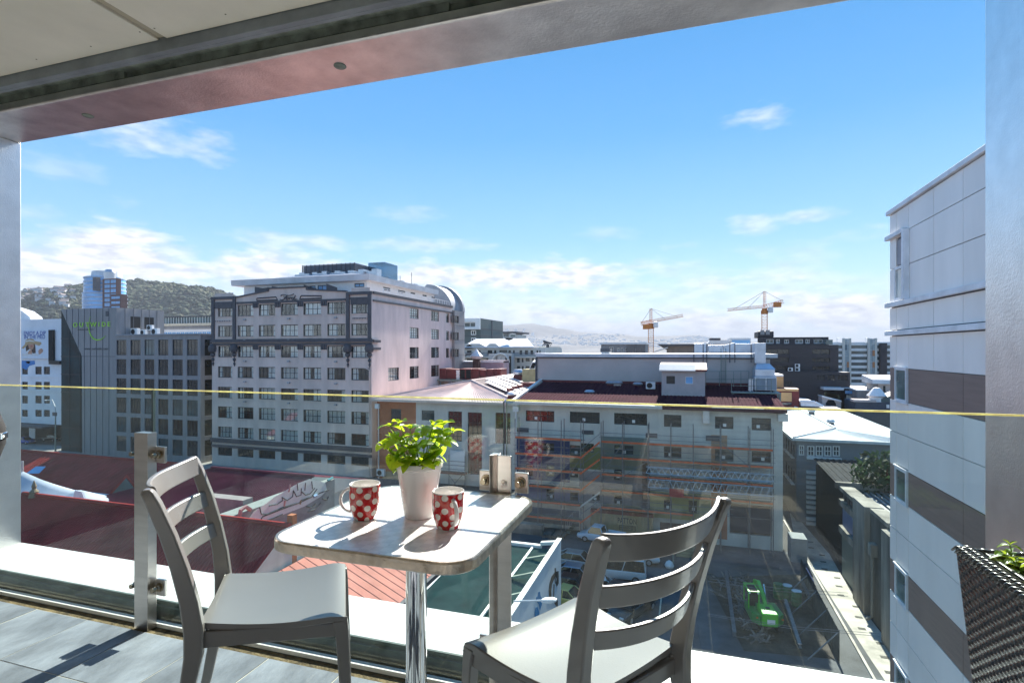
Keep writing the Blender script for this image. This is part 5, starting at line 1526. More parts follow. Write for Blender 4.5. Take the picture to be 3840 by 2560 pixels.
for py in (1248, 1275): p = onY(1890, py, OGY); window(og, 'F', OGY-.3, (a.x+1, b.x-.6, p.z-2.2, p.z+.6), 5, 1, m_wframe, m_dglass, .2, .2)
mb = MB(); mb.box(a.x-1, OGY-1.5, a.z-.45, onY(1940,1240,OGY).x, OGY+21, a.z+.35); mb.build('roof', m_charc, og)
lb = thing('building', 'low pale glass and steel block at the end of the apartments', 'building', (-20, 170, G))
a, b = onY(2020, 1299, 165), onY(2062, 1299, 165); mb = MB(); mb.box(a.x, 165, G, b.x, 180, a.z); mb.build('wall', m_sage, lb)
a, b = onY(2005,1322,120), onY(2042,1330,120); mb = MB(); mb.box(a.x,120,b.z,b.x,124,a.z); mb.box(a.x+.2,120.3,G,a.x+1.2,123,b.z); mb.build('canopy', m_white, lb)
sk_ = thing('skylight', 'tilted black roof skylight with white frame beside the taupe wall', 'skylight', onY(2000, 1380, 100))
q = [onY(x, y, 98) for x, y in ((1984,1383),(1996,1356),(2014,1356),(2006,1383))]
mb = MB(); mb.prism(q, (0,2,.4)); mb.build('frame', m_white, sk_)
q2 = [onY(x, y, 97.9) for x, y in ((1988,1380),(1997,1360),(2010,1360),(2003,1380))]; mb = MB(); mb.prism(q2, (0,.1,0)); mb.build('pane', m_dark, sk_)
a, b = onY(1960,1384,97.8), onY(2014,1395,97.8); mb = MB(); mb.box(a.x, 97.5, b.z-3, b.x, 101, a.z); mb.build('kerb', M('buff_render',(.38,.33,.18),.8), sk_)

# ------------------------------------------------ mural works with scaffolding (the big near block)
SY = 61.0; SX0, SX1 = -18.9, 9.3
sc = thing('building', 'large grey green works with colourful mural panels below a dark maroon roof', 'building', (-5, 70, G))
ze = onY(2400, 1524, SY).z
zS = lambda px, py: onY(px, py, SY).z
def Z5(x): return 1850+.4464*x, 
def r5(l): return [(1850+.4464*a, 1500+.4464*b, 1850+.4464*c, 1500+.4464*d) for a, b, c, d in l]
top_w = r5([(272,84,512,186),(643,95,893,198),(1015,106,1292,213),(1433,120,1580,228),(1862,136,2017,244),(2170,147,2333,258)])
mid_w = r5([(270,350,512,440),(643,375,728,470),(735,360,845,440),(1015,375,1175,465),(1433,388,1580,492),(1862,404,2017,518),(2170,420,2333,532)])
low_w = r5([(270,535,335,640),(445,543,512,640),(645,560,712,650),(1015,580,1080,670),(445,745,512,840),(645,770,712,855),(1015,795,1080,890),(830,790,895,850),(1433,830,1500,930),(1640,840,1710,950)])
vent_w = r5([(180,228,297,270),(745,250,842,288),(1280,275,1378,318),(1785,295,1908,345)])
allh = holes_px('F', SY, top_w+mid_w+low_w)
gx0, gx1 = onY(1850+.4464*1985, 1900, SY).x, onY(1850+.4464*2345, 1900, SY).x
gz1, gz0 = zS(2800, 1500+.4464*875), zS(2800, 1500+.4464*1130)
garage = (gx0, gx1, gz0, gz1)
mb = MB()
facade(mb, 'F', SY, SX0, SX1, G, ze, allh+[garage], .3); mb.quad((SX1,SY,G),(SX1,73,G),(SX1,73,ze+2),(SX1,SY,ze)); mb.quad((SX0,SY,G),(SX0,73,G),(SX0,73,ze+2),(SX0,SY,ze))
mb.build('wall', m_sage, sc)
interior(sc, 'F', SY, SX0, SX1, G, ze, 1.2)
m_redw = _mats['red_room_window']
for i, h in enumerate(holes_px('F', SY, top_w)):
    w = h[1]-h[0]; window(sc, 'F', SY, h, 4 if w > 2.5 else 2, 2, m_frame, m_redw if i == 0 else m_dglass, .22, .09)
for i, h in enumerate(holes_px('F', SY, mid_w)): window(sc, 'F', SY, h, 3 if h[1]-h[0] > 2.4 else 2, 2, m_frame, (m_dglass, m_tglass)[i % 2], .22, .09)
for i, h in enumerate(holes_px('F', SY, low_w)): window(sc, 'F', SY, h, 1, 2, m_frame, m_dglass, .22, .09)
for i, h in enumerate(holes_px('F', SY, vent_w)):
    mb = MB(); mb.box(h[0], SY-.05, h[2], h[1], SY-.003, h[3]); mb.build('louvre_vent', m_charc, sc)
nl = MB(); nl.box(-.16,-.012,-.16,.16,0,.16); nl = nl.mesh('notice', m_white)
for i, h in enumerate(allh):
    if i % 5 != 3: obj('notice', nl, sc, loc=(h[0]+(h[1]-h[0])*(.35+.3*((i*7) % 5)/5), SY+.155, h[2]+(h[3]-h[2])*.3))
mb = MB(); mb.quad((gx0,SY+.9,gz0),(gx1,SY+.9,gz0),(gx1,SY+.9,gz1),(gx0,SY+.9,gz1)); mb.build('roller_door', M('navy_door',(.02,.03,.06),.6), sc)
# painted panels of the mural, thin raised coats on the wall, cut round the windows
def cut(u0, u1, w0, w1, holes):
    mb = MB(); facade(mb, 'F', SY-.012, u0, u1, w0, w1, [(max(a,u0),min(b,u1),max(c,w0),min(d,w1)) for a,b,c,d in holes if a < u1 and b > u0 and c < w1 and d > w0], .012); return mb
def panel(xa, ya, xb, yb, col, name):
    a = onY(1850+.4464*xa, 1500+.4464*ya, SY); b = onY(1850+.4464*xb, 1500+.4464*yb, SY)
    m = M('mural_'+name, col, .75, var=.12, scale=.5)
    cut(a.x, b.x, b.z, a.z, allh+[garage]).build('mural_panel', m, sc)
panel(180,320,642,690,(.035,.055,.17),'navy')
panel(643,380,905,585,(.22,.23,.09),'olive')
panel(906,300,1300,600,(.24,.27,.22),'moss')
panel(180,691,720,880,(.20,.19,.30),'mauve')
panel(721,586,1250,900,(.30,.275,.28),'greige')
panel(1251,500,1315,1000,(.05,.055,.075),'slate')
panel(1316,760,1660,1010,(.44,.42,.20),'lemon')
panel(1661,780,1825,1010,(.40,.40,.22),'pale_lemon')
panel(1830,290,1965,700,(.46,.27,.16),'peach')
panel(1830,701,1965,1170,(.45,.15,.07),'orange')
panel(1400,1020,1828,1150,(.10,.055,.05),'brown')
panel(180,881,720,1060,(.10,.12,.16),'dusk')
# roof
zr_ = onY(2400, 1437, 73).z
mb = MB(); ribbed(mb, (SX0-.3,SY-.5,ze+.15), (SX1+.3,SY-.5,ze+.15), (SX1+.3,73,zr_), (SX0-.3,73,zr_), 70, .05); mb.build('roof_sheet', m_plum, sc)
m_eave = M('eave_pale', (.72,.68,.62), .5, var=.06)
xg = onY(2484, 1524, SY).x
mb = MB(); mb.box(SX0-.3, SY-.85, ze-.12, xg, SY-.5, ze+.22); mb.build('gutter', m_eave, sc)
mb = MB(); mb.box(xg+.02, SY-.80, ze-.16, SX1+.3, SY-.5, ze+.18); mb.build('gutter', m_plum, sc)
for k in range(5): 
    x = onY(2668+k*38, 1530, SY).x; mb = MB(); mb.box(x, SY-.84, ze+.19, x+1.05, SY-.52, ze+.26); mb.build('gutter_patch', m_eave, sc)
mb = MB(); mb.hexa([(SX0-.5,SY-.6,ze+.2),(SX0-.1,SY-.6,ze+.2),(SX0-.1,73,zr_+.1),(SX0-.5,73,zr_+.1),(SX0-.5,SY-.6,ze+.45),(SX0-.1,SY-.6,ze+.45),(SX0-.1,73,zr_+.35),(SX0-.5,73,zr_+.35)]); mb.build('verge', m_eave, sc)
p = onY(2648, 1556, SY-.3); mb = MB(); mb.box(p.x-.32, SY-.5, p.z-.85, p.x+.32, SY-.004, ze-.15); mb.build('flue', m_alu, sc)
mb = MB(); x = SX0-.1; mb.tube([(x, SY-.3, ze-.5), (x, SY-.3, G)], .09, 8); mb.box(x-.35, SY-.5, ze-1.0, x+.35, SY-.1, ze-.4); mb.build('downpipe', m_white, sc)
mb = MB(); mb.box(SX1-.5, SY-.55, ze-1.0, SX1+.4, SY-.02, ze-.25); mb.build('rainwater_box', m_eave, sc)
# upper storey wall
uz = onY(2400, 1344, 73).z
ux0, ux1 = onY(2015, 1400, 73).x, onY(2888, 1400, 73).x
up = thing('building', 'long windowless taupe upper storey with a bright white roof edge', 'building', (-5, 78, zr_))
mb = MB(); mb.box(ux0, 73, G, ux1, 90, uz); mb.build('wall', m_upper, up)
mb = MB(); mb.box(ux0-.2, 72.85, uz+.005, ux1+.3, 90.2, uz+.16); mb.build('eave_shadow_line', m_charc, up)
mb = MB(); mb.box(ux0-.1, 72.7, uz+.165, ux1+.8, 90, uz+.62); mb.build('roof_edge', m_bright, up)
mb = MB(); mb.box(ux0, 72.7, zr_-.3, ux1, 72.99, zr_+.25); mb.build('flashing', m_mred, up)
mb = MB(); mb.box(ux0-.25, 72.8, zr_, ux0-.01, 73.3, uz); mb.build('corner_trim', m_charc, up)
# small shed on the roof
s0, s1 = onY(2481, 1478, 66), onY(2644, 1392, 66)
shd = thing('roof_shed', 'small pale shed with maroon roof standing on the plum roof', 'shed', ((s0.x+s1.x)/2, 68, s0.z))
sh_h = holes_px('F', 66, [(2499,1409,2531,1439),(2570,1411,2599,1439)])
mb = MB(); shell(mb, s0.x, s1.x, 66, 71, s0.z-.6, s1.z, sh_h, depth=.12); mb.build('wall', M('shed_wall',(.42,.39,.385),.7,var=.06), shd)
window(shd, 'F', 66, sh_h[0], 1, 2, m_frame, m_dglass, .1, .06); window(shd, 'F', 66, sh_h[1], 1, 1, m_wframe, m_bglass, .1, .06)
rt_ = onY(2550, 1359, 69).z
mb = MB(); mb.prism([(s0.x-.2,65.7,s1.z+.01),(s0.x-.2,65.7,s1.z+.22),(s0.x-.2,68.7,rt_),(s0.x-.2,71.4,s1.z+.22),(s0.x-.2,71.4,s1.z+.01)], (s1.x-s0.x+.4,0,0)); mb.build('roof', m_mred, shd)
mb = MB(); v = (s1.x-s0.x)*.78; mb.hexa([(s0.x-.25,65.5,s1.z+.0),(s0.x+v,65.5,s1.z+.0),(s0.x+v,66.6,s1.z+.62),(s0.x-.25,66.6,s1.z+.62),(s0.x-.25,65.5,s1.z+.12),(s0.x+v,65.5,s1.z+.12),(s0.x+v,66.6,s1.z+.78),(s0.x-.25,66.6,s1.z+.78)]); mb.build('translucent_sheet', m_eave, shd)
for px, py, lb in ((2290,1443,'pale mushroom vent left of a pair below the taupe wall'),(2316,1443,'white square vent right of the paired mushroom vents'),(2392,1448,'mushroom vent between the vent pair and the roof air conditioner'),(2211,1478,'lone mushroom vent low on the plum roof')):
    d = 71.5 if py < 1460 else 67; p = onY(px, py+14, d); vent((p.x, d, p.z), .55, 1.0, lb, m_upper if px == 2316 else None)
p = onY(2440, 1460, 69); ac_unit((p.x, 69, p.z), 0, 'white air conditioner left of the shed on the plum roof', 1.25)
# ducts and air handling plant
dk = thing('duct_run', 'silver ventilation duct along the taupe wall dropping to a louvred unit', 'duct', onY(2750, 1400, 72))
DY = 72.0
def d4(x, y): return 2400+.4252*x, 1050+.4252*y
def dbox(xa, ya, xb, yb, y0, y1, m, name, bev=.03):
    a = onY(*d4(xa, ya), y0); b = onY(*d4(xb, yb), y0); mb = MB(); mb.box(a.x, y0, b.z, b.x, y1, a.z); return mb.build(name, m, dk, bevel=bev)
for xa, xb, ya, yb in ((475,560,558,640),(604,735,572,635),(840,1010,560,640)): dbox(xa, ya, xb, yb, DY+3, DY+5.2, m_silver, 'duct')
a = onY(*d4(560, 560), DY+3); b = onY(*d4(608, 640), DY+3); mb = MB(); mb.hexa([(a.x+.02,DY+3,b.z),(b.x-.1,DY+3.2,b.z+.2),(b.x-.1,DY+5,b.z+.2),(a.x+.02,DY+5.2,b.z),(a.x+.02,DY+3,a.z),(b.x-.1,DY+3.2,a.z-.3),(b.x-.1,DY+5,a.z-.3),(a.x+.02,DY+5.2,a.z)]); mb.build('duct_reducer', m_silver, dk)
a = onY(*d4(738, 570), DY+3); b = onY(*d4(838, 640), DY+3); mb = MB(); mb.hexa([(a.x,DY+3.1,b.z+.2),(b.x,DY+3,b.z),(b.x,DY+5.2,b.z),(a.x,DY+5,b.z+.2),(a.x,DY+3.1,a.z-.1),(b.x,DY+3,a.z+.3),(b.x,DY+5.2,a.z+.3),(a.x,DY+5,a.z-.1)]); mb.build('duct_reducer', m_silver, dk)
dbox(1012, 555, 1110, 735, DY-.2, DY+2.6, m_silver, 'duct_drop'); 
a = onY(*d4(1012, 737), DY-1); b = onY(*d4(1190, 785), DY-1); c_ = onY(*d4(1035, 737), DY-1); d_ = onY(*d4(1150, 737), DY-1)
mb = MB(); mb.hexa([(a.x,DY-1.5,b.z),(b.x,DY-1.5,b.z),(b.x,DY+2.4,b.z),(a.x,DY+2.4,b.z),(c_.x,DY-.6,a.z),(d_.x,DY-.6,a.z),(d_.x,DY+2,a.z),(c_.x,DY+2,a.z)]); mb.build('transition', m_silver, dk)
dbox(1015, 787, 1190, 850, DY-1.6, DY+2.4, m_silver, 'plenum'); dbox(1010, 852, 1205, 975, DY-2.2, DY+2.4, m_silver, 'air_handler')
for xa, xb in ((1024,1106),(1118,1202)):
    a = onY(*d4(xa, 864), DY-2.25); b = onY(*d4(xb, 968), DY-2.25)
    mb = MB(); mb.box(a.x, DY-2.26, b.z, b.x, DY-2.215, a.z)
    for k in range(14): z = b.z+(a.z-b.z)*k/14; mb.box(a.x+.05, DY-2.33, z, b.x-.05, DY-2.265, z+.1)
    mb.build('louvre_face', M('louvre_mid',(.30,.33,.36),.5) if 'louvre_mid' not in _mats else _mats['louvre_mid'], dk)
for xs in (475, 558, 590, 795, 840, 985):
    a = onY(*d4(xs, 560), DY-.1); b = onY(*d4(xs, 728), DY-.1); mb = MB(); mb.tube([(a.x,72.5,a.z),(a.x,72.5,b.z)], .06, 5); mb.build('bracket', m_charc, dk)
dk2 = thing('steel_platform', 'grey steel platform with railings carrying the air handler over the plum roof', 'platform', onY(2830, 1480, 68))
a, b = onY(*d4(805, 985), 68.0), onY(*d4(1240, 1003), 68.0)
mb = MB(); mb.box(a.x, 67.5, b.z, b.x, 74, a.z); mb.build('deck', m_galv, dk2)
for xs in (815, 828, 1215, 1235): p = onY(*d4(xs, 1003), 67.6); mb = MB(); mb.tube([(p.x,67.6,p.z),(p.x,67.6,p.z-3.0)], .10, 6); mb.build('leg', m_galv, dk2)
def rail(pts, h, name, par):
    mb = MB()
    for (p, q) in zip(pts, pts[1:]):
        for zz_ in (h, h*.5): mb.tube([p+Vector((0,0,zz_)), q+Vector((0,0,zz_))], .03, 5)
    for p in pts: mb.tube([p, p+Vector((0,0,h))], .035, 5)
    return mb.build(name, m_galv, par)
rail([Vector((onY(*d4(x, 940), 72.2).x, 72.2, onY(*d4(x, 945), 72.2).z)) for x in (580, 700, 825, 890, 960)], 2.2*.9, 'railing', dk2)
rail([Vector((a.x, 67.6, a.z)), Vector((a.x+2.6, 67.6, a.z)), Vector((a.x+4.2, 67.6, a.z))], 1.5, 'railing', dk2)
mb = MB()
for k, xs in enumerate((962, 972, 990)): p = onY(*d4(xs, 870), 69.5); q = onY(*d4(xs, 980), 69.5); mb.tube([(p.x,69.5,p.z),(p.x,69.5,q.z)], .11, 6)
mb.build('pipework', m_alu, dk2, kind='stuff')
ld = thing('wall_ladder', 'steel cat ladder fixed to the taupe wall below the duct', 'ladder', onY(2714, 1440, 72.7))
p, q = onY(2704, 1345, 72.6), onY(2722, 1434, 72.6)
for x in (p.x, q.x):
    mb = MB(); mb.tube([(x,72.6,q.z),(x,72.6,p.z+1.0),(x,72.9,p.z+1.3)], .045, 5); mb.build('stile', m_galv, ld)
for k in range(13): z = q.z+(p.z-q.z)*k/12; mb = MB(); mb.tube([(p.x,72.6,z),(q.x,72.6,z)], .03, 5); mb.build('rung', m_galv, ld)
# orange and maroon boxes beyond the plant
ob = thing('rooftop_block', 'orange and maroon rooftop block right of the air handler', 'rooftop block', onY(2960, 1500, 107))
def bpx(xa, ya, xb, yb, y0, y1, m, name, par):
    a = onY(xa, ya, y0); b = onY(xb, yb, y0); mb = MB(); mb.box(a.x, y0, b.z, b.x, y1, a.z); return mb.build(name, m, par)
m_tan = M('tan_orange', (.52,.33,.15), .7, var=.08)
bpx(2905,1412,2938,1456,109,115,m_tan,'tan_box',ob); bpx(2905,1404,2938,1411.8,108.8,115.2,m_bright,'tan_box_roof',ob)
bpx(2912,1456,2997,1700,106,108.9,m_mred,'maroon_wall',ob); bpx(2912,1457,2994,1467,105.7,105.98,m_tan,'fascia',ob); bpx(2930,1471,2969,1505,105.7,105.98,m_tan,'orange_panel',ob)
bpx(2932,1508,2968,1519,105.8,105.98,m_dglass,'window',ob)

# ------------------------------------------------ scaffold in front of the mural works
sf = thing('scaffold', 'tall tube scaffold with orange toe boards and stair across the mural works', 'scaffold', (-6, 60, G))
m_toe = M('toe_board', (.60,.12,.04), .6, var=.15, scale=3)
SFY0, SFY1 = 58.9, 60.4
def fx5(x, y=700): return onY(1850+.4464*x, 1500+.4464*y, SFY0).x
def fz5(y, x=1000): return onY(1850+.4464*x, 1500+.4464*y, SFY0).z
xs_l = [fx5(v) for v in (183, 375, 570, 735)]
xs_r = [fx5(v) for v in (905, 1085, 1300, 1490, 1680, 1912, 2155, 2352)]
lift_l = [fz5(v, 450) for v in (330, 468, 595, 735, 865, 995)]
lift_r = [fz5(v, 1300) for v in (375, 510, 655, 795, 940)]
for x in xs_l+xs_r:
    zt = lift_l[0]+2.2 if x in xs_l else lift_r[0]+2.2
    for y in (SFY0, SFY1):
        mb = MB(); mb.tube([(x,y,G),(x,y,zt)], .05, 6); mb.build('standard', m_scaff if y > SFY0 or x in xs_l[1:3] else m_scaffr, sf) if False else mb.build('standard', m_scaff, sf)
for xs_, lifts in ((xs_l, lift_l), (xs_r, lift_r)):
    for z in lifts:
        for xa, xb in zip(xs_, xs_[1:]):
            if z == lifts[-1] and xa > xs_r[3]: continue
            if z < gz1+.6 and xa > gx0-.5 and xs_ is xs_r: continue
            mb = MB(); mb.box(xa+.05, SFY0-.04, z, xb-.05, SFY0-.005, z+.20); mb.build('toe_board', m_toe, sf)
            mb = MB(); mb.box(xa+.05, SFY0+.02, z-.07, xb-.05, SFY1-.05, z-.02); mb.build('platform', m_galv, sf)
        for zz_ in (.55, 1.05):
            x_end = xs_[-1] if not (z < gz1+.6 and xs_ is xs_r) else gx0
            mb = MB(); mb.tube([(xs_[0]-.2,SFY0,z+zz_),(x_end+.2,SFY0,z+zz_)], .028, 5); mb.build('guard_rail', m_scaff, sf)
        mb = MB(); mb.tube([(xs_[0]-.2,SFY1,z-.1),(xs_[-1]+.2,SFY1,z-.1)], .03, 5); mb.build('ledger', m_scaff, sf)
# braces
for (xa, xb, za_, zb_) in ((xs_l[1],xs_l[2],lift_l[2],lift_l[3]),(xs_l[2],xs_l[3],lift_l[3],lift_l[1]),(xs_l[1],xs_l[2],lift_l[4],lift_l[3]),(xs_r[0],xs_r[1],lift_r[2],lift_r[0]),(xs_r[1],xs_r[2],lift_r[2],lift_r[1]),(xs_r[5],xs_r[6],lift_r[0]+.6,lift_r[1]),(xs_r[6],xs_r[5],lift_r[2],lift_r[1]),(xs_r[2],xs_r[1],lift_r[4],lift_r[3])):
    mb = MB(); mb.tube([(xa,SFY0-.06,za_),(xb,SFY0-.06,zb_)], .035, 5); mb.build('brace', m_scaff, sf)
# stair tower
xa, xb = fx5(735), fx5(900)
for k in range(5):
    z0_ = fz5(470+k*140, 740)-.0; z1_ = fz5(370+k*140, 890)
    z0_ = lift_l[k+1]-.05 if k < 5 else G; z1_ = lift_l[k]
    mb = MB(); mb.hexa([(xa,58.3,z0_),(xb,58.3,z1_),(xb,58.36,z1_),(xa,58.36,z0_),(xa,58.3,z0_+.22),(xb,58.3,z1_+.22),(xb,58.36,z1_+.22),(xa,58.36,z0_+.22)]); mb.build('stair_stringer', m_toe if k != 3 else m_alu, sf)
    for q in range(8):
        f = (q+.5)/8; mb = MB(); mb.box(xa+(xb-xa)*f-.14, 58.37, z0_+(z1_-z0_)*f, xa+(xb-xa)*f+.14, 58.88, z0_+(z1_-z0_)*f+.04); mb.build('tread', m_galv, sf)
    mb = MB(); mb.tube([(xa,58.3,z0_+1.0),(xb,58.3,z1_+1.0)], .03, 5); mb.build('stair_rail', m_scaff, sf)
# lattice beams
for (yt, yb_, xL, xR) in ((585,640,1285,2350),(690,760,1300,2350)):
    for yy, dz in ((SFY0-.35, 0), (SFY1-.1, .1)):
        zt, zb_ = fz5(yt, 1800)+dz, fz5(yb_, 1800)+dz
        x0_, x1_ = fx5(xL), fx5(xR)
        mb = MB(); mb.tube([(x0_,yy,zt),(x1_,yy,zt)], .045, 6); mb.tube([(x0_,yy,zb_),(x1_,yy,zb_)], .045, 6)
        n = 19
        for k in range(n):
            u, v = x0_+(x1_-x0_)*k/n, x0_+(x1_-x0_)*(k+.5)/n; w = x0_+(x1_-x0_)*(k+1)/n
            mb.tube([(u,yy,zb_),(v,yy,zt)], .035, 5); mb.tube([(v,yy,zt),(w,yy,zb_)], .035, 5)
        mb.build('lattice_beam', m_alu, sf)
mb = MB(); p = (fx5(1500)+fx5(1780))/2; mb.box(fx5(1480), SFY0-.5, fz5(805,1600), fx5(1600), SFY0-.42, fz5(740,1600)); mb.build('red_tarpaulin', M('red_tarp',(.35,.03,.04),.6,var=.2), sf)

# ------------------------------------------------ white panelled block at the right
m_pan = M('white_panel', (.92,.87,.815), .42, var=.05, scale=.8, stretch=(1,1,.3), spec=.4, rand=.03)
m_brown = M('brown_panel', (.25,.175,.145), .5, var=.08, scale=.8, stretch=(1,1,14), rand=.04)
m_joint = M('panel_joint', (.20,.21,.23), .7)
m_sill = M('white_trim', (.78,.79,.81), .45)
WX = 6.54
wp = thing('building', 'white panelled block with brown bands and a projecting fin at the right', 'building', (8, 12, G))
wy = lambda px: onX(px, 1310, WX).y
ycor, yw0, yw1, yj1, yj2 = wy(3341), wy(3365), wy(3410), wy(3506), wy(3617)
Wz = 5.86
mb = MB(); mb.box(WX+.02, -2, G, WX+9, ycor-.01, Wz-.02); mb.build('core', m_joint, wp)
pcache = {}
def wpanel(y0, y1, z0, z1, mat, proud=.03, name='panel'):
    g = .012
    mb = MB(); mb.box(WX-proud, y0+g, z0+g, WX+.018, y1-g, z1-g); return mb.build(name, mat, wp)
ystrips = [(yw0, ycor), (yw1, yw0), (yj1, yw1), (yj2, yj1), (yj2-4.2, yj2), (yj2-8.4, yj2-4.2), (-2, yj2-8.4)]
lv = [5.80, 4.62, 3.60, 2.81]
def zl(py, px=3345): return onX(px, py, WX).z
z1139, z1244, z1377, z1493 = zl(1145), zl(1250), zl(1377), zl(1493)
for i, (a, b) in enumerate(ystrips):
    if i == 1:
        zA, zB, zC = zl(893, 3370), zl(1000, 3370), zl(1128, 3370)
        wpanel(a, b, zA, Wz-.1, m_pan)
        mb = MB(); mb.box(WX-.01, a+.012, zB+.06, WX+.018, b-.012, zA-.06); mb.build('spandrel', M('violet_grey_panel', (.22,.22,.27), .4, var=.08), wp)
        window(wp, 'L', WX-.14, (a+.05, b-.02, zC, zB-.02), 1, 1, m_sill, M('pale_window',(.35,.42,.42),.08,var=.2,scale=.5,spec=.9), .12, .09)
        wpanel(a, b, z1244+.1, z1139-.1, m_pan); wpanel(a, b, z1377, z1244-.1, m_pan)
        continue
    if i == 0:
        for z0, z1 in ((zl(893), Wz-.1), (zl(1012), zl(893)), (z1139, zl(1012))): wpanel(a, b, z0, z1, m_pan)
    elif i in (2, 3) or True:
        zz_ = [Wz-.1, 4.35, 2.95+.0, z1139]
        zz_ = [Wz-.1, onX(3506, 808, WX).z, onX(3506, 953, WX).z, z1139]
        for z0, z1 in zip(zz_[1:], zz_): wpanel(a, b, z0, z1, m_pan)
    wpanel(a, b, z1244+.1, z1139-.1, m_pan)
    if i == 2: wpanel(yj1+.0, b, z1377, z1244-.1, m_pan)
    else: wpanel(a, b, z1377, z1244-.1, m_pan)
per = (zl(1377)-zl(2091, 3345))/2
per = 3.19
ylow = [(yw0, ycor), (yw1, yw0), (yj2, yw1), (yj2-4.2, yj2), (yj2-8.4, yj2-4.2), (-2, yj2-8.4)]
m_wcap = M('teal_room_window', (.13,.18,.16), .06, var=.5, scale=.6, spec=.9)
for k in range(7):
    zt = z1377-per*k
    for i, (a, b) in enumerate(ylow):
        if i == 1:
            window(wp, 'L', WX-.16, (a+.02, b-.02, zt-1.04, zt), 1, 1, m_sill, m_wcap, .15, .06)
            mb = MB(); mb.box(WX-.10, a-.02, zt+.0, WX-.032, b+.1, zt+.05); mb.build('head_trim', m_sill, wp)
            mb = MB(); mb.box(WX-.10, a-.02, zt-1.10, WX-.032, b+.02, zt-1.045); mb.build('sill', m_sill, wp)
            mb = MB(); mb.box(WX-.05, a+.06, zt-1.0, WX-.04, b-.1, zt-.28) if False else None
        else:
            wpanel(a, b, zt-1.05, zt, m_brown, .028)
        if i != 1: pass
        wpanel(a, b, zt-2.10, zt-1.05-(.06 if i == 1 else 0), m_pan); wpanel(a, b, zt-per+(.06 if i == 1 else 0), zt-2.10, m_pan)
mb = MB(); mb.box(WX-.12, -2, Wz-.08, WX+9, ycor+.12, Wz+.06); mb.build('coping', m_sill, wp, bevel=.01)
for z in (z1139, z1244): mb = MB(); mb.box(WX-.16, -2, z-.075, WX-.031, ycor+.1, z+.075); mb.build('ledge_band', m_sill, wp, bevel=.008)
mb = MB(); mb.box(WX-.16, yw1+.1, zl(893)-.07, WX-.031, ycor+.1, zl(893)+.07); mb.build('ledge_band', m_sill, wp, bevel=.008)
mb = MB(); mb.box(WX-.19, yw1-.10, z1139+.08, WX-.032, yw1+.095, zl(862, 3405)); mb.build('fin', m_sill, wp, bevel=.008)

# ------------------------------------------------ black stepped apartments
KY = 125.0
m_blk = M('black_cladding', (.035,.032,.038), .55, var=.15, scale=.4, stretch=(.5,.5,3))
blk = thing('building', 'black stepped apartment block with ribbon windows behind the air handler', 'building', (45, 112, G))
def k4(x, y): return 2800+.2551*x, 1200+.2551*y
def kh(l, Y): return holes_px('F', Y, [(*k4(a,b), *k4(c,d)) for a,b,c,d in l])
def kx(x, Y): return onY(2800+.2551*x, 1300, Y).x
def kz(y, x, Y): return onY(2800+.2551*x, 1200+.2551*y, Y).z
hA = kh([(290,425,625,505),(960,425,1225,505),(390,545,625,625),(960,555,1225,625),(420,670,625,745),(960,675,1225,740)], KY)
mb = MB(); zpod = kz(752, 900, KY); facade(mb, 'F', KY, kx(250,KY), kx(1350,KY), zpod, kz(365,800,KY), hA, .4)
mb.quad((kx(250,KY),KY,kz(365,800,KY)),(kx(1350,KY),KY,kz(365,800,KY)),(kx(1350,KY),KY+14,kz(365,800,KY)),(kx(250,KY),KY+14,kz(365,800,KY)))
mb.build('wall', m_blk, blk)
for h in hA: window(blk, 'F', KY, h, 4, 1, m_frame, m_dglass, .35, .1)
hP = kh([(1030,803,1152,890),(1182,803,1303,892),(1332,803,1490,895),(560,895,665,960)], KY-3)
mb = MB(); facade(mb, 'F', KY-3, kx(150,KY), kx(1520,KY-3), G, zpod, hP, .3); mb.quad((kx(150,KY),KY-3,zpod),(kx(1520,KY-3),KY-3,zpod),(kx(1520,KY-3),KY-.01,zpod),(kx(150,KY),KY-.01,zpod)); mb.build('podium_wall', m_blk, blk)
for h in hP: window(blk, 'F', KY-3, h, 3, 1, m_frame, m_dglass, .25, .12)
hT = kh([(285,280,400,345),(430,280,490,345),(550,285,625,345),(710,282,830,345),(865,282,930,345),(985,282,1120,345)], KY+3)
zT0, zT1 = kz(360,800,KY), kz(250,800,KY+3)
mb = MB(); facade(mb, 'F', KY+3, kx(160,KY+3), kx(1205,KY+3), zT0-.5, zT1, hT, .3); mb.quad((kx(160,KY+3),KY+3,zT1),(kx(1205,KY+3),KY+3,zT1),(kx(1205,KY+3),KY+13,zT1),(kx(160,KY+3),KY+13,zT1)); mb.build('top_storey', m_blk, blk)
for h in hT: window(blk, 'F', KY+3, h, 2, 1, m_wframe, m_tglass, .25, .14)
mb = MB(); mb.box(kx(1120,KY+3), KY+.2, zT0+.01, kx(1215,KY+3), KY+2.9, zT0+1.0); mb.build('balustrade', m_tglass, blk)
mb = MB(); mb.box(kx(165,KY+4), KY+4, zT1+.01, kx(400,KY+4), KY+11, kz(162,280,KY+4)); mb.build('lift_house', m_blk, blk, bevel=.2)
for f in (.28, .62): mb = MB(); x = kx(165,KY+4)+f*(kx(400,KY+4)-kx(165,KY+4)); mb.box(x-.4, KY+3.9, zT1+.6, x+.4, KY+3.995, zT1+1.6); mb.build('louvre', m_greyw, blk)
p = onY(*k4(690, 745), KY-1.4); 
for i, (dx, dz, lb) in enumerate(((-.6, 0, 'left white condenser on the black podium'), (.7, 0, 'right lower white condenser on the black podium'), (.7, .8, 'upper white condenser stacked on the black podium'))): ac_unit((p.x+dx, KY-1.4, zpod+dz+.002), 0, lb, 1.0)
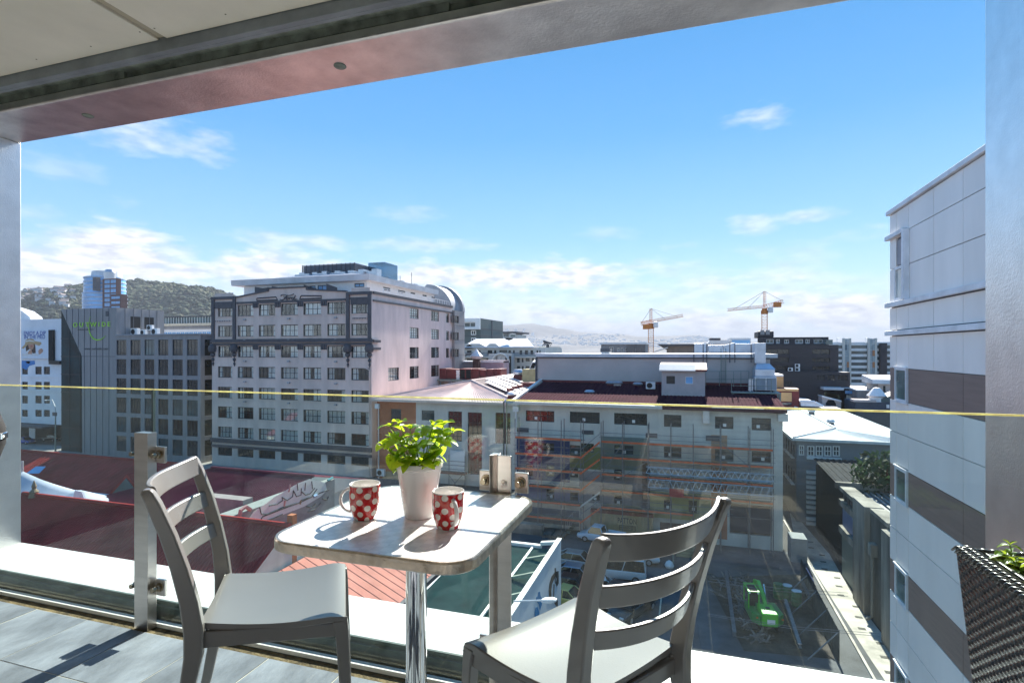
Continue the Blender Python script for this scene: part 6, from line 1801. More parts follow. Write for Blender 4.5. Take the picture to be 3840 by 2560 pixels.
# glassy apartments with white slabs
NY_ = 168.0
na = thing('building', 'white balconied apartment block with coloured glass strips and a black shaft', 'building', (75, 158, G))
ax0, ax1 = kx(1230,NY_), kx(2240,NY_)
mb = MB(); mb.box(ax0, NY_+1.6, G, ax1, NY_+16, kz(345,1700,NY_)); mb.build('glazing', dark_glass('balcony_glass', (.13,.15,.155), .1, .8, .35, 0), na)
for k in range(9):
    z = kz(345+84*k, 1700, NY_); mb = MB(); mb.box(ax0, NY_, z-.45, ax1, NY_+1.59, z+.25); mb.build('balcony_slab', m_white, na)
    mb = MB(); mb.box(ax0+.2, NY_+.05, z+.26, ax1-.2, NY_+.10, z+1.5) if k else mb.box(ax0,NY_+.3,z+.26,ax1,NY_+10,z+.4); mb.build('glass_balustrade', m_tglass if k else m_white, na)
cols_ = [(.35,.42,.44),(.42,.10,.05),(.55,.58,.58),(.10,.16,.20),(.30,.34,.36),(.48,.20,.08)]
cm = [M('strip_%s' % n, c, .3, var=.15) for n, c in zip(('grey','red','pale','navy','steel','rust'), cols_)]
rk = random.Random(8)
for (xa, xb) in ((1425,1518),(1795,1898)):
    a, b = kx(xa,NY_-.6), kx(xb,NY_-.6)
    for k in range(18):
        z = kz(275,1500,NY_)-k*1.55
        for f in (0, .5):
            mb = MB(); mb.box(a+(b-a)*f+.03, NY_-.75, z-1.5, a+(b-a)*(f+.5)-.03, NY_-.2, z); mb.build('colour_panel', rk.choice(cm[:1]*3+cm), na)
    for x in (a, b): mb = MB(); mb.box(x-.25, NY_-.9, G, x+.25, NY_-.005, kz(268,1500,NY_)); mb.build('strip_edge', m_sage, na)
a, b = kx(1965,NY_-1.2), kx(2065,NY_-1.2); mb = MB(); mb.box(a, NY_-1.2, G, b, NY_-.01, kz(338,2000,NY_-1.2)); mb.build('dark_shaft', m_blk, na)
for px in (1330, 1745): p = onY(*k4(px,262), NY_+4); mb = MB(); mb.tube([(p.x,NY_+4,p.z-7),(p.x,NY_+4,p.z),(p.x+1.6,NY_+4,p.z)], .1, 5); mb.build('roof_davit', m_alu, na)
# long low roofs behind the taupe wall
rb = thing('building', 'grey block with tall windows and balconies left of the far crane', 'building', (-10, 150, G))
RY = 150.0
a, b = onY(2254, 1291, RY), onY(2420, 1291, RY)
rh = holes_px('F', RY, [(2285,1300,2300,1328),(2314,1304,2323,1317),(2328,1304,2338,1328),(2343,1304,2362,1318),(2382,1306,2392,1317)])
mb = MB(); shell(mb, a.x, b.x, RY, RY+12, G, a.z, rh, depth=.3); mb.build('wall', M('dull_grey',(.26,.25,.25),.7), rb)
for h in rh: window(rb, 'F', RY, h, 2, 1, m_wframe, m_dglass, .25, .14)
mb = MB(); mb.box(a.x-.3, RY-.3, a.z+.01, b.x+.3, RY+12, a.z+.5); mb.build('coping', m_white, rb)
for px in (2366, 2402): p = onY(px,1300,RY); mb = MB(); mb.box(p.x-1.2, RY-.2, G, p.x+1.2, RY-.004, a.z); mb.build('panel', M('brown_grey',(.18,.16,.15),.7) if 'brown_grey' not in _mats else _mats['brown_grey'], rb)
rv = thing('roof_vent', 'squat white ventilator with dark hood on the taupe roof edge', 'roof vent', onY(2270, 1330, 76))
p = onY(2252,1306,76); q = onY(2288,1331,76); mb = MB(); mb.box(p.x+.1,76,q.z-.6,q.x-.1,78,p.z-.5); mb.build('body', m_alu, rv); mb = MB(); mb.box(p.x,75.8,p.z-.49,q.x,78.2,p.z); mb.build('hood', m_charc, rv); mb = MB(); mb.box(p.x-.1,75.7,q.z-.59,q.x+.2,78.3,q.z-.2); mb.build('base', m_dark, rv)
rg = thing('building', 'grey hall with a sweeping upturned roof beyond the taupe wall', 'building', (10, 130, G))
p = [onY(x, y, 130) for x, y in ((2465,1291),(2605,1290),(2605,1335),(2500,1335),(2500,1312))]
mb = MB(); mb.prism(p, (0, 14, 0)); mb.build('wall', M('grey_brown',(.22,.20,.19),.7), rg)
p = [onY(x, y, 128) for x, y in ((2462,1290),(2610,1289),(2610,1296),(2490,1297))]; mb = MB(); mb.prism(p, (0, 17, 0)); mb.build('roof', m_charc, rg)
p = [onY(x, y, 127) for x, y in ((2450,1318),(2503,1301),(2504,1304),(2452,1320))]; mb = MB(); mb.prism(p, (0, 6, 0)); mb.build('white_awning', m_bright, rg)
rw = thing('building', 'pair of low white and blue rooftop rooms behind the silver duct', 'building', (20, 120, G))
for pts, m, nm in (([(2652,1290),(2662,1276),(2735,1276),(2742,1288)], m_bright, 'white_roof'), ([(2736,1290),(2738,1267),(2815,1267),(2816,1290)], m_alu, 'blue_room'), ([(2664,1275),(2664,1267),(2702,1267),(2702,1275)], m_charc, 'rooflight')):
    q = [onY(x, y, 120) for x, y in pts]; mb = MB(); mb.prism(q, (0, 8, 0)); mb.build(nm, m, rw)
q0, q1 = onY(2645,1291,119.9), onY(2830,1400,119.9); mb = MB(); mb.box(q0.x,120.1,G,q1.x,128,q0.z-.05); mb.build('wall', m_greyw, rw)
q0, q1 = onY(2745,1275,119.8), onY(2812,1288,119.8); mb = MB(); mb.box(q0.x,119.7,q1.z,q1.x,119.95,q0.z); mb.build('window', m_bglass, rw)

# tower cranes
def crane(px, py_base, py_jib, py_top, jib_px, jib_dy, cj_px, cj_dy, D, label):
    m = _mats.get('crane_yellow') or M('crane_yellow', (.62,.20,.03), .6, var=.1)
    t = thing('tower_crane', label, 'crane', onY(px, 1310, D), 'tower cranes')
    b = onY(px, py_base, D); j = onY(px, py_jib, D); tp = onY(px, py_top, D)
    w = .9
    def lattice(mb, p0, p1, w, n, r=.09, tri=False):
        r *= .6
        p0, p1 = Vector(p0), Vector(p1); d = (p1-p0)
        z = Vector((0,0,1)) if abs(d.normalized().z) < .9 else Vector((0,1,0))
        s = d.cross(z).normalized(); u = s.cross(d).normalized()
        cs = [s*w+u*w, -s*w+u*w, -s*w-u*w, s*w-u*w] if not tri else [s*w-u*w*.5, -s*w-u*w*.5, u*w]
        for c in cs: mb.tube([p0+c, p1+c], r, 4)
        for k in range(n):
            a = p0+d*(k/n); e = p0+d*((k+1)/n)
            for i in range(len(cs)):
                mb.tube([a+cs[i], e+cs[(i+1) % len(cs)]], r*.6, 3, cap=False)
                mb.tube([a+cs[i], a+cs[(i+1) % len(cs)]], r*.6, 3, cap=False)
    mb = MB(); lattice(mb, (b.x,D,G), (j.x,D,j.z-1.6), w, 34); mb.build('mast', m, t)
    mb = MB(); mb.lathe([(0,-2.6),(1.2,-2.6),(1.2,-1.4),(.9,-1.4),(.9,-.6),(0,-.6)], 14, (j.x,D,j.z)); mb.build('slewing_ring', m, t)
    mb = MB(); mb.box(j.x+1.0, D-1.8, j.z-2.2, j.x+2.6, D-.2, j.z-.1); mb.build('cab', m_alu, t, bevel=.1)
    e = onY(jib_px, py_jib+jib_dy, D); c = onY(cj_px, py_jib+cj_dy, D)
    mb = MB(); lattice(mb, j, e, .6, 24, .08, True); mb.build('jib', m, t)
    mb = MB(); lattice(mb, j, c, .6, 8, .10); mb.build('counter_jib', m, t)
    mb = MB(); s = 1 if c.x > j.x else -1; mb.box(c.x-s*3.2, D-1.0, c.z-2.0, c.x-s*.8, D+1.0, c.z-.3); mb.build('counterweight', m, t)
    mb = MB(); lattice(mb, j, (tp.x,D,tp.z), .45, 6, .09, True); mb.build('tower_head', m, t)
    mb = MB()
    for f in (.45, .85): mb.tube([tp, Vector(j).lerp(e, f)], .06, 3)
    mb.tube([tp, c], .06, 3); mb.build('tie_bars', m_charc, t)
crane(2441, 1330, 1206, 1157, 2562, -22, 2403, 8, 205, 'orange tower crane left of centre with its jib pointing right')
crane(2867, 1245, 1150, 1092, 2728, 13, 2938, -20, 215, 'tower crane above the black apartment block with its jib pointing left')

# ------------------------------------------------ small roofs at the right
sh2 = thing('building', 'dark green workshop with a white framed blue canopy beyond the rail', 'building', (45, 119, G))
q = lambda x, y, Y: onY(*k4(x, y), Y)
a, b = q(1130,990,119), q(1430,1030,119); mb = MB(); mb.box(a.x, 119, b.z, b.x, 127, a.z); mb.build('white_roof', m_bright, sh2)
a, b = q(1430,990,121), q(1860,1012,121); mb = MB(); mb.box(a.x, 121, b.z, b.x, 128, a.z); mb.build('white_roof', m_bright, sh2)
a, b = q(1450,1035,120), q(1620,1085,120); mb = MB(); mb.box(a.x, 120, b.z, b.x, 120.3, a.z); mb.build('blue_canopy', m_bglass, sh2)
a, b = q(1200,1035,122), q(1640,1300,122); mb = MB(); mb.box(a.x, 122, G, b.x, 128, a.z); mb.build('dark_wall', m_gc, sh2)
a, b = q(1465,1100,120.5), q(1575,1222,120.5); mb = MB(); mb.box(a.x, 120.4, b.z, b.x, 120.6, a.z); mb.build('pale_shutter', m_sage, sh2)
a, b = q(1620,1040,117), q(1860,1180,117); mb = MB(); mb.box(a.x, 117, b.z-2, b.x, 123, a.z); mb.build('grey_wall', m_greyw, sh2); mb = MB(); mb.box(a.x-.2, 116.8, a.z+.01, b.x+.2, 123, a.z+.25); mb.build('coping', m_bright, sh2)
a, b = q(1750,1075,116.8), q(1860,1155,116.8); mb = MB(); mb.box(a.x, 116.7, b.z, b.x, 116.98, a.z); mb.build('taupe_wall', m_upper, sh2)
sh3 = thing('building', 'grey stone parapet with an arched opening and a slatted screen', 'building', (38, 111, G))
a, b = q(1112,1130,111), q(1390,1300,111); mb = MB(); mb.prism([(a.x,111,G),(b.x,111,G),(b.x,111,q(1390,1205,111).z),(a.x,111,a.z)], (0,3,0)); mb.build('wall', m_upper, sh3)
mb = MB(); mb.prism([(a.x-.1,110.8,a.z+.01),(b.x,110.8,q(1390,1205,111).z+.01),(b.x,110.8,q(1390,1180,111).z),(a.x-.1,110.8,q(1112,1110,111).z)], (0,3.3,0)); mb.build('coping', m_bright, sh3)
c_ = q(1238,1255,110.9); mb = MB(); mb.prism([(c_.x-.8,110.9,c_.z-1.5),(c_.x+.8,110.9,c_.z-1.5),(c_.x+.8,110.9,c_.z+.4),(c_.x+.45,110.9,c_.z+1.0),(c_.x-.45,110.9,c_.z+1.0),(c_.x-.8,110.9,c_.z+.4)], (0,.08,0)); mb.build('arched_opening', m_dark, sh3)
for k in range(14):
    f = k/14; p0 = q(1145+200*f, 1060+45*f, 113); p1 = q(1145+200*f, 1125+45*f, 113); mb = MB(); mb.box(p0.x, 113, p1.z, p0.x+.35, 113.15, p0.z); mb.build('slat', M('olive_slat',(.16,.15,.07),.8) if k == 0 else _mats['olive_slat'], sh3)
sh4 = thing('building', 'small taupe house with a white roof beside the white panelled block', 'building', (52, 116, G))
a, b = q(1940,935,115), q(2140,1300,115); mb = MB(); mb.box(a.x, 115, G, b.x+3, 121, a.z); mb.build('wall', m_upper, sh4)
mb = MB(); a2 = q(1880,872,114.5); mb.hexa([(a2.x-.3,114.4,a.z+.01),(b.x+3,114.4,a.z+.01),(b.x+3,121,a.z+.01),(a2.x-.3,121,a.z+.01),(a2.x-.3,114.6,a2.z),(b.x+3,114.6,a2.z),(b.x+3,121,a2.z+.6),(a2.x-.3,121,a2.z+.6)]); mb.build('roof', m_bright, sh4)
a, b = q(1850,915,115.5), q(1938,1090,115.5); mb = MB(); mb.box(a.x, 115.3, b.z, b.x, 119, a.z); mb.build('side_wall', m_greyw, sh4)
h = kh([(2005,965,2038,1060)], 115)[0]; window(sh4, 'F', 114.85, h, 1, 2, m_frame, m_dglass, .14, .1)
sh5 = thing('building', 'low dark blue grey shed with pale flashings beside the white block', 'building', (45, 107, G))
a, b = q(1600,1200,107), q(2150,1310,107); mb = MB(); mb.box(a.x, 107, G, b.x+3, 114, a.z); mb.build('wall', M('blue_slate',(.06,.075,.10),.6), sh5)
mb = MB(); mb.box(a.x-.3, 106.8, a.z+.01, q(1900,1200,107).x, 109, a.z+.4); mb.build('flashing', m_upper, sh5)
mb = MB(); p = q(2020,1145,108); mb.prism([(p.x-2,107.5,a.z+.02),(p.x+5,107.5,a.z+.02),(p.x+5,107.5,a.z+3.0),(p.x+.5,107.5,a.z+1.0)], (0,4,0)); mb.build('blue_roof', m_gc, sh5)
p = q(1910,1150,108.5); mb = MB(); mb.lathe([(1.1,-1.2),(1.1,.2),(1.5,.5),(.9,1.3),(.5,1.8),(0,1.9)], 12, (p.x,108.5,p.z)); mb.build('cowl', m_white, sh5)
a, b = q(2055,1240,106.9), q(2095,1292,106.9); mb = MB(); mb.box(a.x, 106.8, b.z, b.x, 106.98, a.z); mb.build('white_hatch', m_white, sh5)
sh6 = thing('building', 'low pale lead roofs and flashings between the orange block and the shed', 'building', (30, 107, G))
for pts in ([(790,1190),(1010,1205),(1090,1245),(1120,1275),(800,1262)],): 
    qq = [q(x, y, 105) for x, y in pts]; mb = MB(); mb.prism(qq, (0, 8, 0)); mb.build('roof', m_silver, sh6)
for xa, ya, xb, yb in ((785,1188,1000,1200),(1010,1207,1120,1265)): p0, p1 = q(xa,ya,104.8), q(xb,yb,104.8); mb = MB(); mb.tube([p0,p1], .22, 5); mb.build('flashing', m_bright, sh6)
a, b = q(770,1270,107), q(1350,1300,107); mb = MB(); mb.box(a.x, 105.2, G, b.x, 113, a.z); mb.build('wall', m_greyw, sh6)

# ------------------------------------------------ grey weatherboard building with white roof
VY = 72.0
gy = thing('building', 'grey building with a bright white hipped roof and white paned windows', 'building', (20, 76, G))
z6 = lambda x, y: (2600+.6762*x, 1500+.6762*y)
c0 = onY(2987, 1640, VY); vx0, vze = c0.x, c0.z; vx1 = onY(3480, 1650, VY).x
vyb = onX(2946, 1640, vx0).y
gh = holes_px('F', VY, [(*z6(585,248), *z6(615,306))]+[(*z6(632+47*k,252), *z6(672+47*k,312)) for k in range(4)])
mb = MB(); facade(mb, 'F', VY, vx0, vx1, G, vze, gh, .12); 
gl_ = [(VY+1.2+k*1.75, VY+2.2+k*1.75, z, z+1.5) for k in range(4) for z in (vze-2.6, vze-5.8)]
facade(mb, 'L', vx0, VY, vyb+14, G, vze, gl_, .15); mb.build('wall', M('grey_board',(.21,.23,.25),.7,var=.08,scale=.5), gy)
for h in gh: window(gy, 'F', VY, h, 2, 2, m_wframe, m_dglass, .1, .13)
for h in gl_: window(gy, 'L', vx0, h, 1, 2, m_frame, m_dglass, .12, .08)
for h in gl_: mb = MB(); mb.box(vx0-.35, h[0]-.1, h[2]-.12, vx0-.005, h[1]+.1, h[2]); mb.build('sill', m_white, gy)
z = onY(*z6(720,320), VY).z; mb = MB(); mb.box(onY(*z6(628,320),VY).x, VY-.25, z-.2, onY(*z6(820,320),VY).x, VY-.003, z+.1); mb.build('sill_band', m_white, gy)
apx = onY(3131, 1607, VY+7); rfar = Vector((apx.x, VY+36, apx.z))
mb = MB(); ribbed(mb, (vx0-.4,VY-.4,vze), (vx1,VY-.4,vze), apx, apx, 40, .04); mb.build('hip_sheet', M('pale_roofing',(.52,.56,.60),.4,var=.06), gy)
mb = MB(); ribbed(mb, (vx0-.4,VY+36,vze), (vx0-.4,VY-.4,vze), apx, rfar, 40, .05); mb.build('west_sheet', m_bright, gy)  # whiter sheet than the hip: sunlight on this slope put into the colour
mb = MB(); mb.poly([(vx1,VY-.4,vze),(vx1,VY+36,vze),rfar,apx]); mb.build('east_sheet', _mats['pale_roofing'], gy)
mb = MB(); mb.tube([apx+Vector((0,0,.08)), rfar+Vector((0,0,.08))], .18, 6); mb.tube([apx+Vector((0,0,.06)), Vector((vx0-.4,VY-.4,vze+.06))], .12, 6); mb.build('ridge_cap', m_bright, gy)
mb = MB(); mb.box(vx0-.6, VY-.6, vze-.3, vx1, VY-.41, vze+.02); mb.box(vx0-.6, VY-.4, vze-.3, vx0-.41, VY+36, vze+.02); mb.build('gutter', m_wframe, gy)
for k, (x, y) in enumerate(((2990+37, 1548),(3096,1590))): 
    p = onY(x, y+14, VY+(22 if k == 0 else 12)); vent((p.x+.6, VY+(22 if k == 0 else 12), p.z), .45, 1.2, ('far' if k == 0 else 'near')+' cowled pipe on the white hipped roof', m_charc, 'cowled pipes on the white roof')
# stripes as white slats; lower set copies stripes reflected in the balcony glass
for (xa, ya, xb, yb, n, Y) in ((626,388,682,640,9,VY-.3),(626,645,815,900,9,VY-1.5)):
    a, b = onY(*z6(xa,ya),Y), onY(*z6(xb,yb),Y)
    for k in range(n):
        zz_ = a.z+(b.z-a.z)*k/n; hgt = (a.z-b.z)/n
        if zz_-hgt < G: continue
        mb = MB(); mb.hexa([(a.x,Y-.25,zz_-hgt*.62),(b.x,Y-.25,zz_-hgt*.62),(b.x,Y+.0,zz_-hgt*.5),(a.x,Y+.0,zz_-hgt*.5),(a.x,Y-.2,zz_-.06),(b.x,Y-.2,zz_-.06),(b.x,Y+.02,zz_),(a.x,Y+.02,zz_)]); mb.build('stripe_slat', m_wframe, gy)
mb = MB(); a, b = onY(*z6(690,385),VY), onY(*z6(780,540),VY); mb.box(a.x, VY-.12, b.z, b.x, VY-.004, a.z); mb.build('shutter', m_greyw, gy)
wl = thing('wall', 'low blue grey boundary wall beside the mural works', 'wall', (10.5, 60, G))
mb = MB(); mb.box(9.6, 58.2, G, 11.0, 60.2, G+2.3); mb.build('blockwork', M('blue_grey_wall',(.20,.235,.25),.8,var=.12), wl)
# dark roofs and trees between, concrete frame of an old garage
dr = thing('building', 'dark corrugated roof below the grey building at the right', 'building', (22, 60, G))
a = onX(*z6(800,470), 14.0)
mb = MB(); ribbed(mb, (13.8,58.5,G+7.5), (34,58.5,G+7.5), (34,70,G+8.0), (13.8,70,G+8.0), 34, .06); mb.build('roof_sheet', M('dark_roofing',(.03,.034,.04),.9,var=.3,spec=.1), dr)
mb = MB(); mb.box(14, 58.6, G, 34, 69.5, G+7.4); mb.build('wall', m_dark, dr)
tr = thing('tree', 'dark leafy tree rising beside the white panelled block', 'tree', onZ(3310, 1830, G+8))
p = onY(3325, 1720, 57)
mb = MB(); mb.tube([(p.x,57,G),(p.x+.2,57,G+6),(p.x,57,p.z-.5)], [.3,.22,.08], 7); mb.build('trunk', m_mred, tr)
mb = MB(); rq = random.Random(4)
for k in range(900):
    d = Vector((rq.gauss(0,1), rq.gauss(0,1), rq.gauss(0,1))).normalized()*rq.random()**.4
    c_ = Vector((p.x+d.x*3.0, 57+d.y*2.6, p.z-1.6+d.z*2.4)); s = rq.uniform(.12,.3); n_ = Vector((rq.gauss(0,1),rq.gauss(0,1),rq.gauss(0,1))).normalized(); u_ = n_.orthogonal().normalized()*s; v_ = n_.cross(u_)
    mb.quad(c_-u_-v_*.5, c_+u_-v_*.5, c_+u_+v_*.5, c_-u_+v_*.5)
mb.build('crown', M('tree_leaf',(.035,.07,.03),.7,var=.5,scale=.8,trans=.3), tr, kind='stuff')
gx_ = 13.2
cf = thing('building', 'weathered concrete garage wall with tall piers and a bracketed drain box', 'building', (15, 50, G))
m_cs = M('stained_concrete', (.27,.25,.21), .9, var=.45, scale=.5, stretch=(1.2,1.2,.25), bump=.3, bscale=4)
m_cd = M('dark_concrete', (.12,.115,.10), .9, var=.5, scale=.5, stretch=(1.2,1.2,.25), bump=.3, bscale=4)  # darker concrete, used on the recessed walls and drain covers
ya, yb = onX(*z6(805,470), gx_).y, onX(*z6(1075,600), gx_).y
ztop_ = onX(*z6(815,480), gx_).z
pier = [(890,960),(1040,1095)]
mb = MB(); mb.box(gx_+1.2, 34, G, gx_+7, ya-.1, ztop_-.6); mb.build('rear_wall', m_cd, cf)
y_mid = onX(*z6(895,700), gx_).y
# window bay at the far end
bz = [ (onX(*z6(850,y_),gx_).z) for y_ in (520, 600, 640, 740, 780)]
mb = MB(); mb.box(gx_, y_mid, ztop_-.35, gx_+1.15, ya, ztop_); mb.build('top_beam', m_cs, cf)
mb = MB(); mb.box(gx_, y_mid, bz[1]-.3, gx_+.6, ya, bz[1]+.2); mb.build('lintel', m_cs, cf)
mb = MB(); mb.box(gx_, y_mid, bz[3]-.6, gx_+.6, ya, bz[3]); mb.build('lintel', m_cs, cf)
mb = MB(); mb.box(gx_+.35, y_mid, bz[1]+.21, gx_+.6, ya-.1, ztop_-.36); mb.build('clerestory', m_tglass, cf)
mb = MB(); mb.box(gx_+.3, y_mid, bz[3]+.01, gx_+.55, ya-.1, bz[1]-.31); mb.build('blue_panel', M('blue_sign_panel',(.10,.16,.30),.5), cf)
mb = MB(); mb.box(gx_+.25, y_mid, G, gx_+.5, ya-.1, bz[3]-.61); mb.build('roller_door', m_gc, cf)
for k in range(1, 5): mb = MB(); y = y_mid+(ya-y_mid)*k/5; mb.box(gx_+.2, y-.06, bz[1]+.22, gx_+.34, y+.06, ztop_-.37); mb.build('mullion', m_charc, cf)
y0p = onX(*z6(960,900), gx_).y
mb = MB(); mb.box(gx_-.15, y0p, G, gx_+1.15, y_mid-.01, ztop_+.25); mb.build('pier', m_cs, cf)
y1p, y2p = onX(*z6(1055,900), gx_).y, onX(*z6(1100,900), gx_).y
mb = MB(); mb.box(gx_+.25, y1p, G, gx_+1.15, y0p-.01, ztop_-.1); mb.build('recessed_wall', m_cd, cf)
mb = MB(); mb.box(gx_-.15, 33, G, gx_+1.15, y1p-.01, ztop_-.25); mb.build('pier', m_cs, cf)
mb = MB(); mb.box(gx_-.1, 33, ztop_-.24, gx_+1.3, ya, ztop_+.0) if False else mb.box(gx_+.2, y1p, ztop_-.09, gx_+1.3, y0p-.02, ztop_+.2); mb.build('coping', m_cs, cf)
yd = (y0p+y1p)/2+.5
mb = MB(); mb.box(gx_-.2, yd-.35, ztop_-3.0, gx_+.24, yd+.35, ztop_-2.1); mb.tube([(gx_, yd, ztop_-3.0),(gx_, yd, G+.6),(gx_-.4,yd,G+.3)], .12, 8); mb.build('drain_box', m_cs, cf)
mb = MB()
for k in range(30): mb.box(gx_+1.4+k*.45, ya-9, ztop_-.55, gx_+1.62+k*.45, ya+.5, ztop_-.35)
mb.box(gx_+1.2, ya-9, ztop_-.7, gx_+15, ya+.4, ztop_-.56)
mb.build('slatted_roof', M('roof_tin',(.25,.26,.27),.5), cf, kind='stuff')
mb = MB(); mb.box(gx_-.2, ya, ztop_-.3, gx_+15, ya+.5, ztop_+.25); mb.build('end_coping', m_cs, cf)

# ------------------------------------------------ street level: lane, car park, dig
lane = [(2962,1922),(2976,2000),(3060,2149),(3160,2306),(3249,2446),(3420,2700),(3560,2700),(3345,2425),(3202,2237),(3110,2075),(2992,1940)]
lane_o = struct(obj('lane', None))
mb = MB(); mb.poly([onZ(x, y, G+.008) for x, y in lane]); mb.build('sunlit_concrete_strip', m_conc, lane_o)  # pale concrete cut along the sun and shadow edges, sunlight put into its shape
mb = MB(); a, b = Vector((11.2,73,G)), Vector((11.2,34,G))
mb.box(11.0, 34, G, 11.16, 72, G+.12); mb.build('kerb', m_conc, lane_o)
mb = MB()
for k in range(14): y = 40+k*1.9; mb.box(12.0+.3*(k % 3), y, G+.012, 12.5+.3*(k % 3), y+.35, G+.016)
mb.build('drain_covers', m_cd, lane_o, kind='stuff')
cp = struct(obj('car_park', None))
mb = MB(); mb.box(-30, 14, G, 12.6, 60.9, G+.004); mb.build('asphalt', m_asph, cp)  # dark asphalt run on to the strip, standing in for building shade there
for x, y, l, r in ((3.0,37,9,8),(6.5,33.5,6,8),(-2,44,5,90),(-4.6,44,5,90),(8.2,31.5,5,12)):
    mb = MB(); mb.box(-l/2,-.06,0,l/2,.06,.004); o = mb.build('painted_line', m_paint, cp); o.location = (x,y,G+.008); o.rotation_euler = (0,0,R(r))
st = struct(obj('street', None))
mb = MB(); mb.box(-260, 55, G, -50, 81, G+.006); mb.build('road', M('pale_road',(.30,.29,.27),.9,var=.15,scale=.3), st)
pit = struct(obj('dig', None))
pq = [onZ(x, y, G+.012) for x, y in ((2650,2165),(3045,2150),(3180,2420),(3130,2470),(2790,2440),(2680,2370))]
mb = MB(); mb.grid(lambda u, v: (lambda p: (p.x, p.y, G+.02+.55*max(0, noise.fractal(Vector((p.x*.5,p.y*.5,2)),1,2,4))*min(1,6*u*(1-u))*min(1,6*v*(1-v))+.006))(pq[0].lerp(pq[1],u).lerp(pq[4].lerp(pq[3],u),v)), 50, 40); mb.build('earth', m_dirt, pit)
o = MB(); rq = random.Random(9)
for k in range(150):
    p = pq[0].lerp(pq[1], rq.uniform(.05,.38)).lerp(pq[4].lerp(pq[3], rq.uniform(.05,.4)), rq.uniform(.05,.95)); a_ = rq.uniform(0,pi); l = rq.uniform(.3,1.6)
    d = Vector((cos(a_)*l, sin(a_)*l, rq.uniform(-.1,.5))); o.tube([p+Vector((0,0,.25)), p+Vector((0,0,.3))+d], rq.uniform(.03,.1), 4)
o = o.build('demolition_rubble', M('rubble',(.14,.12,.11),.9,var=.8,scale=1.5)); tag(o, 'heap of broken timber and demolition rubble beside the green digger', 'rubble', kind='stuff')
def along(px0, py0, px1, py1, h=0.0): return onZ(px0,py0,G+h), onZ(px1,py1,G+h)
for i, (l, lb) in enumerate((((2945,2258,3000,2430),'long steel beam lying across the dig right of the digger'),((2723,2150,2755,2385),'steel beam lying along the left edge of the dig'),((3005,2180,3040,2250),'short steel beam near the drums'))):
    a, b = along(*l, .5); t = thing('steel_beam', lb, 'beam', a)
    d = (b-a).normalized(); s = Vector((-d.y, d.x, 0))
    for w, z0_, z1_, nm in ((.12,0,.03,'flange'),(.02,.031,.27,'web'),(.12,.271,.30,'flange')):
        q_ = s*w; mb = MB(); mb.hexa([a-q_+Vector((0,0,z0_)),a+q_+Vector((0,0,z0_)),b+q_+Vector((0,0,z0_)),b-q_+Vector((0,0,z0_)),a-q_+Vector((0,0,z1_)),a+q_+Vector((0,0,z1_)),b+q_+Vector((0,0,z1_)),b-q_+Vector((0,0,z1_))]); mb.build(nm, m_scaff, t)
m_drum = M('drum_green', (.02,.16,.05), .5, var=.2)
for k, (x, y, lb) in enumerate(((2918,2240,'dark green oil drum nearest the digger'),(2952,2246,'green oil drum with a grey lid in the middle'),(2987,2268,'green oil drum beside the yellow hose at the right'))):
    t = thing('oil_drum', lb, 'drum', onZ(x, y, G+.3), 'green drums in the dig', world_parts=False)
    t.scale = (1.3,1.3,1.3)
    mb = MB(); mb.lathe([(0,0),(.29,0),(.29,.28),(.305,.30),(.29,.32),(.29,.58),(.305,.60),(.29,.62),(.29,.88)], 20); mb.build('barrel', m_drum, t, smooth=40)
    mb = MB(); mb.lathe([(.29,.88),(.28,.875),(0,.875)], 20); mb.build('lid', m_alu if k else m_drum, t)
# hoarding fence with braces
hf = thing('hoarding', 'dark site hoarding with raking braces along the sunlit concrete strip', 'fence', (11, 42, G))
pa, pb = onZ(3005, 2190, G), onZ(3150, 2490, G)
for k in range(8):
    a = pa.lerp(pb, k/8); b = pa.lerp(pb, (k+1)/8-.008); mb = MB(); mb.hexa([a,b,b+Vector((-.06,0,0)),a+Vector((-.06,0,0)),a+Vector((0,0,2.2)),b+Vector((0,0,2.2)),b+Vector((-.06,0,2.2)),a+Vector((-.06,0,2.2))]); mb.build('panel', M('hoarding_ply',(.045,.05,.05),.8,var=.3) if k == 0 else _mats['hoarding_ply'], hf)
    if k % 2: mb = MB(); c_ = b+Vector((-1.9,-.3,.1)); mb.tube([b+Vector((-.1,0,2.0)), c_], .05, 5); mb.build('brace', m_scaff, hf)
a = pa.lerp(pb, .12); b = pa.lerp(pb, .34); mb = MB(); mb.tube([a+Vector((.08,0,2.0)), b+Vector((.08,0,2.0))], .07, 5); mb.build('blue_rail', M('blue_tube',(.03,.08,.28),.5), hf)
# overhead wires
ow = thing('overhead_wires', 'pair of thin overhead wires crossing above the dig', 'wires', (4, 36, G+6))
for a, b in ((onZ(2660,2168,G+6),onZ(3180,2222,G+6)),(onZ(2655,2178,G+6.2),onZ(3180,2234,G+6.2)),(onZ(2650,2300,G+6),onZ(3300,2375,G+6)),(onZ(2650,2306,G+6.2),onZ(3300,2384,G+6.2))):
    mb = MB(); mb.tube([a, a.lerp(b,.5)+Vector((0,0,-.15)), b], .011, 4); mb.build('wire', m_scaff, ow)
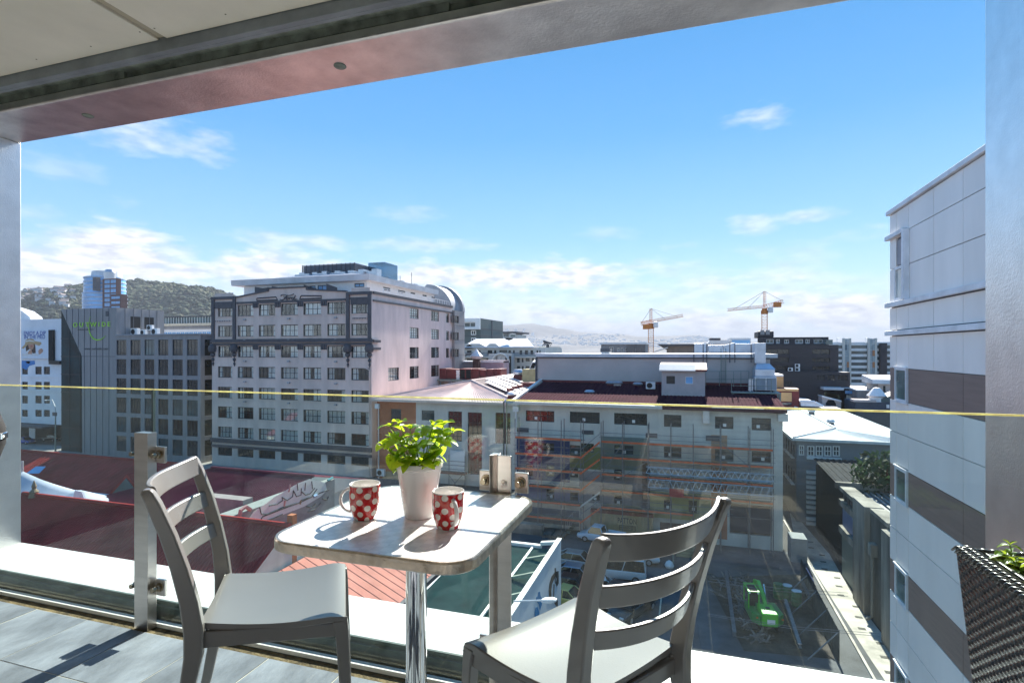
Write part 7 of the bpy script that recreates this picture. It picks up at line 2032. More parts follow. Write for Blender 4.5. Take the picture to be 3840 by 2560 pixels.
# green digger
dg_ = thing('excavator', 'bright lime green excavator with an open cab standing in the dig', 'excavator', onZ(2862, 2345, G+.3), world_parts=False)
dg_.rotation_euler = (0, 0, R(97)); dg_.scale = (.86,.86,.86)
m_lg = M('digger_green', (.07,.50,.02), .4, var=.08, coat=.3); m_lg2 = M('digger_green_dark', (.035,.26,.05), .5, var=.15)
for s in (-1, 1):
    mb = MB(); pr = [(1.7*cos(w)*1.0, .42+.40*sin(w)) for w in [R(a) for a in range(0,360,30)]]; mb.prism([(x*.95, s*1.0-.25, z) for x, z in pr], (0,.5,0)); mb.build('track', m_rubber, dg_, bevel=.05)
mb = MB(); mb.box(-.9,-.7,.35,.9,.7,.85); mb.build('undercarriage', m_charc, dg_)
mb = MB(); mb.loft([[(-1.9,-.75,.9),(-1.9,.75,.9),(-1.3,1.25,.9),(1.2,1.25,.9),(1.3,-1.25,.9),(-1.3,-1.25,.9)],[(-1.95,-.75,1.75),(-1.95,.75,1.75),(-1.35,1.25,1.75),(1.2,1.25,1.5),(1.3,-1.25,1.5),(-1.35,-1.25,1.75)]]); mb.build('house', m_lg2, dg_, bevel=.06)
mb = MB(); mb.box(-2.25,-.62,1.0,-.35,.62,2.05); mb.build('counterweight', m_lg, dg_, bevel=.10)
mb = MB(); mb.box(-2.262,-.35,1.25,-2.252,.25,1.6); mb.build('number_plate', m_white, dg_)
mb = MB(); mb.box(-1.9,-.3,2.052,-1.6,.3,2.058); mb.build('label', m_white, dg_)
mb = MB(); mb.box(-1.3,-.2,2.052,-1.05,.1,2.12); mb.build('filler_cap', m_charc, dg_)
mb = MB()
for (x, y) in ((-.35,.42),(1.35,.42),(1.35,1.24),(-.35,1.24)): mb.box(x-.05,y-.05,1.5,x+.05,y+.05,2.95)
mb.box(-.42,.36,2.95,1.42,1.30,3.02) ; mb.box(1.0,.36,2.9,1.45,1.30,2.949)
mb.build('cab_frame', m_lg, dg_, bevel=.02)
mb = MB(); mb.box(-.25,.46,2.05,-.24+.0,1.2,2.9); mb.box(.1,.6,1.55,.7,1.05,2.0); mb.box(.05,.6,2.0,.2,1.05,2.5); mb.build('seat', m_dark, dg_)
mb = MB(); mb.box(-.3,.5,3.022,.95,1.16,3.03); mb.build('roof_hatch', m_dark, dg_)
for y in (.5, 1.18): mb = MB(); mb.box(-.48,y-.06,2.85,-.42,y+.06,2.97); mb.build('work_lamp', m_white, dg_)
for y in (-1.0, .95): mb = MB(); mb.box(-1.97,y-.08,1.5,-1.951,y+.08,1.62); mb.build('tail_light', M('amber',(.7,.15,.02),.4) if y < 0 else _mats['amber'], dg_)
mb = MB(); mb.loft([[(x-.0,-.28,z-.22),(x,.02,z-.22),(x,.02,z+.22),(x,-.28,z+.22)] for x, z in ((-.2,1.75),(.9,2.35),(2.2,2.75),(3.5,2.3))]); mb.build('boom', m_lg, dg_, bevel=.04)
mb = MB(); mb.loft([[(x,-.24,z-.16),(x,-.02,z-.16),(x,-.02,z+.16),(x,-.24,z+.16)] for x, z in ((3.4,2.45),(3.75,1.6),(3.4,.75))]); mb.build('stick', m_lg, dg_, bevel=.03)
mb = MB(); mb.prism([(3.0,-.55,1.0),(3.5,-.55,.75),(3.4,-.55,.3),(2.7,-.55,.15),(2.55,-.55,.7)], (0,.85,0)); mb.build('bucket', m_charc, dg_, bevel=.03)
mb = MB(); mb.tube([(.6,-.45,1.6),(1.6,-.45,2.9)], .09, 8); mb.build('ram', m_chrome, dg_)

# ------------------------------------------------ vehicles
m_tyre = m_rubber
m_rimw = M('wheel_rim', (.45,.45,.46), .35, .6)
m_cgl = M('car_glass', (.015,.02,.022), .05, var=.3, spec=.9)
m_red = M('tail_red', (.45,.01,.01), .3); m_lamp = M('lamp_white', (.75,.75,.72), .15)
def paint(n, c, metal=.0): return _mats.get('paint_'+n) or M('paint_'+n, c, .28, metal, var=.03, coat=.6)
def car(loc, rot, col, label, L=4.4, W=1.75, H=1.45, kind='hatch', group='cars in the car park', text=None):
    t = thing({'van':'van','ute':'pickup_truck'}.get(kind,'car'), label, {'van':'van','ute':'pickup'}.get(kind,'car'), loc, group, world_parts=False)
    t.rotation_euler = (0,0,rot)
    h2 = L/2; w = W/2
    def ring(x, zs, ws): return [(x,-wv,z) for z, wv in zip(zs, ws)]+[(x,wv,z) for z, wv in list(zip(zs, ws))[::-1]]
    belt = {'van':1.05,'ute':.98}.get(kind,.88)
    if kind == 'van': st_ = [(-h2,.35,1.0),(-h2+.05,.28,belt),(h2-.75,.28,belt),(h2-.3,.30,.85),(h2-.02,.36,.7)]
    else: st_ = [(-h2,.42,belt-.12),(-h2+.12,.32,belt-.02),(-h2+1.0,.25,belt),(h2-1.5,.25,belt-.02),(h2-.6,.28,belt-.16),(h2-.12,.34,belt-.26),(h2,.42,belt-.36)]
    mb = MB(); rings = []
    for i, (x, z0_, z1_) in enumerate(st_):
        k = .86 if i in (0, len(st_)-1) else (.95 if i in (1, len(st_)-2) else 1.0)
        rings.append(ring(x, [z0_, z0_+.12, z0_+(z1_-z0_)*.55, z1_-.06, z1_], [w*k*.9, w*k*.97, w*k, w*k*.95, w*k*.86]))
    mb.loft(rings); mb.build('body', col, t, smooth=35, bevel=.02)
    if kind == 'van': cab = [(-h2+.04,-h2+.12),(h2-1.5,h2-.75)]; xs_ = (-h2+.06, -h2+.16, h2-1.35, h2-.62)
    elif kind == 'ute': xs_ = (-.35, -.15, .95, 1.45)
    elif kind == 'sedan': xs_ = (-h2+.75, -h2+1.45, h2-2.0, h2-1.25)
    else: xs_ = (-h2+.12, -h2+.75, h2-2.1, h2-1.2)
    b0, r0, r1, b1 = xs_
    def gl(z, f): 
        return [(b0+(r0-b0)*f, -w*(.88-.14*f), z), (b1+(r1-b1)*f, -w*(.88-.14*f), z), (b1+(r1-b1)*f, w*(.88-.14*f), z), (b0+(r0-b0)*f, w*(.88-.14*f), z)]
    mb = MB(); mb.loft([gl(belt-.03, 0), gl(belt+(H-.06-belt)*1.0, 1.0)]); mb.build('glasshouse', m_cgl, t, smooth=20, bevel=.02)
    mb = MB(); rf = gl(H-.07, 1.0); c_ = Vector(((r0+r1)/2, 0, 0)); top = [tuple(c_+(Vector(p)-c_)*.90)[:2]+(H,) for p in rf]; mb.loft([[tuple(c_+(Vector(p)-c_)*1.02)[:2]+(H-.068,) for p in rf], top]); mb.build('roof', col, t, smooth=30, bevel=.03)
    mb = MB()
    lo, hi = gl(belt-.02, 0), gl(H-.06, 1.0)
    for i in range(4): a, b = Vector(lo[i])*1.0, Vector(hi[i]); mb.tube([a, b], .045, 5)
    if kind != 'ute':
        f = .5
        for s in (0, 3):
            a, b = Vector(lo[s]).lerp(Vector(lo[1 if s == 0 else 2]), f), Vector(hi[s]).lerp(Vector(hi[1 if s == 0 else 2]), f); mb.tube([a, b], .04, 5)
    mb.build('window_pillars', col, t)
    for sx in (-h2+L*.19, h2-L*.19):
        for s in (-1, 1):
            mb = MB(); mb.tube([(sx, s*(w-.20), .32), (sx, s*(w+.0), .32)], .32, 18); wo = mb.build('wheel', m_tyre, t, bevel=.03)
            mb = MB(); mb.tube([(sx, s*(w+.001), .32), (sx, s*(w+.015), .32)], .2, 12); mb.build('rim', m_rimw, wo)
    for s in (-1, 1):
        mb = MB(); mb.box(h2-.16, s*w*.62-.16, belt-.34, h2-.03, s*w*.62+.16, belt-.22); mb.build('headlight', m_lamp, t, bevel=.02)
        mb = MB(); mb.box(-h2-.012, s*w*.70-.13, belt-.26, -h2+.10, s*w*.70+.13, belt-.06); mb.build('tail_light', m_red, t, bevel=.02)
        mb = MB(); mb.box(b1-.25, s*(w*.93)-.06+s*.06, belt-.01, b1-.10, s*(w*.93)+.06+s*.06, belt+.13); mb.build('wing_mirror', col, t, bevel=.02)
    mb = MB(); mb.box(-h2-.02, -.26, .48, -h2+.02, .26, .60); mb.build('number_plate', m_white, t)
    if kind == 'ute':
        mb = MB(); mb.box(-h2+.02, -w-.02, belt-.34, -.5, w+.02, belt-.28); mb.box(-h2+.02, -w-.02, belt-.279, -.5, -w+.03, belt+.16); mb.box(-h2+.02, w-.03, belt-.279, -.5, w+.02, belt+.16); mb.box(-h2+.02,-w+.031,belt-.279,-h2+.07,w-.031,belt+.16); mb.build('tray', col, t)
    return t
def cpos(x, y): return onZ(x, y, G+.006)
car(cpos(2128, 2118), R(176), paint('silver', (.40,.41,.40), .4), 'silver hatchback farthest back in the parked row by the mural wall')
car(cpos(2122, 2172), R(178), paint('steel_blue', (.30,.36,.44), .5), 'steel blue hatchback second in the parked row by the mural wall')
car(cpos(2108, 2213), R(172), paint('black', (.012,.012,.014)), 'black car with red tail lights third in the parked row')
car(cpos(2110, 2262), R(168), paint('lemon', (.45,.45,.16)), 'pale yellow green car nearest in the parked row', kind='sedan')
car(cpos(2322, 2168), R(183), paint('van_white', (.62,.65,.66)), 'white passenger van with dark windows in the middle of the car park', L=4.7, W=1.8, H=2.0, kind='van', group=None)
car(cpos(2238, 2226), R(197), paint('van_white', (.62,.65,.66)), 'white car behind the near upright of the right chair', kind='sedan')
t = car(cpos(2365, 2103), R(6), paint('van_white', (.62,.65,.66)), 'white pickup with a lettered tray side behind the top chair slat', L=5.4, W=1.85, H=1.75, kind='ute', group='pickups in the car park')
m_patt = M('text_red', (.30,.03,.04), .5)
lettering('tray_letters', 'PATTON', .30, (-1.55, -.965, .98), 'F', m_black, t, sx=1.2, depth=.015)
mb = MB(); mb.box(-2.2,-.962,.70,-.95,-.946,.83); mb.build('red_stripe', m_patt, t)
car(cpos(2255, 2030), R(170), paint('ice', (.55,.66,.75)), 'pale blue white pickup bonnet in front of the tan container', L=5.0, H=1.7, kind='ute', group='pickups in the car park')
t = car(cpos(2372, 2300), R(245), paint('black', (.012,.012,.014)), 'black pickup with an orange ladder on its roof rack', L=5.2, H=1.75, kind='ute', group='pickups in the car park')
mb = MB()
for y in (-.2, .2): mb.box(-2.0, y-.03, 1.86, 1.6, y+.03, 1.94)
for k in range(11): mb.box(-1.9+k*.33, -.2, 1.88, -1.86+k*.33, .2, 1.92)
ladr = thing('ladder', 'orange ladder carried on the black pickup', 'ladder', t.location, world_parts=False); ladr.rotation_euler = t.rotation_euler
mb.build('rails_and_rungs', M('ladder_orange',(.45,.17,.05),.6), ladr, kind='stuff')
mb = MB()
for x in (-1.6, .3): mb.box(x-.03,-.75,1.76,x+.03,.75,1.855)
for x in (-1.6, .3):
    for s in (-1,1): mb.box(x-.03,s*.75-.03,.95,x+.03,s*.75+.03,1.76)
mb.build('roof_rack', m_charc, t)
car(cpos(2300, 2262), R(250), paint('graphite', (.05,.055,.06)), 'dark grey car beside the black pickup below the lowest chair slat')
t = car(onZ(95, 1662, G+.01), R(4), paint('cobalt', (.015,.08,.40)), 'bright blue car on the street below the white office building', group='cars on the far street', kind='sedan')
car(onZ(196, 1652, G+.01), R(182), paint('dark', (.03,.03,.032)), 'dark car with bright headlights behind the street lamp', group='cars on the far street')
car(onZ(290, 1672, G+.01), R(182), paint('sea', (.25,.33,.33)), 'grey green car in front of the slanted glass corner', group='cars on the far street')
# street lamp
sl_ = thing('street_lamp', 'grey street lamp with a curved arm before the white office building', 'street lamp', onZ(208, 1692, G))
p = onZ(208, 1692, G); top = onY(208, 1525, p.y)
mb = MB(); mb.tube([p, (p.x,p.y,top.z-1.5)], [.16,.1], 8); mb.build('pole', m_galv, sl_)
e = onY(175, 1500, p.y); mb = MB(); mb.tube([(p.x,p.y,top.z-1.5),(p.x-.1,p.y,top.z),(p.x-1.0,p.y,e.z+.1),(e.x,p.y,e.z)], .08, 6); mb.build('arm', m_white, sl_)
mb = MB(); mb.box(e.x-.6,p.y-.2,e.z-.12,e.x+.3,p.y+.2,e.z+.06); mb.build('lantern', m_white, sl_, bevel=.04)
q_ = onY(206, 1551, p.y-.2); mb = MB(); mb.box(q_.x-.6,p.y-.3,q_.z-.4,q_.x+.6,p.y-.18,q_.z+.3); mb.build('sign', m_charc, sl_)

# ------------------------------------------------ tan container with lettering
c0_ = onZ(2214, 2008, G); c1_ = onZ(2452, 2026, G)
ct = thing('shipping_container', 'tan site container lettered PATTON with a maroon roof edge', 'container', c0_)
CYc = c0_.y+.2
cx0, cx1 = onY(2214, 2000, CYc).x, onY(2450, 2000, CYc).x
m_ct = M('container_tan', (.40,.32,.19), .7, var=.12, scale=.8)
mb = MB(); n = 44; 
prof_ = []
for k in range(n):
    f0 = cx0+.1+(cx1-cx0-.2)*k/n; d = (cx1-cx0-.2)/n
    prof_ += [(f0, CYc), (f0+d*.3, CYc), (f0+d*.5, CYc+.06), (f0+d*.8, CYc+.06)]
prof_.append((cx1-.1, CYc))
H_ = 2.55
for (a, b) in zip(prof_, prof_[1:]): mb.quad((a[0],a[1],G+.15),(b[0],b[1],G+.15),(b[0],b[1],G+H_),(a[0],a[1],G+H_))
mb.box(cx0+.1, CYc+.08, G+.15, cx1-.1, CYc+2.4, G+H_)
mb.build('body', m_ct, ct)
mb = MB(); mb.box(cx0, CYc-.04, G+H_+.003, cx1, CYc+2.45, G+H_+.32); mb.build('roof_edge', m_mred, ct)
mb = MB(); mb.box(cx0+.05, CYc+.5, G+H_+.323, cx1-.05, CYc+2.4, G+H_+.36); mb.build('roof', m_greyw, ct)
for x in (cx0, cx1-.1): mb = MB(); mb.box(x, CYc-.02, G, x+.1, CYc+.07, G+H_); mb.build('corner_post', m_ct, ct)
xm = onY(2200+.1276*1190, 1980, CYc).x
mb = MB(); mb.box(xm-.93, CYc-.035, G+.85, xm+.93, CYc-.022, G+2.35); mb.build('sign_board', m_ct, ct)
lettering('container_letters', 'PATTON', .86, (xm, CYc-.05, G+1.93), 'F', m_black, ct, sx=.60, depth=.02)
lettering('container_letters_small', 'ENGINEERING', .36, (xm-.18, CYc-.05, G+1.22), 'F', m_black, ct, sx=.58, depth=.02)
lettering('container_letters_small', 'LTD', .36, (xm+.72, CYc-.05, G+1.22), 'F', m_black, ct, sx=.55, depth=.02)
mb = MB()
for a in ((-.86,1.42,.9,1.47),(-.86,1.0,-.82,1.42),(.86,1.0,.9,1.42),(.50,1.0,.54,1.42),(-.86,.96,.9,1.0)): mb.box(xm+a[0], CYc-.05, G+a[1], xm+a[2], CYc-.036, G+a[3])
mb.build('sign_outline', m_black, ct)
for i, (xa, dx, lb) in enumerate(((.3,1.0,'stack of grey pallets on the container roof'),(1.6,3.6,'long tan timber pack on the container roof'))):
    t = thing('pallet' if i == 0 else 'timber_pack', lb, 'pallet' if i == 0 else 'timber', (cx0+xa, CYc+1, G+H_+.37))
    for k in range(3): 
        mb = MB(); mb.box(cx0+xa, CYc+.8+(i*.3), G+H_+.37+k*.17, cx0+xa+dx, CYc+1.8, G+H_+.37+k*.17+.12); mb.build('layer', m_alu if i == 0 else m_ct, t)
# railings, timber and bags by the scaffold foot
sr = thing('steel_stair', 'short steel stair with white balusters at the foot of the scaffold', 'stair', onZ(2150, 2000, G))
a = onZ(2122, 2002, G); b = onZ(2172, 1975, G)
for k in range(9): p = a.lerp(b, k/8); mb = MB(); mb.tube([p+Vector((0,0,.4+k*.12)), p+Vector((0,0,1.5+k*.12))], .03, 5); mb.build('baluster', m_alu, sr)
mb = MB(); mb.tube([a+Vector((0,0,1.5)), b+Vector((0,0,2.5))], .035, 5); mb.build('handrail', m_alu, sr)
for k in range(5): p = a.lerp(b, k/5); mb = MB(); mb.box(p.x, p.y-.1, G+.15+k*.2, p.x+.45, p.y+.8, G+.2+k*.2); mb.build('tread', m_galv, sr)
tp_ = thing('timber_stack', 'stack of grey timber boards on the ground left of the container', 'timber', onZ(2060, 2010, G))
a = onZ(2035, 2012, G); 
for k in range(7): mb = MB(); mb.box(a.x+k*.35, a.y-.2+.1*(k % 2), G+.02, a.x+k*.35+.3, a.y+1.6, G+.30+.05*(k % 3)); o = mb.build('board', M('grey_timber',(.17,.15,.13),.8,var=.3) if k == 0 else _mats['grey_timber'], tp_)
a = onZ(1955, 2000, G); wbk = thing('low_wall', 'low stone retaining wall at the left foot of the mural works', 'wall', a); mb = MB(); mb.box(a.x-3, a.y, G, a.x+2.4, a.y+.8, G+1.1); mb.build('stonework', m_cs, wbk)
bagm = MB(); bagm.lathe([(0,0),(.35,.02),(.45,.25),(.3,.55),(.08,.7),(0,.72)], 10)
for px, py, lb in ((2186, 1990, 'white sack standing beside the scaffold stair'), (2510, 2128, 'crumpled white sack on the asphalt behind the chair')):
    o = bagm.build('sack', m_white, None, smooth='all'); o.location = onZ(px, py, G+.006); tag(o, lb, 'sack', 'white sacks')
bd = thing('bollard', 'thin grey bollard post behind the right chair', 'bollard', onZ(2525, 2130, G)); p = onZ(2525, 2130, G); mb = MB(); mb.tube([p, p+Vector((0,0,2.2))], .07, 8); mb.build('post', m_galv, bd)
cr = thing('crate', 'brown timber crate of waste behind the right chair', 'crate', onZ(2570, 2085, G)); p = onZ(2572, 2090, G)
for k in range(4): mb = MB(); mb.box(p.x-.9, p.y-.02, G+.05+k*.3, p.x+.9, p.y+.03, G+.30+k*.3); mb.build('board', m_ct, cr)
mb = MB(); mb.box(p.x-.9, p.y+.04, G+.02, p.x+.9, p.y+1.3, G+1.1); mb.build('box', M('crate_brown',(.22,.13,.07),.8), cr)

# site worker beyond the chair slat
wk = thing('person', 'site worker in an orange vest and pale blue helmet beside the container', 'person', onZ(2540, 2080, G+.006), world_parts=False)
wk.rotation_euler = (0, 0, R(200))
def skinned(name, verts, edges, radii, m, par, sub=1):
    me = bpy.data.meshes.new(name); me.from_pydata(verts, edges, []); me.materials.append(m)
    o = obj(name, me, par); sk = o.modifiers.new('skin', 'SKIN')
    for i, r in enumerate(radii): me.skin_vertices[0].data[i].radius = (r, r) if not isinstance(r, tuple) else r
    me.skin_vertices[0].data[0].use_root = True
    sb = o.modifiers.new('sub', 'SUBSURF'); sb.levels = sb.render_levels = sub
    return o
v = [(0,0,.95),(.04,0,1.15),(.12,0,1.38),(.17,0,1.50),(.23,0,1.66),(0,.10,.90),(.04,.11,.48),(-.02,.12,.06),(.10,.12,.03),(0,-.10,.90),(.0,-.11,.48),(-.06,-.12,.06),(.06,-.12,.03),
     (.12,.19,1.40),(.20,.25,1.14),(.38,.20,.98),(.44,.18,.95),(.12,-.19,1.40),(.22,-.24,1.15),(.40,-.18,1.02),(.46,-.16,1.0)]
e = [(0,1),(1,2),(2,3),(3,4),(0,5),(5,6),(6,7),(7,8),(0,9),(9,10),(10,11),(11,12),(2,13),(13,14),(14,15),(15,16),(2,17),(17,18),(18,19),(19,20)]
rd = [.14,.14,.15,.06,.095,.09,.065,.05,.045,.09,.065,.05,.045,.06,.048,.036,.04,.06,.048,.036,.04]
skinned('body', v, e, rd, M('work_clothes',(.05,.06,.10),.8), wk)
mb = MB(); mb.loft([[( .03+x*.17, y*.20, 1.0) for x, y in ((1,-.7),(1,.7),(.7,1),(-.7,1),(-1,.7),(-1,-.7),(-.7,-1),(.7,-1))],[(.08+x*.18, y*.22, 1.22) for x, y in ((1,-.7),(1,.7),(.7,1),(-.7,1),(-1,.7),(-1,-.7),(-.7,-1),(.7,-1))],[(.12+x*.15, y*.23, 1.45) for x, y in ((1,-.7),(1,.7),(.7,1),(-.7,1),(-1,.7),(-1,-.7),(-.7,-1),(.7,-1))]]); mb.build('vest', M('hi_vis_orange',(.75,.14,.02),.7), wk, smooth=50)
mb = MB(); mb.lathe([(.15,0),(.13,.01),(.125,.05),(.09,.12),(0,.145)], 18, (.24,0,1.69)); mb.build('helmet', M('helmet_blue',(.35,.50,.75),.35), wk, smooth=50)
mb = MB(); mb.lathe([(0,-.11),(.06,-.09),(.085,-.02),(.08,.04),(0,.06)], 14, (.24,0,1.66)); mb.build('head', M('skin',(.45,.26,.18),.6), wk, smooth=60)

# ------------------------------------------------ near roofs at lower left
def roofed(name, label, x0, x1, yr, zr, ye, zeave, mat, n, hipL=0, hipR=0, back=None):
    t = thing(name, label, 'building', ((x0+x1)/2, yr, G))
    mb = MB(); ribbed(mb, (x0,ye,zeave), (x1,ye,zeave), (x1-hipR,yr,zr), (x0+hipL,yr,zr), n, .045); mb.build('roof_sheet', mat, t)
    yb = back if back else yr+(yr-ye)
    mb = MB(); ribbed(mb, (x0,yb,zeave), (x1,yb,zeave), (x1-hipR,yr,zr), (x0+hipL,yr,zr), n, .045); mb.build('back_sheet', mat, t)
    for (xe, hp) in ((x0, hipL), (x1, -hipR)):
        mb = MB(); mb.poly([(xe,ye,zeave),(xe+hp,yr,zr),(xe,yb,zeave)]); mb.build('end_sheet', mat if hp else m_sage, t)
    mb = MB(); mb.tube([(x0+hipL,yr,zr+.06),(x1-hipR,yr,zr+.06)], .16, 6); mb.build('ridge_cap', mat, t)
    mb = MB(); mb.box(x0+.4, ye+.4, G, x1-.4, yb-.4, zeave); mb.build('wall', m_sage, t)
    return t
YR = 27.5
zR = onY(600, 1914, YR).z
rA = roofed('building', 'long maroon ridged roof just below the balcony at lower left', onY(70,1890,YR).x-8, onY(1087,1968,YR).x, YR, zR, 13.0, zR-9.0, m_maroon, 90, hipL=8.5)
mb = MB(); 
for f in (.35, .62): 
    z = zR-9*f; y = YR-14.5*f; mb.tube([(-70,y-.1,z+.07),(onY(1087,1968,YR).x,y-.1,z+.07)], .025, 4)
mb.build('seams', m_mred, rA, kind='stuff')
p = onY(1095, 1966, YR+.4); q = onY(1095, 1928, YR+.4); mb = MB(); mb.box(p.x-.2, YR+.2, p.z-3, p.x+.2, YR+.6, q.z); mb.build('chimney', m_rust, rA)
p = onY(128, 1863, YR); fin = MB(); fin.lathe([(.35,0),(.25,.3),(.3,.4),(.12,.6),(.16,.8),(.03,1.2),(0,1.25)], 12, (p.x,YR,p.z)); fin.build('finial', M('stone_finial',(.22,.17,.11),.9), rA)
# sunlit salmon and lilac sheets beyond its gable
xg = onY(1087,1968,YR).x+.15
sm = thing('building', 'sunlit salmon pink ribbed roof sloping away beside the maroon roof', 'building', (-20, 28, G))
mb = MB(); ribbed(mb, (-16.9,20,-14.5), (-16.9,38,-14.5), (xg,38,-11.8), (xg,20,-11.8), 26, .03, frac=.18); mb.build('roof_sheet', m_salmon, sm)
mb = MB(); mb.box(xg+.1, 20.2, G, -17.2, 37.8, -14.7); mb.build('wall', m_sage, sm)
mb = MB(); mb.box(-17.0, 20, -14.7, -16.7, 38, -14.45); mb.build('gutter', m_charc, sm)
# purple roof, far maroon roof, tent
YC = 44.4
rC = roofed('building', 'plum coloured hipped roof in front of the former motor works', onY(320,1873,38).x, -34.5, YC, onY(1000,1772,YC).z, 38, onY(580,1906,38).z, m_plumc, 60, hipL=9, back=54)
mb = MB(); mb.box(onY(320,1873,38).x, 37.8, onY(580,1906,38).z-.4, -34.5, 38.0, onY(580,1906,38).z); mb.build('gutter', m_gc, rC)
YD = 52.0
rD = roofed('building', 'far maroon roof running along the street behind the white marquee', -112, onY(690,1737,YD).x, YD, onY(400,1716,YD).z, 44, onY(400,1716,YD).z-3.6, m_maroon, 70)
gx = onY(525, 1770, 45).x; gz = onY(525,1768,45).z
mb = MB(); mb.prism([(gx-2.6,43.5,gz-2.2),(gx+2.6,43.5,gz-2.2),(gx,43.5,gz)], (0,6,0)); mb.build('gable_dormer', m_maroon, rD); mb = MB(); mb.prism([(gx-2.0,43.4,gz-2.15),(gx+2.0,43.4,gz-2.15),(gx,43.4,gz-.35)], (0,.08,0)); mb.build('gable_infill', m_gc, rD)
p = onY(155, 1762, 47); mb = MB(); mb.prism([(p.x-1.2,46.0,p.z-.3),(p.x+1.2,46.0,p.z-.1),(p.x+1.0,46.8,p.z+.5),(p.x-.8,46.8,p.z+.4)], (0,.1,.05)); mb.build('rooflight', m_bglass, rD)
tn = thing('marquee', 'white fabric marquee with a swept peak among the maroon roofs', 'marquee', onY(78, 1790, 36))
pk = onY(40, 1735, 36); e1 = onY(362, 1887, 34.5)
m_tent = M('tent_fabric', (.60,.66,.75), .8, var=.05, trans=.25)
prof_t = [onY(x, y, 37) for x, y in ((0,1715),(40,1738),(78,1762),(130,1787),(190,1813),(240,1831),(275,1839),(303,1836),(318,1852),(345,1874),(366,1889))]
def tent(u, v):
    f = u*(len(prof_t)-1); k = min(int(f), len(prof_t)-2); p = prof_t[k].lerp(prof_t[k+1], f-k)
    s = abs(2*v-1); zb = -13.9
    return (p.x+s*1.2, 37+(v-.5)*9.0, zb+(p.z-zb)*(1-s)**1.35+.10*sin(f*6)*s*(1-s))
mb = MB(); mb.grid(tent, 50, 20); mb.build('canopy', m_tent, tn, smooth='all')
mb = MB(); mb.tube([(pk.x,37,G),(pk.x,37,pk.z)], .1, 6); mb.build('pole', m_alu, tn)
p = onY(302,1850,33.5); mb = MB(); mb.prism([(p.x-.8,33.3,p.z-.9),(p.x+1.3,33.3,p.z-1.3),(p.x+.4,33.3,p.z+.25),(p.x-.4,33.3,p.z+.3)], (0,.15,0)); mb.build('flap', m_tent, tn)
# graffiti wall
GX = -33.8
gw = thing('building', 'yard building with a white wall covered in bubble letter graffiti', 'building', (-36, 40, G))
yn, yf = 31.0, onX(1255, 1795, GX).y; zt = onX(1255, 1795, GX).z
mb = MB(); mb.box(GX-1.5, yn, G, GX, yf, zt); mb.build('wall', M('wall_green_grey',(.25,.28,.26),.8,var=.1), gw)
def gp(x, y): q = onX(800+.287*x, 1700+.287*y, GX); return Vector((GX+.02, min(max(q.y, yn), yf), q.z))
blob = [gp(*v) for v in ((430,890),(520,760),(700,640),(800,560),(960,470),(1100,390),(1260,330),(1460,380),(1480,480),(1400,560),(1180,690),(900,800),(640,900))]
mb = MB(); mb.prism([(p.x, p.y, max(p.z, G+.2)) for p in blob], (.012,0,0)); mb.build('white_paint', M('graffiti_white',(.70,.82,.72),.8,var=.06), gw)
def gstroke(pts, r, m): 
    mb = MB(); mb.tube([gp(*v)+Vector((.025,0,0)) for v in pts], r, 5); mb.build('spray_line', m, gw)
m_spray = M('spray_dark', (.03,.035,.04), .8); m_spk = M('spray_pink', (.42,.24,.22), .8)
for pts in ([(600,700),(620,790),(700,790),(900,700),(1080,650)],[(720,680),(830,660),(900,610),(890,570)],[(890,570),(960,610),(1030,560),(1040,480)],[(1040,480),(1080,560),(1140,540),(1145,450)],[(1090,390),(1100,480)],[(1150,500),(1200,540),(1260,520),(1320,450)],[(1200,380),(1190,480)],[(1280,360),(1290,460)],[(1140,610),(1280,560),(1350,460)],[(600,880),(640,820),(900,720),(1120,640),(1350,530),(1500,470)],[(660,880),(760,850),(900,790)],[(1210,690),(1280,700),(1330,650)],[(1230,760),(1330,720),(1400,640)],[(1420,590),(1480,600),(1500,560)]):
    gstroke(pts, .055, m_spray)
gstroke([(330,860),(350,740),(420,690),(480,730)], .17, m_spk); gstroke([(920,690),(930,610)], .10, m_spk); gstroke([(1130,660),(1135,610)], .08, M('spray_tan',(.30,.22,.10),.8)); gstroke([(980,500),(1000,400)], .08, m_spk); gstroke([(1490,350),(1555,310)], .12, M('spray_teal',(.05,.30,.32),.8)); gstroke([(1300,560),(1345,540)], .14, M('spray_blue',(.25,.42,.65),.8))
a, b = onY(845, 1812, 40), onY(1050, 1905, 40); mb = MB(); mb.box(a.x, 36.5, onY(845,1880,40).z, GX-1.6, 37.6, a.z-.2); mb.build('plaster_wall', M('taupe_plaster',(.28,.25,.24),.8), gw)
mb = MB(); mb.box(a.x-.3, 36.2, onY(845,1880,40).z-.5, GX-1.6, 37.7, onY(845,1880,40).z-.01); mb.build('ledge', M('taupe_ledge',(.33,.30,.28),.7), gw)
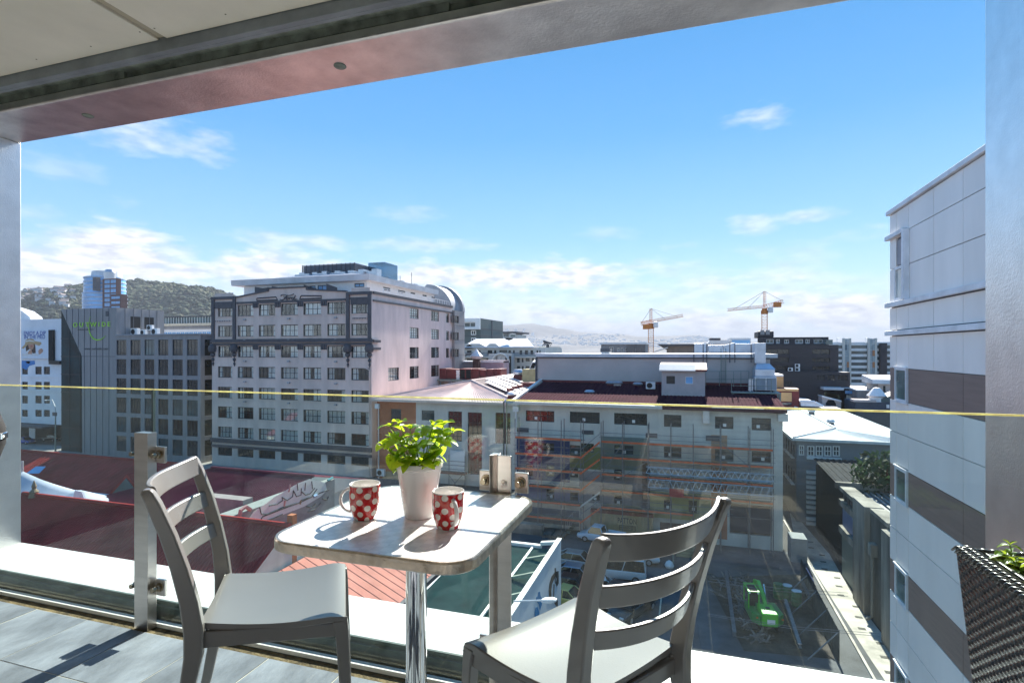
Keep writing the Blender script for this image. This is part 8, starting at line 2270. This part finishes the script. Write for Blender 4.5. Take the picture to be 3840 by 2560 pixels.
# green shed and white mural parapet
gs = thing('building', 'green corrugated roof behind a white parapet wall with a hooked black mural', 'building', (-12, 34, G))
gx0_, gx1_ = -16.1, -9.45
mb = MB(); n = 110
for k in range(n):
    y0_ = 26+(40.5-26)*k/n; d = (40.5-26)/n
    z0_ = -14.6+.6*k/n
    mb.quad((gx0_,y0_,z0_),(gx1_,y0_,z0_+.02),(gx1_,y0_+d*.5,z0_+.055),(gx0_,y0_+d*.5,z0_+.035)); mb.quad((gx0_,y0_+d*.5,z0_+.035),(gx1_,y0_+d*.5,z0_+.055),(gx1_,y0_+d,z0_+.005),(gx0_,y0_+d,z0_-.015))
mb.build('roof_sheet', m_green, gs)
mb = MB(); mb.box(gx0_+.1, 26, G, gx1_, 40.5, -14.75); mb.build('wall', m_gc, gs)
mb = MB(); mb.box(gx0_, 40.4, -14.2, gx1_-1.2, 40.75, -13.75); mb.box(gx0_-.12,26,-14.75,gx0_+.02,40.6,-14.3); mb.build('flashing', m_white, gs)
pz0, pz1 = onX(2102,2025,-9.2).z, onX(1940,2240,-9.2).z; py0 = onX(2104,2030,-9.2).y
mb = MB(); mb.prism([(-9.2,py0,G),(-9.2,py0,pz0),(-9.2,18,pz1-.6),(-9.2,18,G)], (-.25,0,0)); mb.build('parapet', M('white_mural_wall',(.62,.66,.70),.7,var=.05,scale=.4), gs)
mb = MB(); mb.hexa([(-9.5,py0+.05,pz0+.004),(-9.15,py0+.05,pz0+.004),(-9.15,18,pz1-.596),(-9.5,18,pz1-.596),(-9.5,py0+.05,pz0+.1),(-9.15,py0+.05,pz0+.1),(-9.15,18,pz1-.5),(-9.5,18,pz1-.5)]); mb.build('coping', m_white, gs)
for k in range(6):
    f = (k+.5)/6.5; y = py0-1-(py0-19)*f; z = pz0-(pz0-pz1)*((py0-y)/(py0-18))-.25
    mb = MB(); mb.hexa([(-11.4,y-.1,-14.2),(-11.4,y+.1,-14.2),(-9.5,y+.1,z-.15),(-9.5,y-.1,z-.15),(-11.4,y-.1,-14.05),(-11.4,y+.1,-14.05),(-9.5,y+.1,z),(-9.5,y-.1,z)]); mb.build('strut', M('strut_green',(.32,.38,.30),.6) if k == 0 else _mats['strut_green'], gs)
mb = MB(); mb.tube([(-11.3,py0-.5,-13.95),(-11.3,20,-14.3)], .11, 5); mb.build('rail', m_white, gs)
mb = MB(); mb.hexa([(gx1_-1.25,40.4,-13.75),(gx1_-1.2,40.75,-13.75),(-9.3,py0,pz0-.3),(-9.3,py0-.35,pz0-.3),(gx1_-1.25,40.4,-13.5),(gx1_-1.2,40.75,-13.5),(-9.3,py0,pz0-.05),(-9.3,py0-.35,pz0-.05)]); mb.build('end_flashing', m_white, gs)
def mp(x, y): q = onX(1930+.2743*x, 1950+.2743*y, -9.19); return q
m_mk = M('mural_black', (.015,.017,.02), .7); m_mb = M('mural_blue', (.03,.20,.42), .7)
def mural(pts, m, nm='mural_shape'): mb = MB(); mb.prism([mp(*v) for v in pts], (.012,0,0)); mb.build(nm, m, gs)
mural([(600,690),(555,700),(505,760),(475,860),(465,960),(470,1050),(500,1050),(500,960),(510,870),(540,800),(560,760),(575,800),(560,860),(575,905),(600,860),(600,740)], m_mk)
mural([(470,1055),(560,1050),(590,1100),(590,1180),(560,1165),(530,1100),(480,1090)], m_mk); mural([(545,650),(565,650),(560,860),(548,860)], m_charc); mural([(530,870),(545,870),(536,1050),(524,1050)], m_charc)
mural([(320,980),(345,970),(355,1040),(372,1060),(370,1150),(345,1230),(330,1150),(290,1090),(292,1050),(312,1040)], m_mb); mural([(285,1190),(310,1180),(325,1220),(335,1260),(330,1310),(275,1330),(270,1250)], m_mb)
wlm = thing('wall_lamp', 'white street lantern on an arm from the white mural parapet', 'lamp', (-9.2, 29, -12.6))
e = onY(2030, 2250, 29.0); s_ = Vector((-9.15, 28.8, onX(1935,2240,-9.15).z))
mb = MB(); mb.tube([s_, e], .05, 8); mb.build('arm', m_white, wlm)
d = (e-s_).normalized(); f = e+d*.85
mb = MB(); mb.loft([[tuple(c+Vector((0,a*ww,b*hh))) for a, b in ((-1,-1),(1,-1),(1,1),(-1,1))] for c, ww, hh in ((e,.08,.06),(e+d*.15,.19,.10),(e+d*.6,.20,.10),(f,.12,.05))]); mb.build('lantern', m_white, wlm, bevel=.02, smooth=40)

# barbecue hood peeping in at the left edge
p = onY(-42, 1640, 1.30)
mb = MB(); mb.lathe([(0,-.10),(.055,-.09),(.075,-.03),(.075,.03),(.055,.09),(0,.10)], 24, (0,0,0)); hb = mb.build('head', m_rubber, bbq, smooth=40)
bbq.location = (p.x-.058, p.y, 0); hb.location = (0, 0, p.z)
mb = MB(); mb.lathe([(.076,-.012),(.080,-.010),(.080,.010),(.076,.012)], 24); o = mb.build('band', m_chrome, bbq, smooth=40); o.location = (0,0,p.z)
mb = MB(); mb.tube([(0,0,0),(0,0,p.z-.09)], .03, 10); mb.build('pole', m_charc, bbq)

# ------------------------------------------------ haze
if HAZE:
    hm_ = bpy.data.materials.new('haze'); hm_.use_nodes = True
    N, L = hm_.node_tree.nodes, hm_.node_tree.links; N.clear()
    out = N.new('ShaderNodeOutputMaterial'); pv = N.new('ShaderNodeVolumePrincipled')
    pv.inputs['Color'].default_value = (.62,.66,.74,1); pv.inputs['Density'].default_value = HAZE; pv.inputs['Anisotropy'].default_value = 0.0
    L.new(pv.outputs[0], out.inputs['Volume'])
    mb = MB(); mb.box(-9100, -2600, G-2.5, 9100, 11100, 295)
    hz_ = mb.build('haze', hm_); hz_['kind'] = 'stuff'
